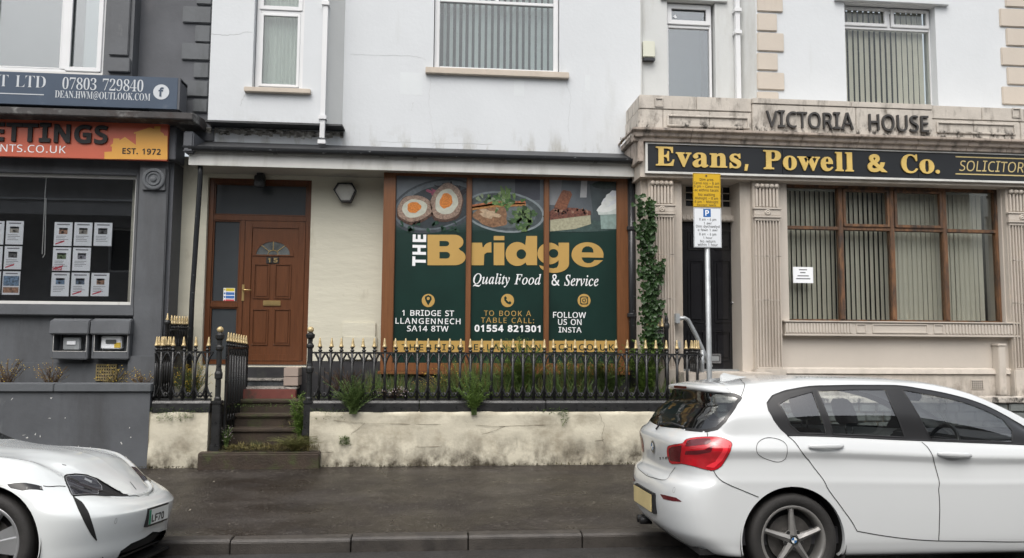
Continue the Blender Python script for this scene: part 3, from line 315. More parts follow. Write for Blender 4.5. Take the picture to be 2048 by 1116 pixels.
tF 162 -12 0,-11 5,4 7,10 11,14 18,18 29,52 154,54 164,52 175,45 179,34 181,35 186,168 186,160 142,155 142,154 157,152 165,148 170,142 174,133 176,95 176,87 174,85 172,80 159,66 103,90 103,103 105,108 107,117 114,127 130,132 130,114 63,109 63,110 76,109 82,105 90,94 94,64 94,46 28,45 13,47 10,54 6,68 5,67 0
tS 147 61 -4,49 -3,22 5,12 4,8 2,6 -3,1 -3,10 58,15 59,17 42,21 29,27 18,36 11,46 6,58 4,65 5,77 9,86 17,90 23,94 35,93 51,83 70,53 102,41 119,38 126,35 141,38 159,47 173,53 179,61 184,69 187,79 189,97 190,109 188,112 186,123 183,129 183,135 189,140 189,132 135,128 135,123 160,118 170,111 176,103 180,93 181,76 178,65 167,62 150,62 145,64 139,75 122,105 90,114 78,119 65,120 51,117 31,113 23,107 15,92 3,82 -1
tu 146 18 -3,13 -3,9 -1,4 5,2 10,2 23,21 94,22 109,21 112,19 113,11 115,5 115,6 120,19 121,48 127,51 126,51 120,28 43,24 26,25 17,27 14,32 13,37 14,50 22,57 28,71 46,91 81,101 109,104 124,125 124,99 23,99 16,101 14,104 13,110 15,117 22,126 34,130 30,116 11,103 0,89 -3,81 -2,77 3,75 11,77 24,88 61,75 41,51 13,40 4,29 -1
ta 137 20 -3,8 0,3 4,-2 17,-3 26,-2 40,2 55,7 70,15 85,36 110,48 119,61 125,73 127,83 125,90 120,93 112,96 124,117 124,92 36,89 22,89 16,91 14,93 14,98 16,113 32,117 29,103 11,90 0,78 -3,72 -2,68 2,67 9,71 30,76 47,57 19,48 9,39 2,29 -2|33 13,41 16,51 23,61 35,78 64,84 80,88 103,86 112,81 118,74 120,57 114,49 106,35 84,27 63,23 49,21 35,23 20,26 15
tl 69 13 -3,9 -3,1 3,-1 13,5 40,41 173,39 180,29 183,23 183,24 188,65 195,68 194,69 192,23 27,22 20,24 14,27 14,33 16,40 22,49 33,53 29,46 19,31 5,18 -2
ti 71 49 157,39 161,35 171,39 181,45 185,52 185,59 181,63 171,59 161|13 -3,6 -2,1 3,0 14,3 30,5 34,24 106,20 113,7 115,8 120,35 123,49 127,52 125,52 119,25 31,23 21,24 16,29 13,35 15,43 22,52 34,56 30,41 11,27 0
tt 75 13 -3,6 -2,2 3,0 13,26 113,8 113,9 119,25 125,40 138,54 157,60 157,50 122,73 122,71 113,48 113,24 21,24 15,29 12,41 21,50 32,54 27,40 10,26 0
ty 108 -17 -61,-25 -60,-29 -56,-31 -47,-28 -42,-19 -39,-14 -40,-10 -43,-3 -44,1 -42,14 -28,32 -3,12 98,10 103,1 113,-10 115,-9 120,3 121,25 127,28 124,36 95,49 23,74 63,84 82,87 91,86 98,75 109,74 112,75 121,79 125,90 126,96 122,98 118,100 109,98 96,92 81,75 49,65 32,35 -13,22 -30,-2 -55,-13 -61
to 140 42 -3,30 -2,19 2,10 9,4 18,0 28,-2 41,-1 51,6 71,17 90,25 99,33 107,51 119,71 126,81 127,93 125,104 121,113 115,120 106,124 95,125 73,120 55,104 29,81 9,69 2,55 -2|45 5,52 5,59 8,73 19,79 26,94 52,100 72,102 91,99 107,92 116,79 120,70 118,62 114,53 107,45 98,31 73,26 59,23 46,22 33,23 25,28 12,38 5
td 142 24 -3,16 -2,9 1,4 5,-3 20,-3 38,2 57,6 67,24 96,40 111,52 120,65 125,77 127,86 126,93 122,97 117,110 169,110 177,109 179,105 181,93 182,95 187,105 188,135 195,138 194,138 189,93 18,96 13,100 12,106 14,122 32,127 29,112 11,99 0,87 -3,79 -2,75 3,73 11,76 31,81 45,62 18,53 9,44 2,35 -2|36 11,46 14,56 22,71 41,80 57,91 89,93 104,91 113,89 116,83 120,70 119,53 107,44 97,30 71,21 43,20 31,22 20,25 16,28 13
te 115 35 -3,16 2,8 8,-1 27,-2 39,-1 48,1 57,8 75,18 92,25 100,32 107,53 121,65 125,78 127,92 124,97 121,100 117,103 106,101 95,94 85,83 76,68 68,48 61,24 57,23 50,23 39,25 23,34 13,48 10,61 13,74 20,88 33,92 28,75 11,66 5,46 -2|26 63,56 72,67 80,75 88,80 98,82 109,81 114,77 118,72 119,66 118,61 116,49 107,43 100,33 83,29 74
tr 89 -5 0,21 92,22 99,21 110,5 114,6 119,32 123,47 127,50 125,36 72,55 102,71 120,83 127,92 123,95 113,93 104,91 101,87 98,80 96,74 97,70 101,68 107,47 80,30 44,16 0
tv 119 24 -3,20 77,16 103,11 111,6 114,-2 114,-1 120,18 123,28 126,32 126,36 121,39 104,44 23,59 39,77 61,95 89,96 97,85 110,84 113,85 121,87 124,96 127,103 125,109 115,109 110,104 90,89 65,64 34,30 -3
tc 119 40 -3,28 -2,18 2,10 9,4 18,1 30,0 52,5 70,13 87,19 95,33 109,41 114,53 121,66 125,80 127,94 124,100 121,106 112,107 107,105 99,100 93,93 91,87 93,83 96,82 105,84 110,88 114,88 116,87 118,79 120,60 115,44 100,37 90,31 78,27 66,25 54,24 33,30 18,36 13,42 10,49 9,63 12,77 20,91 33,95 28,77 11,58 0""".split('\n'):
    GLYPHS[_l[:2]] = (int(_l[3:].split(' ', 1)[0])/400, [[tuple(int(v)/400 for v in p.split()) for p in c.split(',')] for c in _l[3:].split(' ', 1)[1].split('|')])
def _clean(c):
    o = []
    for p in c:
        if not o or abs(p[0]-o[-1][0])+abs(p[1]-o[-1][1]) > .008: o.append(p)
    while len(o) > 3 and abs(o[0][0]-o[-1][0])+abs(o[0][1]-o[-1][1]) <= .008: o.pop()
    return o
for _k in GLYPHS: GLYPHS[_k] = (GLYPHS[_k][0], [_clean(c) for c in GLYPHS[_k][1]])
_e = lambda x, y: ((x-1141)/70, (534.5-y)/70)
GLYPHS['xe'] = (.95, [[_e(*p) for p in [(1206.5, 515), (1162.5, 515), (1164, 520), (1168, 524.5), (1174, 526.5), (1181, 526), (1186, 523), (1188, 520), (1206, 520)]+[(1174.5+32.5*math.cos(a), 509.5+25*math.sin(a)) for a in np.linspace(.62, 2*math.pi-.02, 44)]],
    [_e(*p) for p in [(1162.5, 505), (1186.5, 505), (1186, 499.5), (1183, 495), (1177, 492.5), (1171, 493), (1166, 496), (1163.5, 500)]]])
_v = GLYPHS['sv']; GLYPHS['sw'] = (_v[0]*1.62, _v[1]+[[(a+_v[0]*.64, b) for a, b in c] for c in _v[1]])
def _area(p): return sum(p[i-1][0]*p[i][1]-p[i][0]*p[i-1][1] for i in range(len(p)))/2
def _inside(pt, p):
    x, y = pt; c = False
    for i in range(len(p)):
        (x1, y1), (x2, y2) = p[i-1], p[i]
        if (y1 > y) != (y2 > y) and x < (x2-x1)*(y-y1)/(y2-y1)+x1: c = not c
    return c
_GC = {}
def _glyph(fk, bold):
    """one baked letter outline, filled (and fattened by bold) as a flat mesh"""
    if (fk, bold) in _GC: return _GC[fk, bold]
    cu = bpy.data.curves.new('outline', 'CURVE'); cu.dimensions = '2D'; cu.fill_mode = 'FRONT'; cu.offset = bold
    if fk == 'sw' and GLYPHS[fk][0] > 0:      # two overlapping v strokes, filled one after the other
        (va, fa), k = _glyph('sv', bold), GLYPHS['sv'][0]*.64
        n = len(va); _GC[fk, bold] = (va+[(a+k, b) for a, b in va], fa+[tuple(i+n for i in f) for f in fa]); return _GC[fk, bold]
    for c in GLYPHS[fk][1]:
        sp = cu.splines.new('POLY'); sp.points.add(len(c)-1); sp.use_cyclic_u = True
        for k, p in enumerate(c): sp.points[k].co = (p[0], p[1], 0, 1)
    ob = bpy.data.objects.new('outline', cu); C.objects.link(ob); dg = bpy.context.evaluated_depsgraph_get(); me = bpy.data.meshes.new_from_object(ob.evaluated_get(dg))
    vv = [(v.co.x, v.co.y) for v in me.vertices]; ff = [tuple(q.vertices) for q in me.polygons]
    bpy.data.objects.remove(ob); bpy.data.curves.remove(cu); bpy.data.meshes.remove(me)
    _GC[fk, bold] = (vv, ff); return vv, ff
def glyphs(s, font='i', bold=0.0, shear=0.0, spacing=1.0):
    """baked letter outlines -> list of letters, each a list of (verts2d, faces, [])"""
    x = 0.0; out = []
    for ch in s:
        if ch == ' ': x += .26*spacing; continue
        fk = font+ch if font+ch in GLYPHS else 'i'+ch
        vv, ff = _glyph(fk, bold); out.append([([(p[0]+x+shear*p[1], p[1]) for p in vv], ff, [])]); x += (GLYPHS[fk][0]+2*bold)*spacing
    return out
def lettering(s, rect, y, m, parent, depth=.0, name='lettering', split=False, rot=False, **kw):
    """rect = (X0, X1, Z0, Z1) box the inked text fills, front face on the plane y, depth = thickness towards +y"""
    g = glyphs(s, **kw); pts = [p for l in g for vv, ff, st in l for q in [vv]+st for p in q]
    ax0, ax1, ay0, ay1 = min(p[0] for p in pts), max(p[0] for p in pts), min(p[1] for p in pts), max(p[1] for p in pts)
    X0, X1, Z0, Z1 = rect
    if rot: tr = lambda p: (X1-(p[1]-ay0)/(ay1-ay0)*(X1-X0), Z0+(p[0]-ax0)/(ax1-ax0)*(Z1-Z0))
    else: tr = lambda p: (X0+(p[0]-ax0)/(ax1-ax0)*(X1-X0), Z0+(p[1]-ay0)/(ay1-ay0)*(Z1-Z0))
    objs = []; mb = MB()
    for letter in g:
        for li, (vv, ff, st) in enumerate(letter):
            yy = y+.0004*li; P2 = [tr(p) for p in vv]; n = len(mb.v); mb.v += [(x, yy, z) for x, z in P2]; nf = len(mb.f)
            for f in ff:
                a = sum(P2[f[i-1]][0]*P2[f[i]][1]-P2[f[i]][0]*P2[f[i-1]][1] for i in range(len(f)))
                if abs(a) < 1e-12: continue
                f = f if a > 0 else f[::-1]; mb.f.append(tuple(n+i for i in f))
            if depth:
                ec = {(f[i-1], f[i]) for f in mb.f[nf:] for i in range(len(f))}
                k = len(mb.v); mb.v += [(v[0], y+depth, v[2]) for v in mb.v[n:k]]
                for (a, b) in ec:
                    if (b, a) not in ec: mb.f.append((b, a, a-n+k, b-n+k))
            for k, q in enumerate(st):
                Q = [tr(p) for p in q]; o_ = .0002+.00015*(k % 4); n = len(mb.v)
                if sum(Q[i-1][0]*Q[i][1]-Q[i][0]*Q[i-1][1] for i in range(4)) < 0: Q = Q[::-1]
                mb.v += [(x, yy-o_, z) for x, z in Q]; mb.f.append((n, n+1, n+2, n+3))
                if depth: mb.v += [(x, y+depth, z) for x, z in Q]; mb.f += [(n+(i+1) % 4, n+i, n+4+i, n+4+(i+1) % 4) for i in range(4)]
        if split: objs.append(mb.build(name, m, parent)); mb = MB()
    if not split: objs.append(mb.build(name, m, parent, kind='stuff' if len(g) > 1 else None))
    return objs
def ellipse(cx, cz, rx, rz, n=28, rot=0, wob=0, seed=0):
    rnd = random.Random(seed); ph = [rnd.random()*6.28 for _ in range(4)]; out = []
    for i in range(n):
        a = 2*math.pi*i/n; k = 1+wob*(math.sin(3*a+ph[0])+math.sin(5*a+ph[1])*.7+math.sin(8*a+ph[2])*.5)
        x, z = rx*k*math.cos(a), rz*k*math.sin(a); out.append((cx+x*math.cos(rot)-z*math.sin(rot), cz+x*math.sin(rot)+z*math.cos(rot)))
    return out
# ================================================================ materials of the place
STREAK = (1.4, 1.4, .25)
M = dict(
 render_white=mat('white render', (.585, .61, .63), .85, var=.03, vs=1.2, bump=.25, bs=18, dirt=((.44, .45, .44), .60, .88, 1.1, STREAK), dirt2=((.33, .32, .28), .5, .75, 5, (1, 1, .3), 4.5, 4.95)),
 render_shade=mat('aged white render shaded', (.53, .545, .54), .85, var=.04, vs=1.5, bump=.2, bs=20, dirt=((.36, .35, .32), .5, .85, 1.6, STREAK)),  # streaked, darker copy of the white render, shade put into its colour
 cream=mat('cream painted roughcast', (.58, .56, .46), .8, var=.07, vs=1.6, bump=.6, bs=9, dirt=((.30, .26, .18), .60, .85, 2.2, (1.2, 1.2, .5)), stretch=(.5, 1, 1.6)),
 grey=mat('slate grey masonry paint', (.085, .091, .100), .62, var=.14, vs=2.2, bump=.3, bs=14, dirt=((.045, .046, .048), .5, .8, 1.3, STREAK), dirt2=((.16, .165, .17), .62, .8, 4, (1, 1, .6))),
 grey_dark=mat('dark grey wall paint', (.082, .087, .098), .7, var=.16, vs=1.6, bump=.3, bs=12, dirt=((.13, .13, .14), .58, .85, 1.2, (1, 1, .5))),
 grey_light=mat('grey quoin paint', (.098, .106, .115), .65, var=.12, vs=2.6, bump=.25, bs=16, dirt=((.045, .05, .05), .55, .8, 2.5, STREAK)),
 cornice_dirty=mat('weathered cornice', (.055, .052, .052), .8, var=.25, vs=3, bump=.6, bs=25, dirt=((.26, .26, .25), .52, .66, 3.0, (1, 1, 1.4)), dirt2=((.035, .022, .018), .52, .7, 5, None)),
 stone=mat('painted sandstone', (.50, .452, .395), .8, var=.07, vs=1.8, bump=.3, bs=22, dirt=((.30, .25, .20), .5, .85, 2.0, STREAK), dirt2=((.62, .52, .42), .58, .8, 1.4, None)),
 stone_lower=mat('smooth pinkish stone paint', (.505, .46, .405), .75, var=.05, vs=1.2, bump=.2, bs=14, dirt=((.27, .23, .18), .58, .9, 1.6, STREAK), dirt2=((.12, .10, .075), .44, .8, 6, (1, 1, .5), .95, 1.4)),
 stone_stained=mat('stained parapet stone', (.50, .462, .41), .85, var=.12, vs=3, bump=.5, bs=30, dirt=((.10, .085, .07), .52, .74, 5.5, (1, 1, .35)), dirt2=((.045, .04, .035), .50, .66, 9, (1, 1, .7), 4.80, 4.99)),
 cornice_stone=mat('stained cornice stone', (.40, .34, .29), .85, var=.12, vs=3, bump=.5, bs=30, dirt=((.09, .08, .07), .48, .72, 7, (1, 1, .5))),
 quoin=mat('beige painted quoin', (.51, .458, .395), .75, var=.04, vs=2, bump=.2, bs=22, dirt=((.36, .31, .25), .6, .9, 2, STREAK)),
 upvc=mat('white upvc', (.66, .67, .68), .32, var=.02, spec=.5, dirt=((.45, .44, .40), .66, .9, 3, STREAK)),
 upvc_dull=mat('aged white paint', (.58, .58, .56), .5, var=.05, dirt=((.28, .27, .24), .55, .85, 3, STREAK)),
 sill=mat('beige sill paint', (.50, .44, .37), .7, var=.08, vs=6, bump=.2, dirt=((.25, .22, .18), .6, .8, 8, None)),
 fascia=mat('white fascia board', (.62, .62, .59), .45, var=.05, dirt=((.30, .29, .25), .5, .85, 2.5, (1, 1, .3))),
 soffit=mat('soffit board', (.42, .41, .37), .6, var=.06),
 gutter=mat('black gutter', (.022, .024, .027), .32, var=.2, vs=8, dirt=((.22, .23, .24), .63, .68, 9, (1, 1, 3))),
 flashing=mat('bitumen flashing', (.035, .037, .04), .55, var=.25, vs=6, bump=.3, bs=25),
 slate_ledge=mat('broken mortar ledge', (.33, .32, .29), .9, var=.3, vs=8, bump=.9, bs=30, dirt=((.60, .60, .58), .5, .6, 9, (1, 1, 2)), dirt2=((.05, .045, .04), .5, .62, 7, (1, 1, 2))),
 black_iron=mat('black painted iron', (.016, .0165, .017), .36, var=.25, vs=9, bump=.35, bs=60, dirt=((.05, .045, .035), .6, .85, 7, None), rv=.12),
 gold=mat('gold paint', (.48, .37, .19), .45, metal=.30, var=.2, vs=30, dirt=((.70, .60, .42), .55, .7, 40, None)),
 brown_door=mat('brown woodgrain door', (.108, .040, .016), .32, var=.22, vs=5, stretch=(9, 9, .6), bump=.08, bs=30),
 orange_wood=mat('golden oak frame', (.165, .066, .024), .40, var=.18, vs=5, stretch=(9, 9, .5), bump=.08, bs=30),
 old_wood=mat('worn varnished timber', (.16, .078, .036), .6, var=.4, vs=6, stretch=(5, 5, .7), bump=.3, bs=30, dirt=((.045, .032, .025), .42, .66, 5, (2, 2, .6)), dirt2=((.30, .17, .08), .58, .78, 5, (3, 3, .5))),
 black_gloss=mat('black gloss door paint', (.012, .012, .014), .22, var=.2, bump=.05, bs=20, coat=.3),
 dark_plinth=mat('black masonry plinth', (.022, .022, .025), .6, var=.25, vs=3, bump=.4, bs=20, dirt=((.06, .06, .05), .55, .8, 4, None)),
 brass=mat('brass', (.62, .45, .20), .3, metal=.8, var=.1),
 steel=mat('galvanised steel', (.36, .38, .39), .5, metal=.55, var=.18, vs=6, bump=.1, bs=40, dirt=((.20, .20, .19), .55, .8, 5, STREAK)),
 chrome=mat('satin chrome', (.55, .55, .56), .25, metal=.9, var=.05),
 paper=mat('white paper', (.86, .88, .90), .6, var=.03),
 ink=mat('black print', (.012, .012, .012), .5, var=0),
 room=mat('dim room interior', (.045, .047, .05), .9, var=.2, vs=1.2),
 room_mid=mat('grey office interior', (.085, .09, .09), .9, var=.15, vs=1),
 blind=mat('cream blind fabric', (.62, .58, .50), .8, var=.05, vs=4),
 blind_white=mat('white blind fabric', (.72, .75, .74), .8, var=.05, vs=4),
 net=mat('cream net curtain', (.62, .63, .56), .9, var=.10, vs=3, stretch=(6, 1, .15)),
 frosted=mat('grey obscured glass', (.055, .062, .068), .16, var=.12, vs=1.5, spec=.7),
 gpane=glass('window glass', (.95, .97, .96), .015), gpane_up=glass('reflective window glass', (.88, .92, .92), .07, bump=.12),
 gshop=glass('shop window glass', (.96, .97, .98), .07, bump=.06), gsky=glass('sky reflecting window glass', (.88, .92, .93), .20, bump=.10),
)
white_txt = mat('white vinyl lettering', (.80, .81, .82), .5, var=0)
# ================================================================ ground
ROAD0, KERBY, SLOPE = 4.9, 6.85, .070
def road_z(y): return 0.0 if y < ROAD0 else -(min(y, KERBY)-ROAD0)*SLOPE
KZ = -.014; PAVE_E = 10.14; PZ1 = .065
def pave_z(y): return KZ+(y-KERBY-.14)/(PAVE_E-KERBY-.14)*(PZ1-KZ)
XL, XR = -60.0, 60.0
M['asphalt'] = mat('wet road asphalt', (.035, .034, .033), .42, var=.22, vs=2, bump=1.0, bs=60, rv=.14, dirt=((.055, .05, .045), .5, .75, 30, None))
M['pave'] = mat('wet brown tarmac', (.0185, .0145, .0118), .40, var=.20, vs=.9, bump=1.2, bs=45, rv=.20, dirt=((.046, .040, .035), .48, .70, 1.6, (.5, 1, 1)), dirt2=((.12, .108, .095), .57, .68, 30, None))
M['kerb'] = mat('wet kerb concrete', (.052, .046, .040), .55, var=.25, vs=4, bump=.5, bs=70, dirt=((.025, .022, .02), .45, .7, 5, (1, 1, 1)))
M['soil'] = mat('garden soil', (.028, .022, .016), .95, var=.35, vs=12, bump=1, bs=40, dirt=((.05, .06, .02), .5, .65, 6, None))
mb = MB()
ys = [-60, -12, -6.6, -2, 2, ROAD0, 6.0, KERBY+.01]
for a, b in zip(ys[:-1], ys[1:]):
    mb.quad((XL, a, road_z(a)), (XR, a, road_z(a)), (XR, b, road_z(b)), (XL, b, road_z(b)))
mb.build('road', M['asphalt'], kind='structure')
mb = MB(); nx = 100
for i in range(nx):
    x0, x1 = XL+(XR-XL)*i/nx, XL+(XR-XL)*(i+1)/nx
    for a, b in ((KERBY+.14, 8.4), (8.4, 9.4), (9.4, PAVE_E+.3)):
        mb.quad((x0, a, pave_z(a)-.004), (x1, a, pave_z(a)-.004), (x1, b, pave_z(b)-.004), (x0, b, pave_z(b)-.004))
pv = mb.build('pavement', M['pave'], kind='structure')
kerb = bpy.data.objects.new('kerb', None); C.objects.link(kerb); kerb['kind'] = 'structure'
_ks = []
ref = [XX(p, 1090, KERBY) for p in (460, 703, 935, 1165)]; kl = (ref[3]-ref[0])/3
x = ref[0]-kl*12
rk = random.Random(3)
while x < 14:
    b = MB(); g = .006; dz = rk.uniform(-.005, .005); dy = rk.uniform(-.006, .006)
    b.prof([(KERBY+dy, road_z(KERBY)-.1), (KERBY+.145+dy, road_z(KERBY)-.1), (KERBY+.145+dy, KZ+dz+.004), (KERBY+.022+dy, KZ+dz), (KERBY+dy, KZ-.022+dz)], x+g, x+kl-g)
    b.build('kerb_stone', M['kerb'], kerb, bevel=.005); x += kl
mb = MB()
mb.box(-10, XX(436, 850, 10.5), 10.35, 11.3, -.3, .80).box(XX(616, 850, 10.5), 3.4, 10.35, 11.3, -.3, .80); mb.build('garden_bed', M['soil'], kind='structure')
mb = MB(); mb.box(-40, 40, 20, 60, -.1, -.02); mb.build('back_ground', M['soil'], kind='structure')
# ================================================================ small builders
def upvc_window(name, parent, rect, y, frame=.055, m=None, glassm=None, cuts=(), depth=.07, bar=.05):
    """rect=(x0,x1,z0,z1); cuts = list of sub-panes (x0,x1,z0,z1,'c' casement|'f' fixed)"""
    m = m or M['upvc']; x0, x1, z0, z1 = rect
    f = MB().ring(x0, x1, z0, z1, y, y+depth, frame)
    for c in cuts:
        if c[0] == 'h': f.box(x0+frame, x1-frame, y+.002, y+depth-.002, c[1]-bar/2, c[1]+bar/2)
        else: f.box(c[1]-bar/2, c[1]+bar/2, y+.003, y+depth-.003, c[2], c[3])
    o = f.build(name, m, parent, bevel=.006)
    return o
def pane(parent, x0, x1, z0, z1, y, m, name='pane'):
    return MB().box(x0, x1, y, y+.006, z0, z1).build(name, m, parent)
def sash(parent, x0, x1, z0, z1, y, w=.045, d=.03, m=None):
    return MB().ring(x0, x1, z0, z1, y, y+d, w).build('sash', m or M['upvc'], parent, bevel=.005)
def slats(parent, x0, x1, z0, z1, y, pitch, width, ang, m, closed_from=None, ang2=.25, jitter=.05, seed=1):
    r = random.Random(seed); proto = None; n = int((x1-x0)/pitch)
    for i in range(n):
        cx = x0+(i+.5)*pitch; a = ang if closed_from is None or cx < closed_from else ang2
        a += r.uniform(-jitter, jitter); ca, sa = math.cos(a)*width/2, math.sin(a)*width/2
        if proto is None:
            b = MB(); h = width/2
            b.v = [(-h, 0, z0), (0, .006, z0), (h, 0, z0), (h, 0, z1), (0, .006, z1), (-h, 0, z1), (-h, .002, z0), (0, .008, z0), (h, .002, z0), (h, .002, z1), (0, .008, z1), (-h, .002, z1)]
            b.f = [(0, 1, 4, 5), (1, 2, 3, 4), (7, 6, 11, 10), (8, 7, 10, 9), (0, 5, 11, 6), (2, 8, 9, 3)]
            o = b.build('slat', m); proto = o
        else: o = dup(proto)
        off = Vector(root_of(parent).get('at') or (0, 0, 0)) if parent else Vector((0, 0, 0))
        o.parent = parent; base = Vector((0, 0, 0))
        # parent part already carries -offset, so its children live in world coordinates
        o.location = (cx, y, 0); o.rotation_euler = (0, 0, a)
def chain_parent(o, p): o.parent = p
def room(parent, x0, x1, z0, z1, y0, y1, m, name='room_interior'):
    b = MB(); b.quad((x0,y1,z0),(x1,y1,z0),(x1,y1,z1),(x0,y1,z1)); b.quad((x0,y0,z0),(x0,y1,z0),(x0,y1,z1),(x0,y0,z1)); b.quad((x1,y1,z0),(x1,y0,z0),(x1,y0,z1),(x1,y1,z1))
    b.quad((x0,y0,z0),(x1,y0,z0),(x1,y1,z0),(x0,y1,z0)); b.quad((x0,y1,z1),(x1,y1,z1),(x1,y0,z1),(x0,y0,z1)); return b.build(name, m, parent)
TOPZ = 7.6
def wall_cracks(parent, y, lines, m, w=.006, seed=1):
    r = random.Random(seed)
    for pts in lines:
        P_ = [W(a, c, y) for a, c in pts]; Q = []; b = MB()
        for (a, c), (d, e) in zip(P_[:-1], P_[1:]):
            for k in range(6): f = k/6; Q.append((a+(d-a)*f+r.uniform(-.010, .010), c+(e-c)*f+r.uniform(-.008, .008)))
        Q.append(P_[-1])
        for i in range(len(Q)-1):
            (a, c), (d, e) = Q[i], Q[i+1]; l = math.hypot(d-a, e-c) or 1; wz = w*r.uniform(.3, .9); nx_, nz_ = -(e-c)/l*wz/2, (d-a)/l*wz/2
            b.prism([(a+nx_, c+nz_), (d+nx_, e+nz_), (d-nx_, e-nz_), (a-nx_, c-nz_)], y-.0016, y-.0004)
        b.build('hairline_crack', m, parent)
# ================================================================ MIDDLE HOUSE
YM, YP, YC, YCAN, YBAY = 11.15, 10.88, 11.35, 10.75, 10.95
house = thing('terraced_house', 'white rendered terraced house with brown door, oak bay window and low lean-to canopy', 'house', (0, 11.3, 1.0))
xl, xr_ = XX(420, 120, YP), XX(1281, 120, YM)
x_pr0, x_pr1 = XX(653, 120, YP), XX(688, 120, YM)
zbot = ZZ(540, 244, YP)
zcan_top = ZZ(830, 301, YM-.05)
# windows of the upper floor
w1 = R(508, -60, 608, 183, YP); w2 = R(868, -60, 1119, 147, YM)
hb = MB().wall(x_pr1, xr_, zcan_top-.12, TOPZ, YM, YM+.35, [(w2[0], w2[1], w2[2], w2[3])]); hb.wall(xl, x_pr1, zcan_top-.12, zbot+.02, YM, YM+.30); hb.build('wall', M['render_white'], house)
pb = MB().wall(xl, x_pr0, zbot, TOPZ, YP, YM+.35, [(w1[0], w1[1], w1[2], w1[3])]); pb.build('projecting_wall', M['render_white'], house, bevel=.004)
rb = MB(); n = 0
rb.v = [(x_pr0, YP, zbot), (x_pr1, YM, zbot), (x_pr1, YM, TOPZ), (x_pr0, YP, TOPZ), (x_pr0, YM, zbot), (x_pr0, YM, TOPZ)]
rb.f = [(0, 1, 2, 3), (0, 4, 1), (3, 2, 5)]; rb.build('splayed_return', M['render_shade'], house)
lb = MB(); rr = random.Random(5)      # crumbling ledge under the projecting wall
_lx = np.linspace(xl-.12, x_pr1+.02, 40)
for a, b in zip(_lx[:-1], _lx[1:]):
    d = rr.uniform(.02, .06); zt = zbot-.03+rr.uniform(-.01, .01)-.0*(a-xl); zb_ = zt-rr.uniform(.05, .10)
    lb.prof([(YM-d, zt-.03), (YM, zt-.03+.02), (YM, zb_-.03), (YM-d*.55, zb_+.01)], a, b)
lb.build('broken_ledge', M['slate_ledge'], house)
MB().box(xl-.03, x_pr1+.04, YP-.01, YM, zbot-.028, zbot-.002).build('dark_underside', M['flashing'], house)  # thin dark board closing the underside of the projecting wall
# small upper window (net curtain) and sill
_hc = mat('hairline crack shade', (.46, .475, .48), .9, var=.1)
wall_cracks(house, YM, [[(862, 158), (857, 200), (862, 240), (868, 275), (876, 300)], [(1130, 160), (1142, 195), (1136, 240), (1139, 285)], [(700, 108), (745, 110), (830, 112), (852, 120)], [(745, 283), (860, 286), (985, 288)], [(862, 300), (866, 292), (874, 288)], [(826, 205), (824, 222)]], _hc)
wall_cracks(house, YP, [[(423, 68), (455, 70), (480, 68), (490, 63), (505, 65)], [(489, 190), (484, 200), (480, 212)]], _hc, .008)
pt_ = mat('repair patch paint', (.60, .63, .645), .7, var=.03, vs=3)
for a in ((800, 145, 845, 190), (1028, 160, 1048, 192), (1170, 150, 1180, 182)): r_ = R(*a, YM); MB().box(r_[0], r_[1], YM-.0012, YM+.001, r_[2], r_[3]).build('repair_patch', pt_, house)
def win_small():
    x0, x1, z0, z1 = w1; y = YP+.10; tz = ZZ(558, 24, y)
    f = upvc_window('window', house, (x0+.01, x1-.01, z0+.04, z1), y, .06, cuts=[('h', tz)])
    sash(f, x0+.07, x1-.07, z0+.10, tz-.027, y-.012, .04); sash(f, x0+.045, x1-.045, tz+.027, z1-.07, y-.014, .06)
    pane(f, x0+.11, x1-.11, z0+.14, tz-.067, y+.008, M['gpane_up']); pane(f, x0+.105, x1-.105, tz+.087, z1-.13, y+.007, M['gpane_up'])
    b = MB(); nn = 26                      # pleated net curtain
    for i in range(nn):
        a0, a1 = x0+(x1-x0)*i/nn, x0+(x1-x0)*(i+1)/nn; d0, d1 = (.015 if i % 2 else 0), (0 if i % 2 else .015)
        b.quad((a0, y+.12+d0, z0), (a1, y+.12+d1, z0), (a1, y+.12+d1, z1), (a0, y+.12+d0, z1))
    b.build('net_curtain', M['net'], f, smooth=True)
    s = R(488, 180, 621, 189.5, YP-.05); MB().box(s[0], s[1], YP-.07, YP+.12, z0-.035, z0+.035).build('window_sill', M['sill'], house, bevel=.008)
    room(f, x0, x1, z0, z1, y+.2, y+.3, M['room_mid'])
win_small()
def win_big():
    x0, x1, z0, z1 = w2; y = YM+.07; tz = ZZ(993, 5, y)
    f = upvc_window('window', house, (x0+.01, x1-.01, z0+.03, z1), y, .075, cuts=[('h', tz), ('v', (x0+x1)/2, tz, z1-.07)])
    pane(f, x0+.08, x1-.08, z0+.10, tz-.02, y+.03, M['gpane_up']); pane(f, x0+.08, x1-.08, tz+.03, z1-.07, y+.031, M['gpane_up'])
    slats(f, x0+.02, x1-.02, z0+.06, z1, y+.16, .098, .089, -.98, M['blind_white'], jitter=.08, seed=4)
    s = R(851, 141, 1138, 157, YM-.05); MB().box(s[0], s[1], YM-.07, YM+.1, z0-.055, z0+.04).build('window_sill', M['sill'], house, bevel=.008)
    room(f, x0, x1, z0, z1, y+.2, y+1.6, M['room_mid'])
win_big()
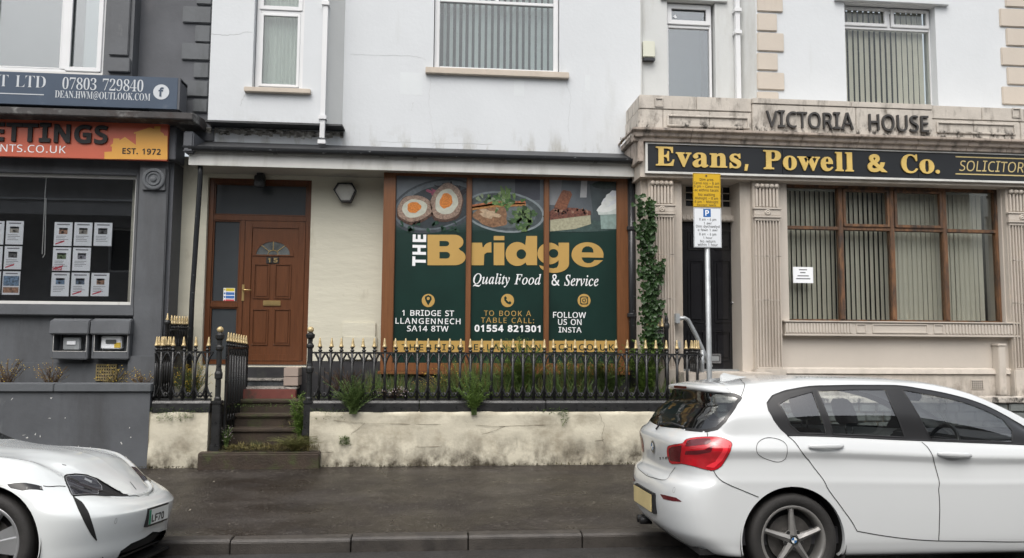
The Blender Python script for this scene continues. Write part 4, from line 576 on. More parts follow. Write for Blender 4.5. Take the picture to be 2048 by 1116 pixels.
# ground floor of the house: cream wall, door, bay
zc_soff = ZZ(500, 336, YCAN)+.03
door = R(412, 357, 620, 728, YC+.06); door = (door[0], door[1], 1.335, door[3]-.01)
xcl = XX(345, 500, YC); bay0, bay1 = XX(762, 500, YBAY), XX(1258, 500, YBAY)
cb = MB().wall(xcl-.6, bay0+.04, .75, zc_soff+.25, YC, YC+.3, [(door[0], door[1], door[2]-.02, door[3])]); cb.build('lower_wall', M['cream'], house)
MB().wall(bay0+.04, bay1+.9, .75, zc_soff+.25, YC, YC+.3, [(bay0+.1, bay1-.1, 1.35, zc_soff+.1)]).build('inner_wall', M['cream'], house)
MB().box(door[1]+.01, bay0, YC-.03, YC+.02, .70, ZZ(690, 722, YC)).build('plinth', M['dark_plinth'], house)
# canopy
cx0, cx1 = XX(378, 300, YCAN), XX(1287, 320, YCAN)
zf0, zf1 = ZZ(830, 342, YCAN), ZZ(830, 322, YCAN)     # fascia
zg0, zg1 = ZZ(830, 324, YCAN), ZZ(830, 308, YCAN)
MB().box(cx0, cx1, YCAN, YCAN+.022, zf0, zg1).build('fascia_board', M['fascia'], house, bevel=.003)
MB().box(cx0+.01, cx1, YCAN+.022, YC+.02, zf0+.012, zf0+.03).build('soffit', M['soffit'], house)
MB().prof([(YCAN-.02, zg1+.012), (YCAN-.02, zg1+.03), (YM+.01, zcan_top+.06), (YM+.01, zcan_top+.0)], cx0-.02, cx1+.01).build('canopy_roof', M['flashing'], house)
g = MB()
for i in range(12):                   # half round gutter made of an arc section
    a0, a1 = math.pi+math.pi*i/12, math.pi+math.pi*(i+1)/12; r_ = .062; cy, cz = YCAN-.066, zg1-.005
    p = lambda a, r: (cy+r*math.cos(a), cz+r*math.sin(a)*1.05)
    q = [p(a0, r_), p(a1, r_), p(a1, r_-.006), p(a0, r_-.006)]
    g.prof(q[::-1], cx0-.05, cx1+.06)
gut = g.build('gutter', M['gutter'], house)
for px in (383, 551, 764, 830, 1005, 1190): 
    xx = XX(px, 310, YCAN-.06); b = MB()
    for i in range(12):
        a0, a1 = math.pi+math.pi*i/12, math.pi+math.pi*(i+1)/12; p = lambda a, r: (YCAN-.066+r*math.cos(a), zg1-.005+r*math.sin(a)*1.05)
        b.prof([p(a0, .069), p(a1, .069), p(a1, .0625), p(a0, .0625)][::-1], xx-.03, xx+.03)
    b.build('gutter_bracket', M['gutter'], house)
# downpipes
def pipe(name, label, pts, r, m, collars=(), square=False, loc=None):
    t = thing(name, label, 'downpipe', loc or pts[-1])
    MB().tube(pts, r, 8 if not square else 4).build('pipe', m, t, smooth=not square)
    for c in collars:
        if square: MB().box(c[0]-r*1.15, c[0]+r*1.15, c[1]-r*1.15, c[1]+r*1.15, c[2]-.03, c[2]+.03).build('collar', m, t, bevel=.004)
        else: MB().lathe((c[0], c[1], c[2]-.03), [(r*1.25, 0), (r*1.3, .01), (r*1.3, .05), (r*1.25, .06)], 12).build('collar', m, t)
    return t
xd = XX(650, 120, YP); 
pipe('downpipe', 'square white downpipe down the corner of the projecting upper wall', [(xd, YP-.045, TOPZ), (xd, YP-.045, zbot-.02), (xd-.005, YM-.30, zbot-.22), (xd-.005, YM-.30, zcan_top+.12)], .048, M['upvc'], [(xd, YP-.045, ZZ(650, 236, YP-.05)), (xd-.005, YM-.30, ZZ(645, 285, YM-.3)), (xd, YP-.045, 6.6)], True)
xa = XX(398, 340, YCAN+.03)
pipe('downpipe', 'thin black downpipe between the grey shop and the brown front door', [(xa, YCAN+.08, zf0+.02), (xa, YCAN+.10, zf0-.1), (XX(384, 600, YC-.25), YC-.25, ZZ(384, 600, YC-.25)), (XX(381, 690, YC-.25), YC-.25, .9)], .035, M['gutter'], [(XX(392, 480, YC-.25)+.0, YC-.35, ZZ(392, 480, YC-.25))][:0])
xb = XX(1264, 500, YBAY-.05)
pipe('downpipe', 'wide black downpipe at the right side of the printed bay window', [(xb, YBAY-.02, zf0), (xb+.01, YBAY-.03, .9)], .055, M['gutter'], [(xb, YBAY-.02, 3.4), (xb, YBAY-.025, 2.1)])
# door
def front_door():
    x0, x1, z0, z1 = door; y = YC+.06; bm = M['brown_door']
    d = MB().ring(x0, x1, z0, z1, y, y+.08, .075, .075, .05)
    zt = ZZ(520, 437, y); d.box(x0+.075, x1-.075, y+.001, y+.079, zt-.035, zt+.045)          # transom
    xs = XX(481, 600, y); d.box(xs-.035, xs+.03, y+.002, y+.078, z0+.05, zt-.035)              # mullion
    zm = ZZ(447, 609, y); d.box(x0+.075, xs-.035, y+.003, y+.077, zm-.04, zm+.035)
    o = d.build('door_frame', bm, house, bevel=.006)
    for r in ((x0+.075, x1-.075, zt+.045, z1-.075), (x0+.075, xs-.035, zm+.035, zt-.035), (x0+.075, xs-.035, z0+.05, zm-.04)):
        pane(o, *r, y+.04, M['frosted']); sash(o, *r, y+.015, .02, .02, bm)
    lx0, lx1, lz0, lz1 = xs+.03, x1-.075, z0+.052, zt-.037
    leaf = MB().box(lx0+.004, lx1-.004, y+.012, y+.06, lz0, lz1-.003).build('front_door', bm, house)
    ring = MB().ring(lx0+.006, lx1-.006, lz0+.002, lz1-.005, y-.004, y+.012, .10); ring.build('door_stile', bm, leaf, bevel=.006)
    def panel(px0, py0, px1, py1):
        r = R(px0, py0, px1, py1, y)
        MB().ring(*r, y-.002, y+.012, .016).build('panel_moulding', bm, leaf, bevel=.004)
        MB().box(r[0]+.03, r[1]-.03, y+.004, y+.012, r[2]+.03, r[3]-.03).build('door_panel', bm, leaf, bevel=.005)
    panel(507, 528, 539, 597); panel(549, 528, 582, 597); panel(503, 618, 536, 690); panel(547, 618, 580, 690)
    c = W(546, 512, y); rO, rI = .30, .245
    arch = [(c[0]+rO*math.cos(a), c[1]+rO*.82*math.sin(a)) for a in np.linspace(0, math.pi, 17)]
    inn = [(c[0]+rI*math.cos(a), c[1]+.02+rI*.80*math.sin(a)) for a in np.linspace(0, math.pi, 17)]
    b = MB()
    for i in range(16): b.prism([arch[i], arch[i+1], inn[i+1], inn[i]], y-.002, y+.012)
    b.prism([arch[0], inn[0], inn[-1], arch[-1]], y-.002, y+.012); b.build('fanlight_frame', bm, leaf)
    MB().prism(inn, y+.006, y+.012).build('fanlight', mat('leaded fanlight glass', (.10, .11, .11), .15, var=.5, vs=9), leaf)
    b = MB()
    for a in (math.pi/4, math.pi/2, 3*math.pi/4): b.tube([(c[0]+.07*math.cos(a), y+.004, c[1]+.02+.06*math.sin(a)), (c[0]+rI*math.cos(a), y+.004, c[1]+.02+rI*.8*math.sin(a))], .006, 4)
    k = [(c[0]+.075*math.cos(a), y+.004, c[1]+.02+.07*math.sin(a)) for a in np.linspace(0, math.pi, 9)]; b.tube(k, .006, 4); b.build('glazing_bar', M['brass'], leaf)
    for ch, px in (('1', 538.5), ('5', 551.5)):
        r = R(px-6, 514, px+6, 527, y); p = MB().box(r[0], r[1], y-.006, y+.012, r[2], r[3]).build('number_plate', M['ink'], leaf, bevel=.004)
        q = R(px-(2.5 if ch == '1' else 4), 516, px+(2.5 if ch == '1' else 4), 525, y); lettering(ch, q, y-.010, M['brass'], leaf, depth=.004, name='digit', bold=.02)
    r = R(526, 601, 561, 611.5, y); MB().box(*r[:2], y-.006, y+.012, *r[2:]).build('letter_plate', M['brass'], leaf, bevel=.006)
    MB().box(r[0]+.03, r[1]-.03, y-.009, y-.006, r[2]+.02, r[3]-.02).build('letter_flap', M['brass'], leaf, bevel=.004)
    r = R(484, 569, 489, 602, y); MB().box(*r[:2], y-.016, y-.004, *r[2:]).build('handle_plate', M['brass'], leaf, bevel=.004)
    h = W(487, 580, y); MB().tube([(h[0], y-.01, h[1]), (h[0], y-.06, h[1]), (h[0]+.03, y-.065, h[1]), (h[0]+.125, y-.06, h[1]-.004)], .010, 8).build('door_handle', M['brass'], leaf, smooth=True)
    # safety notice on the side light
    st = thing('safety_sticker', 'small yellow, blue and red safety notice stuck on the glass beside the front door', 'sticker', (XX(458, 590, y), y+.03, ZZ(458, 590, y)))
    r = R(446.5, 576, 469.5, 605, y+.03); MB().box(*r[:2], y+.033, y+.036, *r[2:]).build('sheet', M['paper'], st)
    hh = (r[3]-r[2]); cols = [((.62, .50, .03), .78, 1), ((.05, .16, .45), .52, .73), ((.05, .16, .45), .28, .49), ((.55, .07, .09), .03, .24)]
    for col, a, bb in cols: 
        MB().box(r[0]+.035, r[1]-.006, y+.0315, y+.033, r[2]+hh*a, r[2]+hh*bb-.004).build('band', mat('notice colour', col, .5, var=0), st)
        MB().prism(ellipse(r[0]+.018, r[2]+hh*(a+bb)/2, .012, .015, 10), y+.0315, y+.033).build('symbol', mat('notice symbol', col, .5, var=0), st)
    # flood light above door
    fl = thing('floodlight', 'small black floodlight under the canopy soffit above the front door', 'light', (XX(521, 352, YC-.1), YC-.1, zf0))
    cx = XX(521, 360, YC-.12); zz = ZZ(521, 372, YC-.12)
    MB().box(cx-.05, cx+.05, YC-.16, YC-.04, zf0-.05, zf0+.011).build('bracket', M['black_iron'], fl, bevel=.006); MB().box(cx-.075, cx+.075, YC-.2, YC-.10, zz-.02, zf0-.03).build('lamp_head', M['black_iron'], fl, bevel=.012)
front_door()
# lantern
def lantern():
    c = W(690, 384, YC-.06); la = thing('wall_lantern', 'hexagonal black framed wall lantern on the cream wall beside the door', 'lantern', (c[0], YC, c[1]))
    pts = [(676, 366), (705, 366.5), (713, 381), (702, 405), (682, 404.5), (667, 380)]
    o = [W(*p, YC-.08) for p in pts]; i_ = [(c[0]+(x-c[0])*.87, c[1]+(z-c[1])*.86) for x, z in o]; b = MB()
    for k in range(6): b.prism([o[k], o[(k+1) % 6], i_[(k+1) % 6], i_[k]], YC-.12, YC-.02)
    b.build('lantern_frame', M['black_iron'], la, bevel=.004)
    MB().prism(i_, YC-.10, YC-.03).build('lantern_glass', mat('milky lantern glass', (.48, .48, .44), .35, var=.1, vs=10), la, bevel=.01)
    MB().box(c[0]-.05, c[0]+.05, YC-.02, YC+.01, c[1]-.08, c[1]+.08).build('back_plate', M['black_iron'], la)
lantern()
def meter_cream():
    t = thing('wall_cabinet', 'cream painted meter cabinet low on the cream wall left of the bay', 'cabinet', (XX(718, 690, YC), YC, 1.4))
    r = R(684, 673, 752, 720, YC-.12); MB().box(*r[:2], YC-.05, YC, *r[2:]).build('cabinet_body', M['cream'], t, bevel=.008)
    r = R(684, 645, 751, 674, YC-.05); MB().prof([(YC-.04, r[2]), (YC, r[2]), (YC, r[3]), (YC-.03, r[3])], r[0], r[1]).build('cabinet_lid', M['cream'], t, bevel=.006)
meter_cream()
# ---------------------------------------------------------------- bay window
def bay():
    y = YBAY; x0, x1 = XX(764, 540, y), XX(1258, 540, y); z0 = ZZ(1010, 743, y); z1 = ZZ(1010, 352, y)
    ow = M['orange_wood']
    fr = MB(); pl = [(788, 932.5), (941.8, 1088.5), (1097.8, 1235)]
    PX_ = [(XX(a, 540, y), XX(b, 540, y)) for a, b in pl]; zb = ZZ(1010, 727, y); zt = ZZ(1010, 356, y)
    fr.box(x0, PX_[0][0], y, y+.09, z0, z1+.1); fr.box(PX_[2][1], x1, y, y+.09, z0, z1+.1)
    fr.box(PX_[0][0], PX_[2][1], y+.001, y+.089, z0, zb); fr.box(PX_[0][0], PX_[2][1], y+.001, y+.089, zt, z1+.1)
    f = fr.build('bay_window_frame', ow, house, bevel=.006)
    for k in (0, 1): MB().box(PX_[k][1], PX_[k+1][0], y-.004, y+.085, zb, zt).build('mullion', ow, f, bevel=.005)
    for a, b in PX_: sash(f, a-.012, b+.012, zb-.012, zt+.012, y+.012, .016, .02, ow)
    MB().box(x0-.03, x1+.02, y-.05, y+.10, z0-.045, z0).build('bay_sill', ow, f, bevel=.008)
    MB().box(x0+.02, x1, y+.02, YC+.05, .7, z0-.045).build('bay_plinth', M['dark_plinth'], house)
    MB().box(x0-.0, x0+.08, y+.09, YC+.02, z0, z1+.1).build('bay_side', M['brown_door'], house); MB().box(x1-.08, x1, y+.09, YC+.02, z0, z1+.1).build('bay_side', ow, house)
    # printed vinyl
    t = thing('window_graphic', 'dark green printed restaurant sign filling the three bay window panes', 'sign', ((x0+x1)/2, y, z0))
    green = mat('dark green print', (.006, .027, .021), .30, var=.25, vs=1.2, spec=.6); gold = mat('gold print', (.46, .29, .085), .4, var=.04); goldl = mat('brown gold print', (.26, .165, .06), .4, var=0)
    greyp = mat('blurred grey photo print', (.10, .115, .13), .3, var=.5, vs=1.1, spec=.6); dk = mat('dark slate photo print', (.035, .045, .055), .3, var=.4, vs=3)
    VY = y+.05
    L = [0]
    def lay(pts, m, k, name='print', lim=None):
        P_ = [W(a, b, VY) for a, b in pts]
        if lim is not None:
            lo, hi = PX_[lim]; P_ = clip(P_, lo, hi)
        if len(P_) > 2: MB().prism(P_, VY-.0012*k, VY-.0012*k+.0008).build(name, m, pans[lim if lim is not None else 0])
    def clip(P_, lo, hi):
        for s, v in ((1, lo), (-1, hi)):
            o = []
            for i in range(len(P_)):
                a, b = P_[i-1], P_[i]; ia, ib = s*(a[0]-v) >= 0, s*(b[0]-v) >= 0
                if ia != ib: k = (v-a[0])/(b[0]-a[0]); o.append((v, a[1]+k*(b[1]-a[1])))
                if ib: o.append(b)
            P_ = o
        return P_
    pans = [MB().box(a, b, VY, VY+.012, zb, zt).build('vinyl_panel', green, t) for a, b in PX_]
    # top photographs fade into the green in printed steps of noise
    for k, ((a, b), zf) in enumerate(zip(pl, (462, 456, 463))):
        n = 14; top = [(a-2, 351), (b+2, 351)]
        lay(top+[(b+2, 425), (a-2, 425)], greyp, 1, 'photo', k)
        for i in range(8):
            fr_ = (i+.5)/8; col = tuple((1-fr_)*p+fr_*q for p, q in zip((.07, .085, .095), (.006, .027, .021)))
            lay([(a-2, 425+i*5), (b+2, 425+i*5), (b+2, 430+i*5), (a-2, 430+i*5)], mat('photo tone', col, .3, var=.3, vs=2), 1, 'photo', k)
    P = lambda col, v=.2, s=14: mat('photo colour', col, .35, var=v, vs=s)
    E_ = lambda cx, cy, rx, ry, rot=0, wob=0, seed=0, n=30: ellipse(cx, cy, rx, ry, n, rot, wob, seed)
    # left: plate and halved scotch eggs
    lay(E_(872, 412, 92, 52, -.25), P((.045, .055, .065), .4), 2, lim=0); lay(E_(872, 411, 86, 47, -.25), P((.10, .12, .135), .3), 3, lim=0); lay(E_(876, 413, 76, 41, -.25), P((.028, .036, .042), .3), 4, lim=0)
    for i in range(5): lay(E_(893+i*6, 383+i*2, 22, 5, .5+i*.5, .15, i), P((.012, .010, .014), .3), 5, lim=0)
    lay(E_(868, 386, 13, 6, .5, .3, 2), P((.22, .05, .09), .5, 40), 6, lim=0)
    for (cx, cy, rx, ry, rot) in ((829, 417, 35, 26, -.15), (893, 404, 31, 37, .35)):
        lay(E_(cx, cy+3, rx+2, ry+3, rot, .04, 1), P((.065, .035, .025), .6, 30), 7, lim=0); lay(E_(cx, cy, rx, ry, rot, .03, 1), P((.24, .17, .13), .5, 45), 8, lim=0)
        lay(E_(cx, cy, rx*.72, ry*.70, rot, .03, 3), P((.44, .45, .38), .15), 9, lim=0); lay(E_(cx-1, cy-2, rx*.40, ry*.42, rot, .05, 4), P((.50, .17, .03), .4, 60), 10, lim=0)
    rr = random.Random(2)
    for i in range(22): lay(E_(815+rr.uniform(-15, 100), 452+rr.uniform(-7, 10), rr.uniform(3, 8), rr.uniform(1.5, 4), rr.uniform(0, 3), .3, i, 8), P((.016, .05, .03), .3), 7, lim=0)
    # middle: oval plate, toast, greens
    for k in (1,):
        lay([(1030, 351), (1080, 351), (1080, 400), (1030, 400)], P((.05, .055, .07), .3, 3), 2, lim=1)
        lay(E_(1008, 424, 82, 41, .12), P((.20, .235, .25), .2), 3, lim=1); lay(E_(1008, 424, 77, 37, .12), P((.055, .07, .075), .3), 4, lim=1); lay(E_(1008, 425, 64, 30, .12), P((.10, .12, .125), .4), 5, lim=1)
        lay(E_(983, 432, 34, 22, .1, .08, 6), P((.20, .11, .06), .5, 25), 6, lim=1); lay(E_(978, 428, 20, 8, .2, .2, 7), P((.40, .30, .20), .3, 25), 7, lim=1)
        for dx, dy in ((0, 0), (6, 4)): lay([(942, 410+dy), (985, 403+dy), (1050, 402+dy), (1052, 408+dy), (985, 411+dy), (942, 417+dy)], P((.34, .12+dy*.01, .05), .5, 40), 8, lim=1)
        for i in range(46): lay(E_(1005+rr.gauss(0, 17), 399+rr.gauss(0, 8), rr.uniform(3, 7), rr.uniform(2, 4), rr.uniform(0, 3), .3, i, 9), P(rr.choice([(.05, .12, .03), (.12, .20, .06), (.03, .07, .02), (.20, .25, .15)]), .3, 40), 9+.05*(i % 9), lim=1)
        for i in range(6): lay([(1004+i*3, 398), (1000+i*3.4, 372+i % 3*4), (1003+i*3.4, 372+i % 3*4), (1006+i*3, 398)], P((.12, .2, .06)), 9.6, lim=1)
        for i in range(40): lay(E_(1050+rr.gauss(0, 14), 437+rr.gauss(0, 11), rr.uniform(4, 9), rr.uniform(3, 6), rr.uniform(0, 3), .35, i+60, 10), P(rr.choice([(.05, .10, .035), (.10, .16, .06), (.025, .05, .02)]), .4, 40), 8+.05*(i % 9), lim=1)
    # right: cake slice, biscuit, cream
    lay([(1179, 368), (1236, 366), (1236, 432), (1186, 430)], P((.045, .06, .065), .4, 3), 2, lim=2); lay(E_(1210, 370, 26, 8), P((.02, .035, .03), .6, 20), 3, lim=2)
    lay([(1098, 351), (1125, 351), (1120, 410), (1098, 410)], P((.20, .21, .22), .2, 3), 2, lim=2); lay([(1163, 351), (1175, 351), (1173, 395), (1160, 395)], P((.40, .41, .42), .1), 2.2, lim=2)
    lay(E_(1150, 452, 100, 12), P((.045, .075, .07), .4), 3, lim=2)
    lay([(1100, 432), (1180, 424), (1182, 448), (1150, 458), (1100, 463)], P((.34, .33, .23), .25, 25), 4, lim=2)
    lay([(1098, 424), (1112, 414), (1150, 416), (1181, 422), (1182, 430), (1100, 440)], P((.13, .05, .035), .7, 40), 5, lim=2)
    for i in range(26): lay(E_(1098+rr.uniform(2, 82), 424+rr.uniform(-5, 7), rr.uniform(2, 5), rr.uniform(1.5, 3), rr.uniform(0, 3), .3, i, 7), P(rr.choice([(.20, .08, .05), (.06, .025, .02), (.28, .16, .11)])), 6, lim=2)
    bis = [(1108, 414), (1123, 383), (1127, 380), (1141, 383), (1144, 389), (1133, 417), (1120, 420)]; lay(bis, P((.19, .075, .04), .4, 40), 7, lim=2)
    lay([(1200, 425), (1236, 420), (1236, 458), (1202, 458)], P((.22, .30, .28), .2), 5, lim=2); lay([(1194, 420), (1236, 415), (1236, 428), (1197, 430)], P((.50, .55, .53), .1), 6, lim=2)
    for i, (cx, cy, rx, ry) in enumerate(((1215, 414, 21, 10), (1219, 403, 18, 9), (1222, 394, 13, 8), (1227, 387, 8, 6), (1211, 408, 9, 6))): lay(E_(cx, cy, rx, ry, -.3, .06, i), P((.62-.05*(i % 2), .65-.05*(i % 2), .64), .12, 8), 7+i*.5, lim=2)
    # gold band
    for k, (a, b) in enumerate(pl): lay([(a-2, 681.5), (b+2, 681.5), (b+2, 704), (a-2, 704)], gold, 2, 'gold_band', k)
    TXT = lambda s, box, m, **kw: lettering(s, R(*box, VY), VY-.0035, m, t, **kw)
    TXT('THE', (825, 469, 852, 532), white_txt, rot=True, bold=.035)
    TXT('e', (1143, 484.5, 1207, 534.5), gold, font='x')
    def Q(pts, m, k, lim=(0,)):
        for q in lim: lay(pts, m, k, 'letter_shape', q)
    arc = lambda cx, cy, rx, ry, a0, a1, n=9: [(cx+rx*math.cos(a), cy+ry*math.sin(a)) for a in np.linspace(math.radians(a0), math.radians(a1), n)]
    Q([(855, 469.5), (905, 469.5)]+arc(909, 484, 18, 14.5, -80, 62)+arc(910, 514.5, 21.5, 16, -62, 85)+[(900, 530.5), (855, 530.5)], gold, 5)
    Q([(879, 482)]+arc(892, 487.2, 6.5, 5.2, -90, 90, 7)+[(879, 492.5)], green, 6); Q([(879, 504)]+arc(893, 510.5, 7, 6.6, -90, 90, 7)+[(879, 517)], green, 6)
    Q([(941.8, 485.5), (964, 485.5), (965, 494)]+arc(982, 500, 16, 15.5, 200, 272, 6)+[(983, 505), (974, 505), (968.5, 509), (967.5, 530.5), (941.8, 530.5)], gold, 5, (1,))
    Q([(987.3, 472), (1008.6, 472), (1008.6, 480.5), (987.3, 480.5)], gold, 5, (1,)); Q([(987.3, 485.5), (1008.6, 485.5), (1008.6, 530.5), (987.3, 530.5)], gold, 5, (1,))
    Q(arc(1034.5, 508, 23.5, 24, 0, 352, 30), gold, 5, (1,)); Q([(1052.5, 472), (1074, 472), (1074, 530.5), (1053.5, 530.5), (1050, 522), (1050, 494)], gold, 5.8, (1,)); Q(arc(1042.5, 508.3, 9.6, 9.8, 0, 345, 18), green, 6.8, (1,))
    Q(arc(1098.5, 507, 23.8, 21.8, 0, 352, 30), gold, 5, (1, 2)); Q([(1117, 485.5), (1138, 485.5), (1138, 526)]+arc(1108, 528, 30, 18, 0, 172, 12)+[(1096, 535), (1106, 537), (1114, 535), (1117, 528)], gold, 5.8, (1, 2)); Q(arc(1107, 506.8, 9.4, 8.8, 0, 345, 18), green, 6.8, (1, 2))
    ser = dict(font='t', bold=.006)
    TXT('Quality Food', (946, 547, 1082, 575), white_txt, **ser); TXT('& Service', (1103, 549, 1197, 572), white_txt, **ser)
    b1 = .008
    TXT('1 BRIDGE ST', (804, 620, 908, 632), white_txt, bold=b1); TXT('LLANGENNECH', (791, 636, 921, 648), white_txt, bold=b1, spacing=1.1); TXT('SA14 8TW', (814, 651, 897, 663), white_txt, bold=b1)
    TXT('TO BOOK A', (968, 621, 1062, 632), gold, spacing=1.15); TXT('TABLE CALL:', (962, 635, 1068, 646), gold, spacing=1.15); TXT('01554 821301', (949, 650, 1081, 664), white_txt, bold=.03)
    TXT('FOLLOW', (1106, 624, 1172, 636), white_txt, bold=b1); TXT('US ON', (1116, 638, 1163, 650), white_txt, bold=b1); TXT('INSTA', (1117, 654, 1163, 665), white_txt, bold=b1)
    TXT('THEBRIDG', (803, 688, 927, 701), green, spacing=1.25, bold=.01); TXT('ELLANGENN', (948, 688, 1081, 701), green, spacing=1.25, bold=.01); TXT('ECH.CO.UK', (1104, 688, 1228, 701), green, spacing=1.25, bold=.01)
    for cx, kind in ((856.5, 'pin'), (1015, 'phone'), (1168, 'insta')):
        cy = 601; k = int((cx-788)//150) if cx < 1090 else 2; k = min(k, 2)
        lay(E_(cx, cy, 13, 13.2), gold, 3, 'icon_disc', k)
        if kind == 'pin':
            lay([(cx-7, cy-4), (cx-6, cy-8), (cx, cy-11), (cx+6, cy-8), (cx+7, cy-3), (cx+4, cy+3), (cx, cy+10), (cx-4, cy+3)], green, 4, 'icon', k); lay(E_(cx, cy-4, 3, 3.2), gold, 5, 'icon', k)
        if kind == 'phone': lay([(cx-7, cy-6), (cx-4, cy-9), (cx-1, cy-5), (cx-3, cy-2), (cx+2, cy+3), (cx+5, cy+1), (cx+8, cy+5), (cx+5, cy+8), (cx-1, cy+6), (cx-6, cy)], green, 4, 'icon', k)
        if kind == 'insta':
            for s_, m_, q in ((8, green, 4), (6.2, gold, 5)): lay([(cx-s_, cy-s_+2), (cx-s_+2, cy-s_), (cx+s_-2, cy-s_), (cx+s_, cy-s_+2), (cx+s_, cy+s_-2), (cx+s_-2, cy+s_), (cx-s_+2, cy+s_), (cx-s_, cy+s_-2)], m_, q, 'icon', k)
            lay(E_(cx, cy, 3.8, 3.9), green, 6, 'icon', k); lay(E_(cx, cy, 2.2, 2.3), gold, 7, 'icon', k); lay(E_(cx+4, cy-4, 1, 1), green, 6, 'icon', k)
bay()
# ================================================================ LEFT SHOP
def left_shop():
    YF, YW = 10.95, 11.0
    s = thing('estate_agent_shop', 'dark slate grey painted shop at the left with large display window and orange fascia', 'shop', (-6, 11, 0))
    s_x0 = -10.5; px1 = XX(333, 500, YF)
    win = R(-900, 335, 268, 604, YW); win = (s_x0+.8, win[1], win[2], win[3])
    ztop = ZZ(300, 322, YF)
    MB().wall(s_x0, XX(275, 500, YF)+.01, -.2, ztop+.8, YW, YW+.4, [win]).build('wall', M['grey'], s)
    # pilaster
    pa = XX(275, 500, YF); b = MB(); b.box(pa, px1, YF-.05, YC+.05, -.2, ztop+.02)
    p = b.build('pilaster', M['grey'], s, bevel=.012)
    b = MB().box(px1, px1+.05, YF+.02, YC+.05, -.2, ztop); b.build('pilaster_return', M['grey_dark'], s)
    r = R(286, 337, 335, 381, YF-.06); MB().box(r[0], r[1]-.02, YF-.085, YF-.05, r[2], r[3]).build('rosette_block', M['grey'], p, bevel=.006)
    c = ((r[0]+r[1])/2-.01, YF-.085, (r[2]+r[3])/2)
    MB().lathe(c, [(.155, .0), (.155, -.018), (.14, -.025), (.115, -.025), (.105, -.010), (.10, -.010), (.09, -.024), (.075, -.024), (.065, -.012), (.045, -.012), (.035, -.028), (.01, -.034)], 24, 'y').build('rosette', M['grey_light'], p, smooth=False)
    MB().box(pa-.0, px1+.03, YF-.11, YF+.1, ztop-.02, ztop+.055).build('pilaster_cap', M['grey'], p, bevel=.01)
    # white lined window frame
    x0, x1, z0, z1 = win
    fr = MB().ring(x0, x1, z0, z1, YW+.06, YW+.12, .035, .05, .045).build('shop_window', M['upvc_dull'], s, bevel=.004)
    MB().ring(x0-.04, x1+.045, z0-.05, z1+.03, YW-.018, YW+.06, .04).build('window_surround', M['grey'], fr, bevel=.008)
    pane(fr, x0+.035, x1-.035, z0+.045, z1-.05, YW+.085, M['gshop'])
    room(fr, x0, x1, z0, z1, YW+.12, YW+1.9, M['room'])
    MB().box(x0, x1, YW+.45, YW+.47, ZZ(130, 428, YW+.4), z1).build('roller_blind', mat('dark roller blind', (.05, .053, .058), .7, var=.1), fr)
    MB().box(x0, x1, YW+.40, YW+.43, ZZ(130, 400, YW+.4), ZZ(130, 396, YW+.4)).build('blind_rail', M['grey_light'], fr)
    ch = W(94, 334, YW+.2); c2 = W(84, 515, YW+.2); MB().tube([(ch[0], YW+.2, ch[1]), (ch[0]-.005, YW+.2, (ch[1]+c2[1])/2+.3), (c2[0], YW+.2, c2[1]+.05)], .006, 4).tube([(c2[0]+.01, YW+.2, (ch[1]+c2[1])/2+.2), (c2[0]+.035, YW+.2, c2[1]+.05), (c2[0]+.01, YW+.2, c2[1])], .006, 4).build('blind_cord', M['upvc_dull'], fr)
    l = R(0, 614, 271, 631, YW-.06); MB().box(s_x0, l[1], YW-.10, YW+.02, l[2], l[3]).build('window_ledge', M['grey'], s, bevel=.012)
    # ground skirting
    k = R(0, 725, 271, 760, YW); MB().box(s_x0, pa, YW-.05, YW, .3, k[3]).build('skirting', M['grey'], s, bevel=.01)
    k = R(272, 712, 345, 765, YF-.1); MB().box(pa-.02, px1+.02, YF-.11, YF, .3, k[3]).build('pilaster_base', M['grey'], p, bevel=.01)
    # frieze above the window and fascia box, cornice
    zc0, zc1 = ZZ(200, 237, 10.5), ZZ(200, 220, 10.5)
    MB().box(s_x0, XX(352, 290, YF-.13), YF-.13, YW+.2, ztop, zc0+.01).build('fascia_box', M['grey_dark'], s, bevel=.01)
    xc = XX(385, 240, 10.5)
    MB().prof([(YF-.13, zc0+.02), (10.62, zc0+.02), (10.56, zc0+.015), (10.50, zc0+.03), (10.50, zc1), (10.56, zc1+.02), (YW+.1, zc1+.07), (YW+.1, zc0+.02)], s_x0, xc).build('cornice', M['cornice_dirty'], s, bevel=.008)
    MB().box(xc-.16, xc-.02, 10.63, YW+.2, zc0-.40, zc0-.1).build('cornice_bracket', M['grey_dark'], s, bevel=.02)
    # orange fascia sign (its right end in view)
    sg = thing('fascia_sign', 'orange estate agent fascia sign with raised black letters and yellow rooftops', 'sign', (-5.5, 10.78, 4.4))
    r = R(-700, 240, 336.5, 319.5, 10.78); zt, zb = ZZ(168, 241, 10.76), ZZ(168, 317, 10.76); Y = 10.76
    org = mat('orange sign face', (.50, .105, .055), .4, var=.05); yel = mat('yellow sign print', (.66, .33, .055), .4, var=.03)
    MB().box(s_x0+.2, r[1], Y, Y+.06, zb, zt).build('sign_board', org, sg, bevel=.004)
    roofs = [(209, 318), (209, 304), (224, 303), (224, 292), (222, 294), (221, 291), (226, 287), (227, 277), (239, 277), (239, 281), (250, 274), (272, 290), (272, 267), (268, 268), (268, 265), (300, 255), (309, 258), (309, 253), (321, 253), (321, 263), (328, 268), (328, 271), (335, 272), (335, 319)]
    MB().prism([W(a, b, Y) for a, b in roofs][::-1], Y-.003, Y-.001).build('rooftop_print', yel, sg)
    bk = mat('raised black letter', (.008, .008, .009), .65, var=0)
    lettering('LETTINGS', (XX(-46, 265, Y), XX(217, 265, Y), ZZ(110, 286, Y), ZZ(110, 247, Y)), Y-.025, bk, sg, depth=.022, name='letter', split=True, bold=.03)
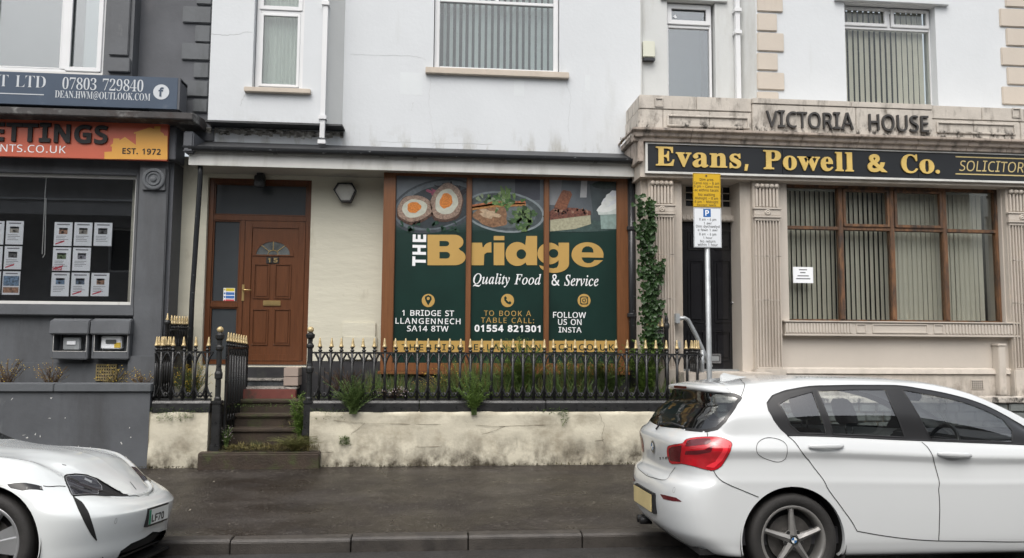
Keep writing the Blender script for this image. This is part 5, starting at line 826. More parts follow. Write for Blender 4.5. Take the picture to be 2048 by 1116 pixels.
    lettering('NTS.CO.UK', (XX(1, 296, Y), XX(132, 296, Y), ZZ(66, 305, Y), ZZ(66, 290, Y)), Y-.003, white_txt, sg, spacing=1.05)
    lettering('EST. 1972', R(245, 297, 322, 309, Y), Y-.006, bk, sg, bold=.02)
    # navy sign above the cornice
    nv = thing('office_sign', 'navy sign board with pale letters and round f badge above the cornice', 'sign', (-5.5, 10.72, 4.9)); Y = 10.70
    xr = XX(355, 187, Y); zt, zb = ZZ(178, 149, Y), ZZ(178, 213, Y); navy = mat('navy sign face', (.035, .058, .095), .5, var=.1, dirt=((.10, .12, .15), .6, .85, 3, None))
    MB().box(s_x0+.3, xr, Y, Y+.04, zb, zt).build('sign_board', navy, nv, bevel=.004); MB().box(xr+.0, xr+.03, Y+.005, YW, zb, zt-.0).build('sign_return', M['grey_dark'], nv)
    MB().box(s_x0+.3, xr+.03, Y+.04, YW, zt-.05, zt-.02).build('sign_top', M['grey_dark'], nv)
    lt = mat('pale sign lettering', (.50, .53, .56), .5, var=0)
    lettering('T LTD', R(-2, 151, 92, 174, Y), Y-.003, lt, nv, font='s', bold=-.010); MB().box(XX(-120, 188, Y), XX(88, 188, Y), Y-.003, Y-.001, ZZ(44, 189, Y), ZZ(44, 187.2, Y)).build('rule', lt, nv)
    lettering('07803 729840', R(125, 157, 287, 181, Y), Y-.003, lt, nv, font='s', bold=-.009)
    lettering('DEAN.HWM@OUTLOOK.COM', R(110, 183.5, 301, 200, Y), Y-.003, lt, nv, font='s', bold=-.004)
    c = W(322.5, 184, Y); q = XX(338.5, 184, Y)-c[0]; MB().prism(ellipse(c[0], c[1], q, q, 32), Y-.003, Y-.001).build('badge_disc', lt, nv); lettering('f', (c[0]-q*.33, c[0]+q*.33, c[1]-q*.62, c[1]+q*.62), Y-.006, navy, nv, bold=.03)
    # upper floor: bay with white window; recessed wall with quoins
    YB, YR = 10.92, 11.13; zl = zt-.1
    u = R(-700, -60, 213, 133, YB+.03); x0, x1, z0, z1 = s_x0+1.2, u[1], u[2], TOPZ-.3
    xe = XX(267, 70, YB)
    MB().wall(s_x0, xe, zl, TOPZ, YB, YB+.4, [(x0, x1, z0, z1)]).build('upper_wall', M['grey'], s)
    b = MB(); xi = XX(219, 70, YB-.03); b.box(xi, xe-.05, YB-.035, YB, ZZ(240, 112, YB), TOPZ); b.box(xi-.0, xe-.01, YB-.055, YB, ZZ(240, 146, YB), ZZ(240, 118, YB)); b.build('window_pilaster', M['grey'], s, bevel=.01)
    f = upvc_window('window', s, (x0, x1, z0, z1), YB+.03, .06)
    for px in (132, -20): xm = XX(px, 70, YB+.03); MB().box(xm-.05, xm+.05, YB+.02, YB+.10, z0+.06, z1-.06).build('mullion', M['upvc'], f, bevel=.005)
    xm = XX(132, 70, YB+.03); sash(f, xm+.02, x1-.035, z0+.035, z1-.05, YB+.005, .06); sash(f, XX(-20, 70, YB)+.05, xm-.05, z0+.06, z1-.05, YB+.03, .02)
    pane(f, x0+.06, x1-.08, z0+.07, z1-.06, YB+.06, M['gsky']); room(f, x0, x1, z0, z1, YB+.4, YB+1.5, M['room_mid'])
    MB().box(XX(170, 60, YB+.2), XX(200, 60, YB+.2), YB+.2, YB+.22, z0, z1).build('curtain', M['blind_white'], f); MB().box(x0, x1, YB+.3, YB+.32, z0, z1).build('net_curtain', M['room_mid'], f)
    MB().box(x0, x1+.02, YB-.04, YB+.05, z0-.06, z0).build('window_sill', M['upvc_dull'], s, bevel=.006)
    xw = XX(420, 120, YR)
    MB().box(xe-.05, xw+.1, YR, YR+.3, zc0-.1, TOPZ).build('recessed_wall', M['grey_dark'], s)
    for k, (pl, a, b_) in enumerate([(365, 497/3.1, 600/3.1), (385, 612/3.1, 225), (387, 387/3.1, 485/3.1), (363, 265/3.1, 373/3.1), (390, 155/3.1, 262/3.1), (365, 12, 143/3.1), (393, -25, 9), (366, -62, -28), (392, -96, -65)]):
        r = R(pl, a, 419, b_, YR-.03); MB().box(r[0], xw-.0, YR-.035, YR+.01, r[2]+.004, r[3]-.004).build('quoin', M['grey_light'], s, bevel=.012)
left_shop()
def property_cards():
    YV = 11.06; r = random.Random(9)
    cols = [(105, 141), (145, 181), (185, 221)]; rows = [(444, 491), (494.5, 541), (545, 592)]
    pos = ['top left', 'top middle', 'top right', 'middle left', 'middle', None, 'bottom left', 'bottom middle', 'bottom right']
    cards = []
    for j, (a, b) in enumerate(rows):
        for i, (c, d) in enumerate(cols):
            if pos[j*3+i]: cards.append((c-j*3, a+(i-1)*.5, d-j*3, b, f'{pos[j*3+i]} card of the right hand block of property sheets in the shop window'))
    for j, (a, b) in enumerate(rows): cards.append((8-j*3.5, a-3, 43-j*3.5, b-3, ['top', 'middle', 'bottom'][j]+' sheet of the right column in the left block of property sheets'))
    for j, (a, b) in enumerate(rows): cards.append((-31-j*3, a-3, 4-j*3.5, b-3, ['top', 'middle', 'bottom'][j]+' sheet cut by the left edge of the photo in the shop window'))
    pm = [mat('property photo', c, .4, var=.8, vs=34) for c in ((.12, .12, .12), (.30, .17, .11), (.16, .24, .34), (.14, .20, .10), (.32, .30, .26), (.10, .13, .18), (.24, .24, .27))]
    red = mat('red stamp print', (.55, .03, .06), .5, var=0); gt = mat('grey print', (.22, .22, .24), .5, var=0)
    for k, (x0, y0, x1, y1, lab) in enumerate(cards):
        R_ = R(x0, y0, x1, y1, YV); t = thing('property_card', lab, 'card', (R_[0], YV, R_[2]), 'property sheets hung in the display window')
        MB().box(*R_[:2], YV+.045, YV+.049, *R_[2:]).build('sheet', M['paper'], t)
        w, h = R_[1]-R_[0], R_[3]-R_[2]; Y = YV+.0445
        def bar(a, b, c, d, m, nm='print'): MB().box(R_[0]+w*a, R_[0]+w*b, Y-.001, Y, R_[2]+h*c, R_[2]+h*d).build(nm, m, t)
        bar(.15, .85, .88, .93, gt, 'heading')
        if lab.startswith('bottom sheet of the right col'): bar(.05, .95, .38, .80, pm[2], 'photo'); bar(.05, .95, .08, .32, pm[1], 'photo')
        else:
            z_ = r.uniform(-.06, .04); bar(.28+z_, .74, .50, .76, pm[(k*3+1) % 7], 'photo'); bar(.28+z_, .74, .68, .76, pm[(k*5+2) % 7] if k % 2 else pm[2], 'photo_sky'); bar(.40, .52, .54, .62, pm[0], 'photo_detail')
            b = MB()
            for q in range(4): b.box(R_[0]+w*.12, R_[0]+w*r.uniform(.55, .85), Y-.001, Y, R_[2]+h*(.40-q*.07), R_[2]+h*(.42-q*.07))
            b.build('text_lines', gt, t)
        if k % 3 == 0 or k == 7: MB().prism([(R_[0]+w*.1, R_[2]+h*.05), (R_[0]+w*.6, R_[2]+h*.18), (R_[0]+w*.6, R_[2]+h*.24), (R_[0]+w*.1, R_[2]+h*.10)], Y-.002, Y-.001).build('stamp', red, t)
        if pos[3] and k == 3: lettering('SOLD', (R_[0]+w*.02, R_[0]+w*.55, R_[2]+h*.02, R_[2]+h*.17), Y-.003, red, t, bold=.03)
    MB().build
property_cards()
def meters():
    YW = 11.0
    for k, (x0, x1, lab) in enumerate(((99, 180, 'open grey meter box with a grey dial meter, left one under the shop window'), (181, 262, 'open grey meter box with a white and yellow meter, right one under the shop window'))):
        r = R(x0, 637, x1, 718, YW-.2); t = thing('meter_box', lab, 'meter box', ((r[0]+r[1])/2, YW, r[2]), 'meter boxes under the shop window')
        zc = ZZ(140, 668, YW-.2); zb = ZZ(140, 703, YW-.2)
        b = MB(); b.box(r[0]+.02, r[0]+.045, YW-.2, YW, r[2], r[3]-.05); b.box(r[1]-.045, r[1]-.02, YW-.2, YW, r[2], r[3]-.05); b.box(r[0]+.045, r[1]-.045, YW-.2, YW, r[2], zb); b.box(r[0]+.045, r[1]-.045, YW-.03, YW, zb, zc); b.build('box_body', M['grey'], t, bevel=.008)
        MB().prof([(YW-.235, zc), (YW-.2, zc-.006), (YW, zc), (YW, r[3]), (YW-.12, r[3]), (YW-.22, r[3]-.035)], r[0]+.0, r[1]-.01).build('box_cover', M['grey'], t, bevel=.012)
        MB().ring(r[0]+.045, r[1]-.045, zb, zc, YW-.195, YW-.185, .006).build('rubber_edge', M['upvc_dull'], t)
        if k == 0: q = R(127, 675, 162, 700, YW-.1); mm = M['steel']
        else: q = R(203, 672, 244, 698, YW-.1); mm = M['paper']
        MB().box(q[0], q[1], YW-.12, YW-.03, q[2], q[3]).build('meter', mm, t, bevel=.012)
        w, h = q[1]-q[0], q[3]-q[2]
        MB().box(q[0]+w*.25, q[0]+w*.75, YW-.135, YW-.12, q[2]+h*.42, q[2]+h*.72).build('meter_window', M['room_mid'] if k else M['paper'], t, bevel=.004)
        if k: MB().box(q[0]+w*.66, q[0]+w*.97, YW-.124, YW-.12, q[2]+h*.1, q[2]+h*.5).build('yellow_label', mat('yellow label', (.6, .42, .05), .5, var=0), t)
        MB().tube([(q[0]+.03, YW-.08, q[2]), (q[0]+.03, YW-.08, zb)], .012, 6).tube([(r[0]+.10, YW-.06, zc), (r[0]+.11, YW-.09, zb)], .009, 6).build('cable', M['black_iron'], t)
    xv = XX(166, 740, YW-.02); t = thing('conduit', 'thin black conduit below the two meter boxes', 'pipe', (xv, YW, .4)); MB().tube([(xv, YW-.03, ZZ(166, 716, YW)), (xv, YW-.03, .5)], .012, 6).build('pipe', M['gutter'], t)
    r = R(192, 728, 234, 762, YW-.06); t = thing('air_brick', 'yellowish clay air brick low on the grey shop wall', 'air vent', (r[0], YW, r[2]))
    MB().box(*r[:2], YW-.075, YW-.051, *r[2:]).build('vent_body', mat('ochre clay vent', (.24, .19, .09), .8, var=.3, vs=12), t, bevel=.004); b = MB()
    for i in range(8):
        for j in range(5): a = r[0]+.02+(r[1]-r[0]-.04)*i/7.6; c = r[2]+.02+(r[3]-r[2]-.04)*j/4.6; b.box(a, a+.018, YW-.077, YW-.0755, c, c+.022)
    b.build('vent_holes', M['ink'], t)
meters()
# ================================================================ SOLICITORS
def solicitors():
    s = thing('solicitors_building', 'white and beige solicitors building at the right with fluted pilasters and inscribed parapet', 'building', (5, 11, 0))
    st, sl, ss = M['stone'], M['stone_lower'], M['stone_stained']
    XE = 10.5; YA = 11.22; YB = 10.97; YP_ = 10.35; YPI = 10.45; YWI = 10.58
    zpt = ZZ(1640, 202, YP_); zpb = ZZ(1640, 268, YP_)
    x0 = XX(1281, 120, YM)
    # upper walls
    w2 = R(1335, 3, 1431, 230, YA+.0); w3 = R(1692, 8, 1874, 260, YB)
    xret0, xret1 = XX(1481, 100, YA), XX(1513, 100, YB)
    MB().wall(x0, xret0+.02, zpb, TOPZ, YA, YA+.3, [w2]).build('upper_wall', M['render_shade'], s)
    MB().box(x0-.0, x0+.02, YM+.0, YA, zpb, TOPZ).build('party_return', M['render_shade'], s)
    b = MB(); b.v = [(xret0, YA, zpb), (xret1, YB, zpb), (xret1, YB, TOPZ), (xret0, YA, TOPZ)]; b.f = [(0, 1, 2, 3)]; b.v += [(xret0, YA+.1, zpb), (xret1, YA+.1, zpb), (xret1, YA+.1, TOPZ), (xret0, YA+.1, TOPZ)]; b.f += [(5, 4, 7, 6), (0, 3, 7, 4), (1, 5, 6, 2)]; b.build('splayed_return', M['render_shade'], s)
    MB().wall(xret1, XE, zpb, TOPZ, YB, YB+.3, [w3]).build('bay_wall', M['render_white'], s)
    q = [(1564.5, -9, 25), (1553, 27.5, 63.5), (1566.7, 66, 104), (1554.5, 106.5, 142), (1567.7, 145, 181), (1556.5, 184, 222), (1554, -45, -12), (1566, -84, -48)]
    for px, a, c in q:
        r = R(1513.5, a, px, c, YB); MB().box(r[0], r[1], YB-.028, YB+.01, r[2]+.005, r[3]-.005).build('quoin', M['quoin'], s, bevel=.012)
    for px, a, c in [(2009, -16, 16), (1998, 18.5, 55.5), (2011, 58, 93.5), (2001, 96, 133), (2013, 135.5, 171), (2003, 174, 211)]:
        r = R(px, a, 2060, c, YB); MB().box(r[0], r[1]+.15, YB-.028, YB+.01, r[2]+.005, r[3]-.005).build('quoin', M['quoin'], s, bevel=.012)
    # tall narrow window
    a0, a1, z0, z1 = w2; y = YA+.08; tz = ZZ(1383, 54, y)
    f = upvc_window('window', s, (a0, a1-.03, z0, z1-.01), y, .04, cuts=[('h', tz)]); sash(f, a0+.02, a1-.05, tz+.03, z1-.03, y-.02, .07)
    pane(f, a0+.04, a1-.07, z0+.05, tz-.02, y+.03, M['gsky']); pane(f, a0+.04, a1-.07, tz+.04, z1-.05, y+.03, M['gsky']); room(f, a0, a1, z0, z1, y+.1, y+1.6, M['room_mid'])
    MB().box(a0, a1, y+.6, y+.62, z0, z1).build('inner_blind', mat('pale grey inner blind', (.13, .16, .17), .9, var=.25, vs=.8), f)
    c = W(1350, 33, y+.02); MB().prism(ellipse(c[0], c[1], .03, .025, 7, .4, .2), y+.02, y+.024).build('sticker', M['paper'], f)
    r = R(1322, -6, 1455, 5, YA-.04); MB().box(r[0], r[1], YA-.05, YA, z1, z1+.07).build('window_hood', M['render_shade'], s, bevel=.006)
    # wide bay window
    a0, a1, z0, z1 = w3; y = YB+.14; tz = ZZ(1782, 58, y); xm = XX(1777, 40, y)
    f = upvc_window('window', s, (a0, a1, z0, z1-.01), y, .02, cuts=[('h', tz), ('v', xm, tz, z1-.02)]); sash(f, a0-.05, xm-.03, tz+.025, z1-.02, y-.02, .05); sash(f, xm+.03, a1-.02, tz+.025, z1-.02, y-.02, .05)
    pane(f, a0+.02, a1-.02, z0+.02, tz-.02, y+.02, M['gpane']); pane(f, a0+.02, a1-.02, tz+.02, z1-.04, y+.021, M['gpane']); room(f, a0, a1, z0, z1, y+.2, y+1.8, M['room'])
    slats(f, a0, a1, z0, z1, y+.12, .092, .089, .42, M['blind'], closed_from=XX(1800, 100, y), ang2=.22, jitter=.10, seed=8)
    r = R(1672, -2, 1898, 13, YB-.06); MB().box(r[0], r[1], YB-.07, YB, z1, z1+.11).build('window_hood', M['render_white'], s, bevel=.006)
    # parapet in blocks with joints; left return runs back to the wall
    xL = XX(1279, 225, YP_); zmid = ZZ(1640, 230, YP_); k = random.Random(4)
    MB().box(xL+.02, XE, YP_+.02, YM+.1, zpb-.1, zpt-.02).build('parapet_core', ss, s)
    def block(ax, bx, za, zb, y0, nm='parapet_block'): MB().box(ax+.003, bx-.003, y0+k.uniform(-.003, .003), YP_+.05, za+.003, zb-.003).build(nm, ss, s, bevel=.007)
    xs_t = [xL]+[XX(p, 215, YP_) for p in (1393, 1503)]; xs_r = [XX(p, 215, YP_) for p in (1862, 1963, 2048)]+[XE]
    for g in (xs_t, xs_r):
        for i in range(len(g)-1): block(g[i], g[i+1], zmid+.005, zpt, YP_)
    for g in ([1279, 1326, 1419, 1503], [1862, 1947, 2040, 2100]):
        for i in range(len(g)-1): block(XX(g[i], 245, YP_), XX(g[i+1], 245, YP_), zpb-.02, zmid, YP_)
    block(XX(2100, 245, YP_), XE, zpb-.02, zmid, YP_)
    cx0, cx1 = XX(1503, 235, YP_), XX(1862, 235, YP_); cj = XX(1709, 235, YP_)
    block(cx0, cj, zpb-.02, zpt-.09, YP_-.035); block(cj, cx1, zpb-.02, zpt-.09, YP_-.035); block(cx0, XX(1700, 210, YP_), zpt-.088, zpt, YP_-.045, 'coping_block'); block(XX(1700, 210, YP_), cx1, zpt-.088, zpt, YP_-.045, 'coping_block')
    for a, b_ in ((1333, 1498), (1872, 2030)):
        r = R(a, 232 if a < 1500 else 246, b_, 255 if a < 1500 else 268, YP_); MB().ring(r[0], r[1], r[2], r[3], YP_-.022, YP_-.004, .028).build('panel_moulding', ss, s, bevel=.006)
    for a in (1318, 2032): r = R(a-9, 196 if a < 1500 else 217, a+9, 214 if a < 1500 else 236, YP_); MB().ring(*r, YP_-.016, YP_-.004, .02).build('square_boss', ss, s, bevel=.006)
    MB().box(xL, xL+.06, YP_, YM, zmid+.003, zpt-.003).box(xL-.012, xL+.05, YP_+.004, YM, zpb, zmid-.003).build('parapet_return', ss, s, bevel=.008)
    let = mat('dark bronze raised letter', (.045, .042, .040), .45, var=.1)
    lettering('VICTORIA', (XX(1529, 238, YP_), XX(1702, 240, YP_), ZZ(1615, 257, YP_-.05), ZZ(1615, 223, YP_-.05)), YP_-.075, let, s, depth=.04, name='letter', split=True, bold=.002)
    lettering('HOUSE', (XX(1733, 246, YP_), XX(1851, 246, YP_), ZZ(1792, 263, YP_-.05), ZZ(1792, 230, YP_-.05)), YP_-.075, let, s, depth=.04, name='letter', split=True, bold=.002)
    # cornice with return
    zc0 = ZZ(1640, 294, YP_)
    prof = lambda o: [(YP_+.1, zc0), (YP_-.02-o, zc0), (YP_-.03-o, zc0+.05), (YP_-.07-o, zc0+.07), (YP_-.08-o, zc0+.115), (YP_-.13-o, zc0+.14), (YP_-.13-o, zpb-.02), (YP_+.1, zpb)]
    edges = [xL-.1]+[XX(p, 280, YP_) for p in (1380, 1480, 1600, 1712, 1830, 1930, 2010)]+[XE]
    for a, b_ in zip(edges[:-1], edges[1:]): MB().prof(prof(0), a+.002, b_-.002).build('cornice_stone', M['cornice_stone'], s, bevel=.005)
    MB().box(xL-.13, xL-.1+.002, YP_-.13, YM, zpb-.06, zpb-.02).box(xL-.085, xL+.03, YP_-.08, YM, zc0+.05, zpb-.06).box(xL-.03, xL+.05, YP_-.03, YM, zc0-.3, zc0+.05).build('cornice_return', M['cornice_stone'], s, bevel=.01)
    # wall behind the sign, shopfront wall
    zs0 = ZZ(1640, 356, 10.4)
    MB().box(xL+.02, XE, YP_+.06, YWI+.3, zs0-.05, zc0).build('frieze_wall', st, s)
    xP = [(XX(1302, 520, YPI), XX(1348, 520, YPI)), (XX(1513, 520, YPI), XX(1561, 520, YPI)), (XX(2024, 520, YPI), XX(2072, 520, YPI))]
    dx0, dx1 = XX(1366, 600, YPI+.1), XX(1476, 600, 10.95)
    wl = (XX(1576, 510, YWI), XX(2006, 510, YWI), ZZ(1790, 645, YWI), ZZ(1790, 371, YWI))
    MB().wall(XX(1483, 600, YWI), XE, -.1, zs0, YWI, YWI+.5, [wl]).build('shopfront_wall', sl, s)
    MB().box(xb+.06, dx0, YWI, YWI+.7, -.1, zs0).build('door_jamb_wall', st, s)
    MB().box(xb+.1, XX(1366, 600, YPI+.1)-.0, YWI-.02, YWI, -.1, zs0-.1).build('jamb_face', st, s)
    # pilasters
    for i, (a, b_) in enumerate(xP):
        y0 = YPI; y1 = YWI+.02; zb = ZZ(1535, 738, YPI)
        p = MB().box(a-.02, b_+.02, y0+.045, y1, -.1, zs0).build('pilaster', st, s, bevel=.008)
        zt = ZZ((1325, 1536, 2045)[i], (430, 437, 447)[i], y0); zq = ZZ((1325, 1536, 2045)[i], (412, 419, 428)[i], y0); zh = ZZ((1325, 1536, 2045)[i], (366, 372, 384)[i], y0)
        n = 8; w = (b_-a)
        fl = MB()
        for j in range(n+1):                      # fillets between flutes
            c = a+w*j/n; fl.box(c-.009, c+.009, y0+.01, y0+.046, max(zb, .1)+.03, zt-.03)
        fl.box(a-.01, b_+.01, y0+.008, y0+.046, zt-.03, zt+.01); fl.box(a-.01, b_+.01, y0+.008, y0+.046, max(zb, .1), max(zb, .1)+.03)
        fl.build('fluting', st, p, bevel=.004)
        MB().box(a-.03, b_+.03, y0-.01, y0+.046, zt+.01, zt+.045).box(a-.02, b_+.02, y0+.0, y0+.046, zt+.045, zq+.0).box(a-.035, b_+.035, y0-.015, y0+.046, zq, zq+.03).build('necking', st, p, bevel=.006)
        cp = MB()
        for j in range(7): c = a+w*(j+.5)/7; cp.box(c-.016, c+.016, y0+.005, y0+.046, zq+.04, zh-.03)
        cp.build('capital_flutes', st, p, bevel=.005)
        for j in range(5): c = a+w*(j+.5)/5; MB().lathe((c, y0+.03, zh), [(.012, -.055), (.034, -.04), (.038, -.02), (.030, -.004), (.008, 0)], 10, 'y').build('bead', st, p, smooth=True)
        MB().lathe(((a+b_)/2, y0+.0, (zt+zq)/2+.025), [(.045, 0), (.045, -.01), (.03, -.018), (.02, -.01), (.006, -.02)], 12, 'y').build('rosette', st, p)
        MB().box(a-.05, b_+.05, y0-.02, y1, -.1, max(zb, .1)).build('pilaster_base', sl, p, bevel=.012)
        for zz in (ZZ(1535, 512, y0), ZZ(1535, 600, y0)): MB().box(a-.021, b_+.021, y0+.008, y0+.0099, zz-.004, zz+.004).build('joint', M['stone_stained'], p)
    # door recess: reveals, transom light, door
    YD = 10.95; MB().box(dx1, XX(1483, 600, YWI)+.02, YWI+.03, YD+.2, -.1, zs0).build('door_reveal', st, s)
    zdt = ZZ(1420, 444, YD); ztl = ZZ(1420, 430, YD-.05)
    MB().box(dx0-.01, dx1, YD-.12, YD+.1, zdt, zdt+.09).build('door_lintel', st, s, bevel=.008)
    b = MB(); 
    for i in range(14): a = dx0+.02+(dx1-dx0-.04)*i/14; b.box(a, a+.03, YD-.135, YD-.12, zdt+.02, zdt+.075)
    b.build('reeded_band', st, s)
    MB().wall(dx0-.01, dx1, zdt+.09, zs0, YD-.04, YD+.1, [(XX(1368, 390, YD), XX(1463, 390, YD), ZZ(1415, 416, YD), ZZ(1415, 371, YD))]).build('transom_wall', st, s)
    r = R(1368, 371, 1463, 416, YD); g = MB().ring(*r, YD-.02, YD+.03, .02)
    for t in (.2, .4, .6, .8): g.box(r[0]+(r[1]-r[0])*t-.008, r[0]+(r[1]-r[0])*t+.008, YD-.015, YD+.01, r[2]+.02, r[3]-.02)
    for t in (.33, .66): g.box(r[0]+.02, r[1]-.02, YD-.013, YD+.008, r[2]+(r[3]-r[2])*t-.008, r[2]+(r[3]-r[2])*t+.008)
    fl_ = g.build('transom_light', M['quoin'], s); cm = ((r[0]+r[1])/2, (r[2]+r[3])/2); MB().prism([(cm[0]-.13, cm[1]), (cm[0], cm[1]+.07), (cm[0]+.13, cm[1]), (cm[0], cm[1]-.07)], YD-.02, YD-.016).build('lozenge', M['quoin'], fl_); MB().box(r[0], r[1], YD+.03, YD+.036, r[2], r[3]).build('pane', M['black_gloss'], fl_)
    zdb = ZZ(1420, 738, YD)
    d = MB().box(dx0-.01, dx1, YD, YD+.05, zdb, zdt).build('black_door', M['black_gloss'], s)
    for a in ((1375, 462, 1408, 500), (1428, 462, 1462, 500), (1375, 520, 1408, 645), (1428, 520, 1462, 645), (1375, 662, 1408, 722), (1428, 662, 1462, 722)):
        r = R(*a, YD); MB().ring(*r, YD-.015, YD, .022).build('door_moulding', M['black_gloss'], d, bevel=.006); MB().box(r[0]+.045, r[1]-.045, YD-.010, YD, r[2]+.045, r[3]-.045).build('door_panel', M['black_gloss'], d, bevel=.008)
    r = R(1401, 708, 1442, 726, YD-.02); MB().ring(*r, YD-.03, YD-.016, .025).build('letter_plate', M['chrome'], d, bevel=.004); MB().box(r[0]+.03, r[1]-.03, YD-.026, YD-.016, r[2]+.03, r[3]-.03).build('letter_flap', M['steel'], d, bevel=.004)
    c = W(1464, 606, YD); MB().lathe((c[0], YD, c[1]), [(.025, 0), (.025, -.01), (.012, -.015), (.02, -.04), (.008, -.05)], 12, 'y').build('door_knob', M['chrome'], d, smooth=True)
    MB().box(dx0-.1, dx1+.2, 10.2, YD+.1, -.1, zdb-.02).build('door_step', sl, s, bevel=.015)
    MB().box(dx0-.1, dx1+.05, YD-.25, YD, zdb-.02, zdb+.0).build('threshold', M['steel'], s)
    # timber window
    x0, x1, z0, z1 = wl; y = YWI+.07; ow = M['old_wood']
    zt_ = ZZ(1790, 459, y); mx = [XX(p, 550, y) for p in (1684, 1787, 1893)]
    f = MB().ring(x0, x1, z0, z1, y, y+.09, .03, .05, .04)
    w = f.build('shop_window', ow, s, bevel=.005)
    wr = XX(1993, 510, y); MB().box(wr, x1-.03, y-.01, y+.08, z0+.04, z1-.05).build('jamb', ow, w, bevel=.005)
    e = [x0+.03]+mx+[wr]
    for xm in mx: MB().box(xm-.035, xm+.035, y-.012, y+.085, z0+.04, z1-.05).build('mullion', ow, w, bevel=.006)
    for i in range(4):
        a, b_ = e[i]+(.035 if i else 0), e[i+1]-(.035 if i < 3 else 0)
        MB().box(a, b_, y-.006, y+.08, zt_-.025, zt_+.025).build('transom', ow, w, bevel=.005)
        pane(w, a, b_, z0+.04, zt_-.025, y+.035, M['gpane']); pane(w, a, b_, zt_+.025, z1-.05, y+.035, M['gpane'])
        if i in (1, 2): sash(w, a+.005, b_-.005, zt_+.03, z1-.06, y-.025, .04, .05, ow)
    room(w, x0, x1, z0, z1, y+.3, y+2.4, M['room'])
    slats(w, x0+.03, XX(1970, 550, y+.18), z0+.03, z1, y+.2, .077, .089, .50, M['blind'], closed_from=XX(1790, 550, y+.2), ang2=.20, jitter=.10, seed=3)
    MB().box(x0, x1, y+.17, y+.23, z1-.06, z1).build('blind_track', M['upvc_dull'], w)
    MB().box(x0-.02, x1+.02, YWI-.06, YWI+.07, z0-.045, z0).build('window_sill', ow, s, bevel=.006)
    # carved sill band
    r = R(1570, 646, 2036, 669, YWI-.08); b = MB().box(r[0], r[1], YWI-.09, YWI, r[2], r[3]); b.box(r[0]-.02, r[1]+.02, YWI-.11, YWI, r[2]-.03, r[2]-.001); b.box(r[0]-.02, r[1]+.02, YWI-.115, YWI, r[3]+.001, r[3]+.022); sb = b.build('sill_band', sl, s, bevel=.005)
    for a, c in ((1572, 1706), (1892, 2034)):
        n = 22
        dd = MB(); X0, X1 = XX(a, 657, YWI-.1), XX(c, 657, YWI-.1)
        for i in range(n): q = X0+(X1-X0)*i/n; dd.box(q, q+.026, YWI-.105, YWI-.0895, r[2]+.02, r[3]-.015)
        dd.build('dentils', sl, sb)
    for a, c in ((1713, 1733), (1868, 1888), (1745, 1856)):
        q = (XX(a, 657, YWI-.1), XX(c, 657, YWI-.1)); MB().ring(q[0], q[1], r[2]+.02, r[3]-.015, YWI-.103, YWI-.0895, .015).build('sill_panel', sl, sb)
    q = R(1561, 738, 2025, 748, YWI-.04); MB().prof([(YWI-.07, q[2]), (YWI, q[2]-.01), (YWI, q[3]+.02), (YWI-.05, q[3])], xP[1][1]+.05, XE).build('plinth_ledge', sl, s, bevel=.006)
    MB().box(xP[1][1]+.03, XE, YWI-.04, YWI, -.1, q[2]-.012).build('plinth_wall', sl, s)
    for px, a, b_ in ((1758, 668, 700), (1866, 668, 700)):
        pass
    # air vent and stub pipe
    r = R(1942, 759, 1968, 779, YWI-.05); v = thing('air_brick', 'beige terracotta air brick with square holes beside the boxed pipe', 'air vent', (r[0], YWI, r[2])); MB().box(*r[:2], YWI-.052, YWI-.0405, *r[2:]).build('vent_body', st, v, bevel=.004); b = MB()
    for i in range(6):
        for j in range(4): a = r[0]+.012+(r[1]-r[0]-.02)*i/6; c = r[2]+.014+(r[3]-r[2]-.02)*j/4; b.box(a, a+.019, YWI-.0535, YWI-.0522, c, c+.022)
    b.build('vent_holes', M['ink'], v)
    r = R(1993, 692, 2007, 790, YWI-.08); v = thing('boxed_pipe', 'short square beige pipe casing on the solicitors wall near the right edge', 'pipe', (r[0], YWI, r[2])); MB().box(*r[:2], YWI-.14, YWI-.001, *r[2:]).build('casing', sl, v, bevel=.008); MB().box(r[0]-.015, r[1]+.015, YWI-.15, YWI-.001, r[3], r[3]+.035).build('cap', sl, v, bevel=.008)
    # notice in the window
    r = R(1586, 534, 1626, 566, YWI+.1); n = thing('paper_notice', 'white printed paper notice taped inside the solicitors window', 'notice', (r[0], YWI+.1, r[2])); MB().box(*r[:2], YWI+.096, YWI+.1, *r[2:]).build('sheet', M['paper'], n)
    w_, h_ = r[1]-r[0], r[3]-r[2]
    b = MB()
    for q, (a, c) in zip((.8, .62, .42, .24), ((.3, .7), (.35, .62), (.22, .78), (.15, .85))): b.box(r[0]+w_*a, r[0]+w_*c, YWI+.0945, YWI+.0955, r[2]+h_*q, r[2]+h_*(q+.05))
    b.build('text_lines', M['ink'], n)
    # sign board
    g = thing('fascia_sign', 'long black fascia sign with gold serif lettering above the solicitors window', 'sign', (5, 10.4, 4.4)); Y = 10.38
    X0 = XX(1290, 315, Y); zt, zb = ZZ(1640, 296, Y), ZZ(1640, 356, Y)
    blk = mat('black sign face', (.012, .014, .017), .35, var=.1); gd = mat('gold sign letter', (.62, .44, .13), .45, var=.12, vs=3); gp = mat('pale gold line', (.55, .44, .20), .45, var=0)
    jp = [X0+.035]+[XX(p, 330, Y) for p in (1565, 1836)]+[XE]
    for a, b_ in zip(jp[:-1], jp[1:]): MB().box(a+.003, b_-.003, Y, Y+.03, zb+.03, zt-.02).build('sign_panel', blk, g, bevel=.002)
    MB().box(X0, XE, Y-.02, Y+.08, zb, zb+.03).box(X0, XE, Y-.02, Y+.08, zt-.02, zt).box(X0, X0+.035, Y-.02, Y+.08, zb+.03, zt-.02).box(X0, XE, Y+.03, Y+.08, zb+.03, zt-.02).build('sign_frame', M['fascia'], g)
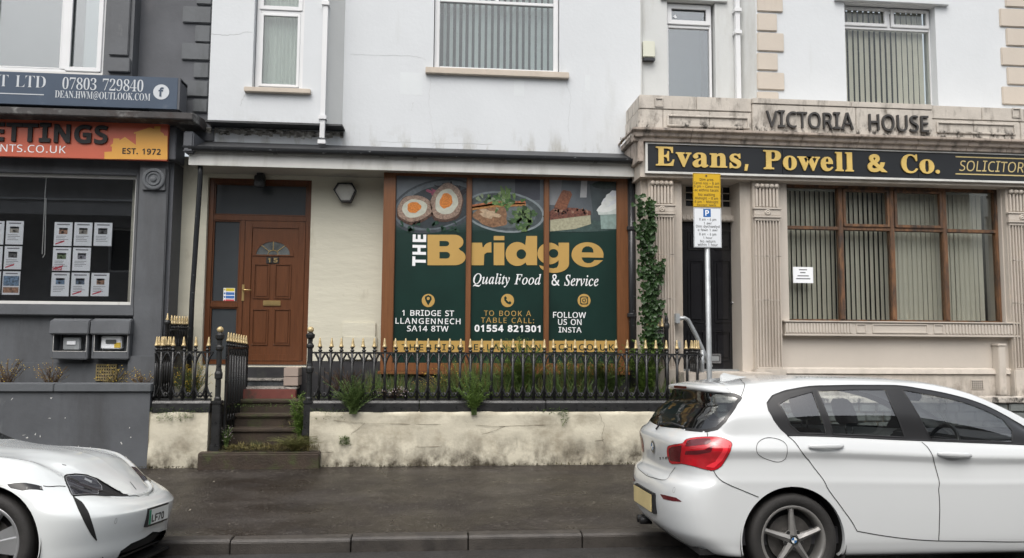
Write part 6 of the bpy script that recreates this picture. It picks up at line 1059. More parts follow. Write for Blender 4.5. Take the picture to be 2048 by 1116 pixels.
    def L_(t, a, b_, y0, y1, **k): lettering(t, (XX(a, (y0+y1)/2, Y), XX(b_, (y0+y1)/2, Y), ZZ((a+b_)/2, y1, Y), ZZ((a+b_)/2, y0, Y)), Y-.022, gd, g, depth=.018, name='letter', split=True, **k)
    sk = dict(font='s', bold=.009)
    L_('E', 1311, 1348, 294, 332, **sk); L_('vans', 1351, 1481, 306, 336, **sk); L_(',', 1488, 1496, 329, 342, bold=.04)
    L_('P', 1526, 1561, 301, 339, **sk); L_('owe', 1565, 1665, 313, 342, **sk); L_('ll', 1669, 1706, 305, 343, **sk); L_('&', 1734, 1773, 309, 345, bold=.03)
    L_('C', 1801, 1834, 309, 347, font='s', bold=.009); L_('o', 1838, 1867, 319, 348, **sk); L_('.', 1870, 1878, 340, 348, bold=.03)
    lettering('SOLICITORS', (XX(1918, 332, Y), XX(2061, 334, Y), ZZ(1990, 344, Y), ZZ(1990, 322, Y)), Y-.004, gp, g, shear=.18)
    for yy in (314.5, 348.5): MB().box(XX(1911, yy, Y), XX(2075, yy, Y), Y-.003, Y-.001, ZZ(1990, yy+2.6, Y), ZZ(1990, yy+.3, Y)).build('rule', gp, g)
    # white downpipe
    xd = XX(1474.5, 100, YA-.05); pipe('downpipe', 'white downpipe in the corner beside the beige quoins', [(xd, YA-.06, TOPZ), (xd+.0, YA-.06, zpt-.1)], .05, M['upvc'], [(xd, YA-.06, ZZ(1473, 69, YA)), (xd, YA-.06, 6.95)], True)
    # alarm box
    r = R(1286, 82, 1310, 121, YA-.08); t = thing('alarm_box', 'cream alarm box high on the white wall left of the narrow window', 'alarm box', (r[0], YA, r[2])); MB().prof([(YA-.10, r[2]+.05), (YA-.09, r[3]), (YA, r[3]), (YA, r[2]+.05)], *r[:2]).build('case', mat('aged cream plastic', (.55, .56, .47), .4, var=.04), t, bevel=.012); MB().box(r[0]+.01, r[1], YA-.085, YA, r[2], r[2]+.048).build('light_strip', M['black_gloss'], t, bevel=.006)
solicitors()
# ================================================================ steps, garden walls
M['wall_stain'] = mat('stained cream garden wall', (.56, .525, .42), .85, var=.10, vs=1.3, bump=.5, bs=22, dirt=((.20, .165, .11), .46, .80, 2.2, (1, 1, 1.3)), dirt2=((.07, .058, .04), .40, .72, 4.5, (1, 1, .8), .10, .52))
M['lichen_stone'] = mat('mossy dark step stone', (.038, .026, .017), .75, var=.35, vs=4, bump=.7, bs=40, dirt=((.045, .055, .015), .5, .68, 5, None))
M['grey_stone'] = mat('grey coursed stone', (.13, .14, .135), .85, var=.3, vs=2.5, bump=.7, bs=30, dirt=((.05, .05, .045), .5, .7, 6, None))
YG = 10.1
zw = ZZ(900, 823, YG)
gx = [XX(297, 870, YG), XX(415, 870, YG), XX(619, 870, YG), XX(1400, 870, YG)]
def crack(t, pts, w=.012):
    b = MB(); P_ = [W(a, c, YG-.003) for a, c in pts]; r = random.Random(len(pts))
    Q = []
    for (a, c), (d, e) in zip(P_[:-1], P_[1:]):
        for k in range(5): f = k/5; Q.append((a+(d-a)*f+r.uniform(-.012, .012), c+(e-c)*f+r.uniform(-.006, .006)))
    Q.append(P_[-1])
    for i in range(len(Q)-1):
        (a, c), (d, e) = Q[i], Q[i+1]; wz = w*r.uniform(.3, .8)
        nx_, nz_ = -(e-c), (d-a); l = math.hypot(nx_, nz_) or 1; nx_, nz_ = nx_/l*wz/2, nz_/l*wz/2
        b.prism([(a+nx_, c+nz_), (d+nx_, e+nz_), (d-nx_, e-nz_), (a-nx_, c-nz_)], YG-.0035, YG-.001)
    b.build('crack', mat('dark crack', (.05, .042, .03), .9, var=.3, vs=20) if 'crackm' not in M else M['crackm'], t)
M['crackm'] = mat('dark crack', (.13, .105, .07), .9, var=.3, vs=20)
def rough_wall(x0, x1, z0, z1, seed, m, parent, top_drop=.0):
    """masonry face with a slightly uneven plaster surface and a soft top edge"""
    from mathutils import noise
    nx_, nz_ = max(4, int((x1-x0)/.06)), max(4, int((z1-z0)/.06)); b = MB()
    for j in range(nz_+3):
        for i in range(nx_+1):
            x = x0+(x1-x0)*i/nx_
            if j <= nz_: z = z0+(z1-z0)*j/nz_; y = YG-.028*noise.fractal(Vector((x*1.7+seed, 0, z*2.3)), 1, 2, 4)
            else: z = z1; y = YG+(.02, .24)[j-nz_-1]
            if j == nz_: z -= .012
            if j >= nz_: z += .010*noise.noise(Vector((x*4, seed, 1)))
            b.v.append((x, y, z))
    for j in range(nz_+2):
        for i in range(nx_): a = j*(nx_+1)+i; b.f.append((a, a+1, a+nx_+2, a+nx_+1))
    n = len(b.v)
    for (x, s) in ((x0, 0), (x1, 1)): b.quad(*[(x, YG-.0, z0), (x, YG+.24, z0), (x, YG+.24, z1), (x, YG-.0, z1)][::(1 if s else -1)])
    return b.build('wall_body', m, parent, smooth=True)
t = thing('garden_wall', 'short stained cream garden wall left of the gate under the iron railing', 'wall', (gx[0], YG, 0), 'cream rendered garden walls'); rough_wall(gx[0], gx[1], 0, zw, 3, M['wall_stain'], t)
t = thing('garden_wall', 'long cracked and stained cream garden wall right of the gate under the railing', 'wall', (gx[2], YG, 0), 'cream rendered garden walls'); rough_wall(gx[2], gx[3], -.02, zw, 11, M['wall_stain'], t)
for pts in ([(930, 820), (931, 870), (936, 893), (958, 902)], [(934, 880), (985, 862), (1010, 853)], [(1032, 858), (1034, 893)], [(1198, 828), (1208, 850), (1204, 880), (1214, 900), (1213, 925)], [(820, 893), (905, 894), (915, 886), (908, 900)], [(640, 840), (730, 846), (900, 850), (1010, 853), (1110, 850)], [(700, 870), (730, 846)], [(620, 905), (700, 903)], [(1206, 880), (1190, 882)]): crack(t, pts, .005)
r = R(793, 902, 804, 912, YG); MB().box(r[0], r[1], YG-.0045, YG+.01, r[2], r[3]).build('drain_hole', M['ink'], t)
MB().box(gx[0]+.0, gx[3], YG+.02, YG+.22, .62, zw-.03).build('wall_core', M['soil'], t) if False else None
gw = thing('garden_wall', 'slate grey rendered garden wall with flat coping below the estate agent shop', 'wall', (-6, YG, 0))
zgw = ZZ(150, 783, YG); zgt = ZZ(150, 768, YG-.03)
MB().box(-10.5, gx[0]-.002, YG+.0, YG+.26, -.2, zgw).build('wall_body', M['grey'], gw); 
cpx = [-10.5]+[XX(p, 776, YG) for p in (-330, -110, 110)]+[gx[0]+.02]
for a, b_ in zip(cpx[:-1], cpx[1:]): MB().box(a+.003, b_-.003, YG-.035, YG+.30, zgw, zgt).build('coping_stone', M['grey_light'], gw, bevel=.008)
b = MB(); rr = random.Random(12)
for i in range(26):
    x, z = rr.uniform(-6, gx[0]-.05), rr.uniform(.15, zgw-.05); b.prism(ellipse(x, z, rr.uniform(.004, .022), rr.uniform(.003, .010), 6, rr.uniform(0, 3), .3, i), YG-.002, YG-.0005)
b.build('paint_chips', M['upvc_dull'], gw)
sw = thing('garden_wall', 'low grey coursed stone wall with beige coping, seen past the white hatchback', 'wall', (8, YG, 0))
zs = ZZ(2000, 806, YG); zst = ZZ(2000, 795, YG); xs0 = gx[3]+.25
MB().box(xs0, 10.5, YG+.03, YG+.3, -.1, zs).build('wall_core', M['crackm'], sw)
MB().box(xs0-.03, 10.5, YG-.03, YG+.33, zs, zst).build('coping', M['stone_stained'], sw, bevel=.01)
rr = random.Random(21); z = -.06; row = 0; protos = []
while z < zs-.02:
    h = min(rr.choice([.10, .13, .15]), zs-z); h = zs-z if zs-z-h < .06 else h; x = xs0+rr.uniform(-.1, 0)
    while x < 10.4:
        w_ = rr.uniform(.16, .38); a, b_ = max(x, xs0), min(x+w_, 10.5)
        if b_-a > .05: MB().box(a+.007, b_-.007, YG+rr.uniform(-.012, .012), YG+.04, z+.006, z+h-.006).build('stone', M['grey_stone'], sw, bevel=.012)
        x += w_
    z += h; row += 1
# steps
def steps():
    t = thing('front_steps', 'worn flight of dark mossy steps rising to the brown front door', 'steps', (XX(520, 850, 10.4), 10.3, 0))
    x0, x1 = XX(440, 850, 10.5), XX(612, 850, 10.5)
    import bpy as _b
    def nose(px, py, z): 
        d = ray(px, py); k = (z-EYE)/d[2]; return d[1]*k
    sp = [(-.02, .27, YG-.12, 10.5, XX(396, 915, YG-.1), XX(641, 915, YG-.1), 'lichen'), (.2, .464, None, None, x0, x1, 'lichen'), (.4, .66, None, None, x0, x1, 'lichen'), (.6, .845, None, None, x0, x1, 'lichen')]
    ny = [YG-.12, nose(540, 859, .464), nose(540, 828, .66), nose(540, 799, .845), nose(540, 774, 1.0), nose(540, 757, 1.12), nose(540, 737, 1.25)]
    print('step noses', [round(float(q), 2) for q in ny])
    ny = [YG-.12, 10.42, 10.62, 10.80, 11.0, 11.16, 11.30]
    zt = [.27]+[ZZ(540, p, y) for p, y in zip((857, 828, 799, 774, 757, 737), ny[1:])]
    print('tops', [round(float(q), 2) for q in zt])
    MB().prof([(ny[0], -.05), (10.6, -.05), (10.6, zt[0]+.005), (ny[0]+.02, zt[0]), (ny[0], zt[0]-.02)], XX(396, 915, YG-.1), gx[2]+.15).build('step', M['lichen_stone'], t, bevel=.012)
    for k in (1, 2, 3):
        MB().prof([(ny[k]+.03, zt[k-1]-.15), (11.4, zt[k-1]-.15), (11.4, zt[k]-.045), (ny[k]+.03, zt[k]-.045)], x0, x1).build('riser', M['lichen_stone'], t)
        MB().prof([(ny[k]+.012, zt[k]-.05), (ny[k+1]+.05, zt[k]-.05), (ny[k+1]+.05, zt[k]+.004), (ny[k]+.012, zt[k]), (ny[k], zt[k]-.012), (ny[k], zt[k]-.038)], x0, x1).build('tread', M['lichen_stone'], t, bevel=.008)
    red = mat('red worn tile', (.16, .045, .035), .6, var=.25, vs=6, dirt=((.05, .04, .03), .5, .7, 6, None)); ter = mat('pale terrazzo tread', (.24, .225, .20), .6, var=.3, vs=40, dirt=((.06, .055, .05), .48, .62, 14, (1, 1, 2))); ril = mat('dark riser tile', (.055, .06, .065), .35, var=.2, vs=4)
    MB().box(x0, XX(592, 785, 10.95), 10.93, 11.03, zt[3]-.01, zt[4]-.03).build('red_riser', red, t, bevel=.01)
    X1 = XX(569, 755, 11.1)
    for k in (4, 5, 6):
        e = ny[k+1]+.05 if k < 6 else 11.42
        MB().prof([(ny[k], zt[k]-.035), (e, zt[k]-.035), (e, zt[k]+.003), (ny[k]+.01, zt[k])], x0, X1 if k > 4 else XX(592, 785, 10.95)).build('tread', ter, t, bevel=.008)
        if k > 4:
            xs_ = np.linspace(x0, X1, 9)
            for a, b_ in zip(xs_[:-1], xs_[1:]): MB().box(a+.002, b_-.002, ny[k]+.025, ny[k]+.04, zt[k-1]+.002, zt[k]-.037).build('tile', ril, t)
            MB().box(x0, X1, ny[k]+.04, 11.45, zt[k-1]-.1, zt[k]-.04).build('step_core', M['soil'], t)
    pk = mat('pink tile', (.34, .275, .235), .5, var=.08)
    za, zb = ZZ(583, 772, 11.02), ZZ(583, 735, 11.05); zm = (za+zb)/2
    for a, b_ in ((za, zm), (zm, zb)): MB().box(X1+.004, XX(597, 755, 11.05), 11.02, 11.40, a+.003, b_-.003).build('side_tile', pk, t, bevel=.005)
    MB().box(x0-.12, x0, 10.36, 11.4, -.1, .82).build('side_wall', M['lichen_stone'], t); MB().box(x1, x1+.12, 10.36, 11.4, -.1, .82).build('side_wall', M['lichen_stone'], t)
    MB().box(x0-.1, x1+.1, 11.30, YC+.3, .5, 1.30).build('threshold_base', M['dark_plinth'], t)
steps()
# ================================================================ across the street (only seen in reflections)
def opposite():
    t = thing('opposite_terrace', 'plain grey rendered terrace across the street behind the viewer', 'building', (0, -8, 0))
    H = [(x, x+1.1, z, z+1.7) for x in (-13, -10.4, -7, -4.4, -1, 1.6, 5, 7.6, 11, 13.6) for z in (1.2, 4.2)]
    MB().wall(-22, 22, -.1, 8.3, -8.0, -8.4, H).build('wall', mat('brown grey render', (.20, .19, .18), .9, var=.2), t)
    MB().prof([(-7.8, 8.3), (-12.5, 11.0), (-12.5, 8.3)][::-1], -22, 22).build('roof', M['grey_dark'], t)
    for h in H: w = MB().ring(*h, -8.2, -8.1, .08).build('window', M['upvc_dull'], t); MB().box(h[0], h[1], -8.25, -8.22, h[2], h[3]).build('pane', M['black_gloss'], w)
    MB().box(-16, 16, -8, -6.3, -.1, .05).build('front_pavement', M['pave'], t)
opposite()
# ================================================================ cars
M.update(
 paint=mat('white car paint', (.57, .59, .595), .17, var=.008, vs=2, coat=.7, spec=.5),
 paint_bright=mat('bright white car paint', (.66, .69, .69), .17, var=.008, vs=2, coat=.7, spec=.5),
 trim=mat('black rubber trim', (.014, .014, .015), .38, var=.1), gap=mat('panel gap', (.02, .02, .02), .8, var=0),
 tyre=mat('worn tyre rubber', (.020, .019, .018), .75, var=.25, vs=5, bump=.4, bs=50), alloy=mat('dusty grey alloy', (.24, .235, .225), .4, metal=.5, var=.15, vs=8), alloy_b=mat('bright machined alloy', (.42, .43, .44), .28, metal=.7, var=.08, vs=6),
 dark=mat('dark wheel well', (.010, .010, .010), .9, var=.2), seat=mat('black cloth seat', (.050, .050, .056), .9, var=.2, vs=6), carglass=glass('tinted car glass', (.93, .97, .96), .17), rearglass=glass('dark rear glass', (.40, .44, .45), .10),
 red_lamp=mat('red lamp lens', (.42, .008, .015), .10, var=.25, vs=8, coat=.8), red_dark=mat('dark red lamp lens', (.10, .006, .010), .12, var=.3, vs=8, coat=.8), red_bright=mat('bright red light guide', (.75, .035, .05), .12, var=.05, coat=.6),
 lens=mat('clear dark headlamp lens', (.030, .030, .038), .08, var=.25, vs=5, coat=.6), plate_y=mat('yellow number plate', (.54, .44, .22), .45, var=.12, vs=5), plate_w=mat('white number plate', (.66, .68, .66), .4, var=.03), badge_blue=mat('badge blue', (.03, .12, .30), .2, var=0), badge_black=mat('badge black', (.015, .02, .018), .2, var=0), badge_rim=mat('badge silver', (.5, .5, .5), .2, metal=.8, var=0), brake=mat('brake disc', (.10, .095, .09), .5, metal=.6, var=.3, vs=12), green=mat('plate green flash', (.0, .22, .12), .4, var=0))
def spl(pts, x):
    X = np.array([p[0] for p in pts], float); Y = np.array([p[1] for p in pts], float)
    if len(X) == 1: return np.full_like(x, Y[0])
    d = np.diff(Y)/np.diff(X); m = np.zeros(len(X)); m[0], m[-1] = d[0], d[-1]
    for i in range(1, len(X)-1): m[i] = 0 if d[i-1]*d[i] <= 0 else 2*d[i-1]*d[i]/(d[i-1]+d[i])
    xx = np.clip(x, X[0], X[-1]); i = np.clip(np.searchsorted(X, xx)-1, 0, len(X)-2); h = X[i+1]-X[i]; t = (xx-X[i])/h
    return (2*t**3-3*t**2+1)*Y[i]+(t**3-2*t**2+t)*h*m[i]+(-2*t**3+3*t**2)*Y[i+1]+(t**3-t**2)*h*m[i+1]
class Body:
    def __init__(s, rings, sub, loc, lean, nq=(90, 300, 90), mods=None):
        nR, nS, nF = nq; R_ = []
        for r in rings:
            def quarter(L, n, N):
                t = np.linspace(0, math.pi/2, 400); a = L*(1-np.cos(t)**(2/n)); b = np.sin(t)**(2/n)
                w = max(.3, float(np.max([h[1] for h in r['hw']]))); d = np.concatenate([[0], np.cumsum(np.hypot(np.diff(a), np.diff(b)*w))]); q = np.linspace(0, d[-1], N+1)
                return np.interp(q, d, a), np.interp(q, d, b)
            a, b = quarter(r['Lr'], r.get('nr', 2.6), nR); c, d = quarter(r['Lf'], r.get('nf', 2.4), nF)
            xs = np.linspace(r['xr']+r['Lr'], r['xf']-r['Lf'], nS+1)
            x = np.concatenate([r['xr']+a, xs[1:-1], (r['xf']-c)[::-1]]); sc = np.concatenate([b, np.ones(nS-1), d[::-1]])
            R_.append(np.stack([x, -spl(r['hw'], x)*sc, spl(r['z'], x)+np.where(x < r['xr']+r['Lr'], r.get('zr', 0)*(1-sc**2), 0)], 1))
        R_ = np.array(R_); K = len(R_); rows = []
        for k in range(K-1):
            p0, p1, p2, p3 = R_[max(k-1, 0)], R_[k], R_[k+1], R_[min(k+2, K-1)]
            seg = np.linalg.norm(p2-p1, axis=1).max(); n = sub[k] if isinstance(sub, (list, tuple)) else max(2, int(seg/sub))
            l1 = np.linalg.norm(p2-p1, axis=1)[:, None]+1e-6; l0 = np.linalg.norm(p1-p0, axis=1)[:, None]+1e-6; l2 = np.linalg.norm(p3-p2, axis=1)[:, None]+1e-6
            m1 = (p2-p0)/(l0+l1)*l1*.9 if k else (p2-p1); m2 = (p3-p1)/(l1+l2)*l1*.9 if k < K-2 else (p2-p1)
            for i in range(n):
                t = i/n; rows.append((2*t**3-3*t**2+1)*p1+(t**3-2*t**2+t)*m1+(-2*t**3+3*t**2)*p2+(t**3-t**2)*m2)
        rows.append(R_[-1]); s.G = np.array(rows); s.nv, s.nu = s.G.shape[:2]
        s.G[:, :, 1] = np.minimum(s.G[:, :, 1], 0)
        if mods: mods(s)
        s.loc = np.array(loc); c, q = math.cos(lean), math.sin(lean); s.Rm = np.array([[1, 0, 0], [0, c, -q], [0, q, c]]); s.lean = lean
        s.id = np.zeros((s.nv-1, s.nu-1), int); s.sep = True; s.P = s.G.copy()
        nu = s.nu; V = s.G.reshape(-1, 3); s.F = [(j*nu+i, j*nu+i+1, (j+1)*nu+i+1, (j+1)*nu+i) for j in range(s.nv-1) for i in range(nu-1)]
        s.bvh = BVHTree.FromPolygons([tuple(v) for v in V], s.F)
        du = np.gradient(s.G, axis=1); dv = np.gradient(s.G, axis=0); n = np.cross(du, dv); n /= np.linalg.norm(n, axis=2)[:, :, None]+1e-9; s.N = n
        s.su = float(np.median(np.linalg.norm(du, axis=2))); s.sv = float(np.median(np.linalg.norm(dv, axis=2)))
    def local(s, p): return s.Rm.T @ (np.array(p)-s.loc)
    def hit(s, o, d):
        h = s.bvh.ray_cast(Vector(o), Vector(d).normalized())
        if h[0] is None: return None
        return s.uv_at(h[0], h[2])
    def uv_at(s, p, f):
        j, i = divmod(f, s.nu-1); a = s.G[j, i]; eu = s.G[j, i+1]-a; ev = s.G[j+1, i]-a; A = np.array([eu, ev]).T
        q = np.linalg.lstsq(A, np.array(p)-a, rcond=None)[0]; return i+float(np.clip(q[0], 0, 1)), j+float(np.clip(q[1], 0, 1))
    def px(s, x, y):
        o = s.local((0, 0, EYE)); d = s.Rm.T @ ray(x, y); r = s.hit(o, d)
        if r is None:               # just outside the outline: take the closest point of the body
            dn = d/np.linalg.norm(d); best = None
            for t in np.linspace(4, 9, 60):
                n_ = s.bvh.find_nearest(Vector(o+dn*t))
                if best is None or n_[3] < best[3]: best = n_
            r = s.uv_at(best[0], best[2])
        return r
    def side(s, x, z):
        r = s.hit((x, -3, z), (0, 1, 0))
        if r is None: n_ = s.bvh.find_nearest(Vector((x, -.9, z))); r = s.uv_at(n_[0], n_[2]); r = (r[0], -1.5)
        return r
    def ev(s, u, v, off=0.0):
        u = min(max(u, 0), s.nu-1.0001); v = min(max(v, 0), s.nv-1.0001); i, j = int(u), int(v); a, b = u-i, v-j
        L = lambda G: G[j, i]*(1-a)*(1-b)+G[j, i+1]*a*(1-b)+G[j+1, i]*(1-a)*b+G[j+1, i+1]*a*b
        p = L(s.G)
        if off: n = L(s.N); p = p+n/np.linalg.norm(n)*off
        return p
    def uvs(s, pts): return [s.px(*p[1:]) if p[0] == 'px' else s.side(*p[1:]) if p[0] == 's' else p[1:] for p in [(('px',)+tuple(p)) if not isinstance(p[0], str) else p for p in pts]]
    def smooth_poly(s, uv, n=6):
        o = []; k = len(uv)
        for i in range(k):
            p0, p1, p2, p3 = [np.array(uv[(i+q) % k], float) for q in (-1, 0, 1, 2)]
            for t in np.linspace(0, 1, n, endpoint=False): o.append(tuple(.5*((2*p1)+(-p0+p2)*t+(2*p0-5*p1+4*p2-p3)*t*t+(-p0+3*p1-3*p2+p3)*t**3)))
        return o
    def cut(s, fid, poly):
        """mark the cells inside the uv polygon and pull the cells' edge onto it"""
        P_ = np.array(poly, float); us, vs = P_[:, 0], P_[:, 1]
        i0, i1 = max(int(us.min())-2, 0), min(int(us.max())+3, s.nu-1); j0, j1 = max(int(vs.min())-2, 0), min(int(vs.max())+3, s.nv-1)
        ci, cj = np.meshgrid(np.arange(i0, i1)+.5, np.arange(j0, j1)+.5); ins = np.zeros(ci.shape, bool)
        for k in range(len(P_)):
            (x1, y1), (x2, y2) = P_[k-1], P_[k]
            if y1 == y2: continue
            c = ((y1 > cj) != (y2 > cj)) & (ci < (x2-x1)*(cj-y1)/(y2-y1)+x1); ins ^= c
        sub = s.id[j0:j1, i0:i1]; sub[ins] = fid
        full = np.zeros((s.nv+1, s.nu+1), int)-1; full[1:-1, 1:-1] = s.id == fid
        A = np.stack([full[:-1, :-1], full[:-1, 1:], full[1:, :-1], full[1:, 1:]]); valid = A >= 0
        edge = ((A == 1).any(0)) & ((A == 0).any(0)); Q1 = np.roll(P_, -1, axis=0); sc = np.array([s.su, s.sv])
        for j, i in zip(*np.nonzero(edge)):
            if not (i0 <= i <= i1 and j0 <= j <= j1): continue
            p = np.array([i, j], float); a = P_*sc; b = Q1*sc; q = p*sc; ab = b-a; t = np.clip(((q-a)*ab).sum(1)/((ab**2).sum(1)+1e-12), 0, 1); c = a+ab*t[:, None]; k = np.argmin(((c-q)**2).sum(1)); uv = c[k]/sc
            if np.abs(uv-p).max() < 1.6: s.P[j, i] = s.ev(*uv)
    def mesh(s, name, fid, m, parent, off=0.0, mirror=True, label=None):
        if np.isscalar(fid): fid = [fid]
        if mirror and 0 not in fid and 7 not in fid and 6 not in fid or (mirror and s.sep and fid == [6]):
            a = s._mesh(name, fid, m, parent, off, (1,), label); s._mesh(name, fid, m, parent, off, (-1,), label); return a
        return s._mesh(name, fid, m, parent, off, (1, -1) if mirror else (1,), label)
    def _mesh(s, name, fid, m, parent, off, sides, label):
        nu = s.nu; P_ = s.P+s.N*off if off else s.P; P_ = P_.reshape(-1, 3); js, is_ = np.nonzero(np.isin(s.id, fid)); used = {}; V = []; F = []
        def g(k, mr):
            key = (k, mr)
            if key not in used: used[key] = len(V); p = P_[k]; V.append((p[0], -p[1] if mr else p[1], p[2]))
            return used[key]
        for j, i in zip(js.tolist(), is_.tolist()):
            q = (j*nu+i, j*nu+i+1, (j+1)*nu+i+1, (j+1)*nu+i)
            if 1 in sides: F.append(tuple(g(k, 0) for k in q))
            if -1 in sides: F.append(tuple(g(k, 1 if abs(P_[k][1]) > 1e-6 else 0) for k in q[::-1]))
        F = [f for f in F if len(set(f)) > 2]
        b = MB(); b.v = V; b.f = F; return b.build(name, m, parent, smooth=True, label=label)
    def ribbon(s, name, uv, w, m, parent, off=.002, closed=False, mirror=True, side=0, thick=0.0):
        """strip of width w along a uv path, lying on the body"""
        if mirror is True:
            a = s.ribbon(name, uv, w, m, parent, off, closed, 1, side, thick); s.ribbon(name, uv, w, m, parent, off, closed, -1, side, thick); return a
        C_ = [s.ev(u, v, off) for u, v in uv]; n = len(C_); b = MB(); rows = []
        for i in range(n):
            a = C_[i-1] if (i or closed) else C_[0]; c = C_[(i+1) % n] if (i < n-1 or closed) else C_[-1]
            t = c-a; t = t/(np.linalg.norm(t)+1e-9); e = .6; u, v = uv[i]
            nn = s.ev(u, v, .01)-s.ev(u, v); nn = nn/(np.linalg.norm(nn)+1e-9); sd = np.cross(nn, t)
            l, r_ = C_[i]+sd*w*(.5+side), C_[i]-sd*w*(.5-side)
            rows.append((l, C_[i]+nn*thick+sd*w*side, r_))
        for mr in (mirror or 1,):
            base = len(b.v)
            for r in rows:
                for p in r: b.v.append((p[0], p[1]*mr, p[2]))
            for i in range(n if closed else n-1):
                j = (i+1) % n
                for q in (0, 1):
                    f = (base+i*3+q, base+j*3+q, base+j*3+q+1, base+i*3+q+1); b.f.append(f if mr > 0 else f[::-1])
        return b.build(name, m, parent, smooth=True)
def dens(uv, closed=False, n=8):
    o = []; k = len(uv)
    for i in range(k if closed else k-1):
        a, b = np.array(uv[i], float), np.array(uv[(i+1) % k], float)
        for t in np.linspace(0, 1, n, endpoint=False): o.append(tuple(a+(b-a)*t))
    if not closed: o.append(tuple(uv[-1]))
    return o
def open_smooth(uv, n=8):
    o = []; k = len(uv)
    for i in range(k-1):
        p0, p1, p2, p3 = [np.array(uv[min(max(i+q, 0), k-1)], float) for q in (-1, 0, 1, 2)]
        for t in np.linspace(0, 1, n, endpoint=False): o.append(tuple(.5*((2*p1)+(-p0+p2)*t+(2*p0-5*p1+4*p2-p3)*t*t+(-p0+3*p1-3*p2+p3)*t**3)))
    o.append(tuple(uv[-1])); return o
def rounded_patch(cx, y, cz, pts, d):
    pass
def wheel(parent, x, y, z, r, rim, sgn, style, w=.21):
    """a wheel as parts: tyre, rim, disc, badge; axis along y, sgn -1 = near side"""
    t = MB(); hw = w/2; pr = [(rim-.005, -hw*.80), (rim+.012, -hw*.92), (r-.05, -hw), (r-.018, -hw*.97), (r-.004, -hw*.80), (r, -hw*.5), (r, hw*.5), (r-.004, hw*.80), (r-.018, hw*.97), (r-.05, hw), (rim+.012, hw*.92), (rim-.005, hw*.80)]
    t.lathe((x, y, z), [(a, b) for a, b in pr], 56, 'y'); t.f = t.f[:-2]
    ty = t.build('tyre', M['tyre'], parent, smooth=True)
    gr = MB()
    for k in (-.05, -.018, .018, .05): gr.lathe((x, y, z), [(r+.0006, k-.003), (r+.0006, k+.003)], 48, 'y'); gr.f = gr.f[:-2]
    gr.build('tread_groove', M['dark'], ty)
    f = y+sgn*hw*.78; mm = M['alloy'] if style == 'five' else M['alloy_b']; b = MB()
    b.lathe((x, y, z), [(rim, sgn*hw*.82), (rim-.008, sgn*hw*.86), (rim-.022, sgn*hw*.80), (rim-.03, sgn*hw*.5), (rim-.045, -sgn*hw*.6), (rim, -sgn*hw*.8)], 56, 'y'); b.f = b.f[:-2]
    rm = b.build('rim', mm, parent, smooth=True)
    MB().lathe((x, y-sgn*.01, z), [(rim-.035, 0), (rim-.035, sgn*.004), (.05, sgn*.004)], 40, 'y').build('wheel_inner', M['dark'], rm)
    MB().lathe((x, y, z), [(rim*.68, 0), (rim*.68, sgn*.02), (.08, sgn*.02), (.08, sgn*.05), (.03, sgn*.05)], 40, 'y').build('brake_disc', M['brake'], rm)
    n = 5; ph = {'five': .32, 'blade': .15}[style]; sp = MB()
    for k in range(n):
        a = ph+2*math.pi*k/n; ca, sa = math.cos(a), math.sin(a); R0, R1 = .035, rim-.016
        if style == 'five':
            prof = [(R0, .034, -.010), (rim*.45, .024, -.004), (rim*.8, .019, .006), (R1, .028, .012)]
            for side in (1, -1):
                pass
            rows = []
            for rr, hw_, dy in prof:
                for q, e in ((-1, .022), (-.82, .004), (0, -.012), (.82, .004), (1, .022)):
                    tx, tz = rr*ca-hw_*q*sa, rr*sa+hw_*q*ca; rows.append((x+tx, f-sgn*(-dy)*-1*.6-sgn*e*-1*-1, z+tz))
            n0 = len(sp.v); sp.v += [(p[0], f-sgn*e_, p[2]) for p, e_ in zip(rows, [e+d for (_, _, d) in prof for e in (.022, .004, -.012, .004, .022)])]
            for i in range(3):
                for q in range(4): A = n0+i*5+q; sp.f.append((A, A+1, A+6, A+5))
        else:
            prof = [(.05, .045), (rim*.5, .075), (R1, .115)]
            rows = [(rr, hw_*q, e) for rr, hw_ in prof for q, e in ((-1, .03), (-.9, .006), (.15, -.004), (.25, .012), (1, .016), (1.02, .035))]
            n0 = len(sp.v); sp.v += [(x+rr*ca-t_*sa, f-sgn*e, z+rr*sa+t_*ca) for rr, t_, e in rows]
            for i in range(2):
                for q in range(5): A = n0+i*6+q; sp.f.append((A, A+1, A+7, A+6))
    sp.build('spokes', mm, rm)
    hb = MB().lathe((x, f, z), [(.075, -sgn*.012), (.07, sgn*.0), (.045, sgn*.006), (.04, sgn*.0)], 24, 'y').build('hub', mm, rm, smooth=False)
    for k in range(5):
        a = ph+math.pi/5+2*math.pi*k/5; MB().lathe((x+.062*math.cos(a), f+sgn*.002, z+.062*math.sin(a)), [(.016, 0), (.013, sgn*.003), (.008, sgn*.003)], 10, 'y').build('bolt', M['dark'], rm)
    return rm, f
def roundel(parent, c, r, ax_u, ax_v, nrm, m_rim=None):
    c, ax_u, ax_v, nrm = [np.array(q, float) for q in (c, ax_u, ax_v, nrm)]
    def disc(rr, off, m, a0=0, a1=2*math.pi, nm='badge', r0=0):
        b = MB(); n = 24; pts = [tuple(c+(ax_u*math.cos(a)+ax_v*math.sin(a))*rr+nrm*off) for a in np.linspace(a0, a1, n)]
        if a1-a0 < 6: pts.append(tuple(c+nrm*off))
        b.poly(pts); return b.build(nm, m, parent)
    disc(r, .004, M['badge_rim'], nm='badge_ring'); disc(r*.93, .0048, M['badge_black'], nm='badge_black'); disc(r*.62, .0056, M['plate_w'], nm='badge_white')
    disc(r*.60, .0062, M['badge_blue'], math.pi/2, math.pi, 'badge_blue'); disc(r*.60, .0062, M['badge_blue'], -math.pi/2, 0, 'badge_blue')
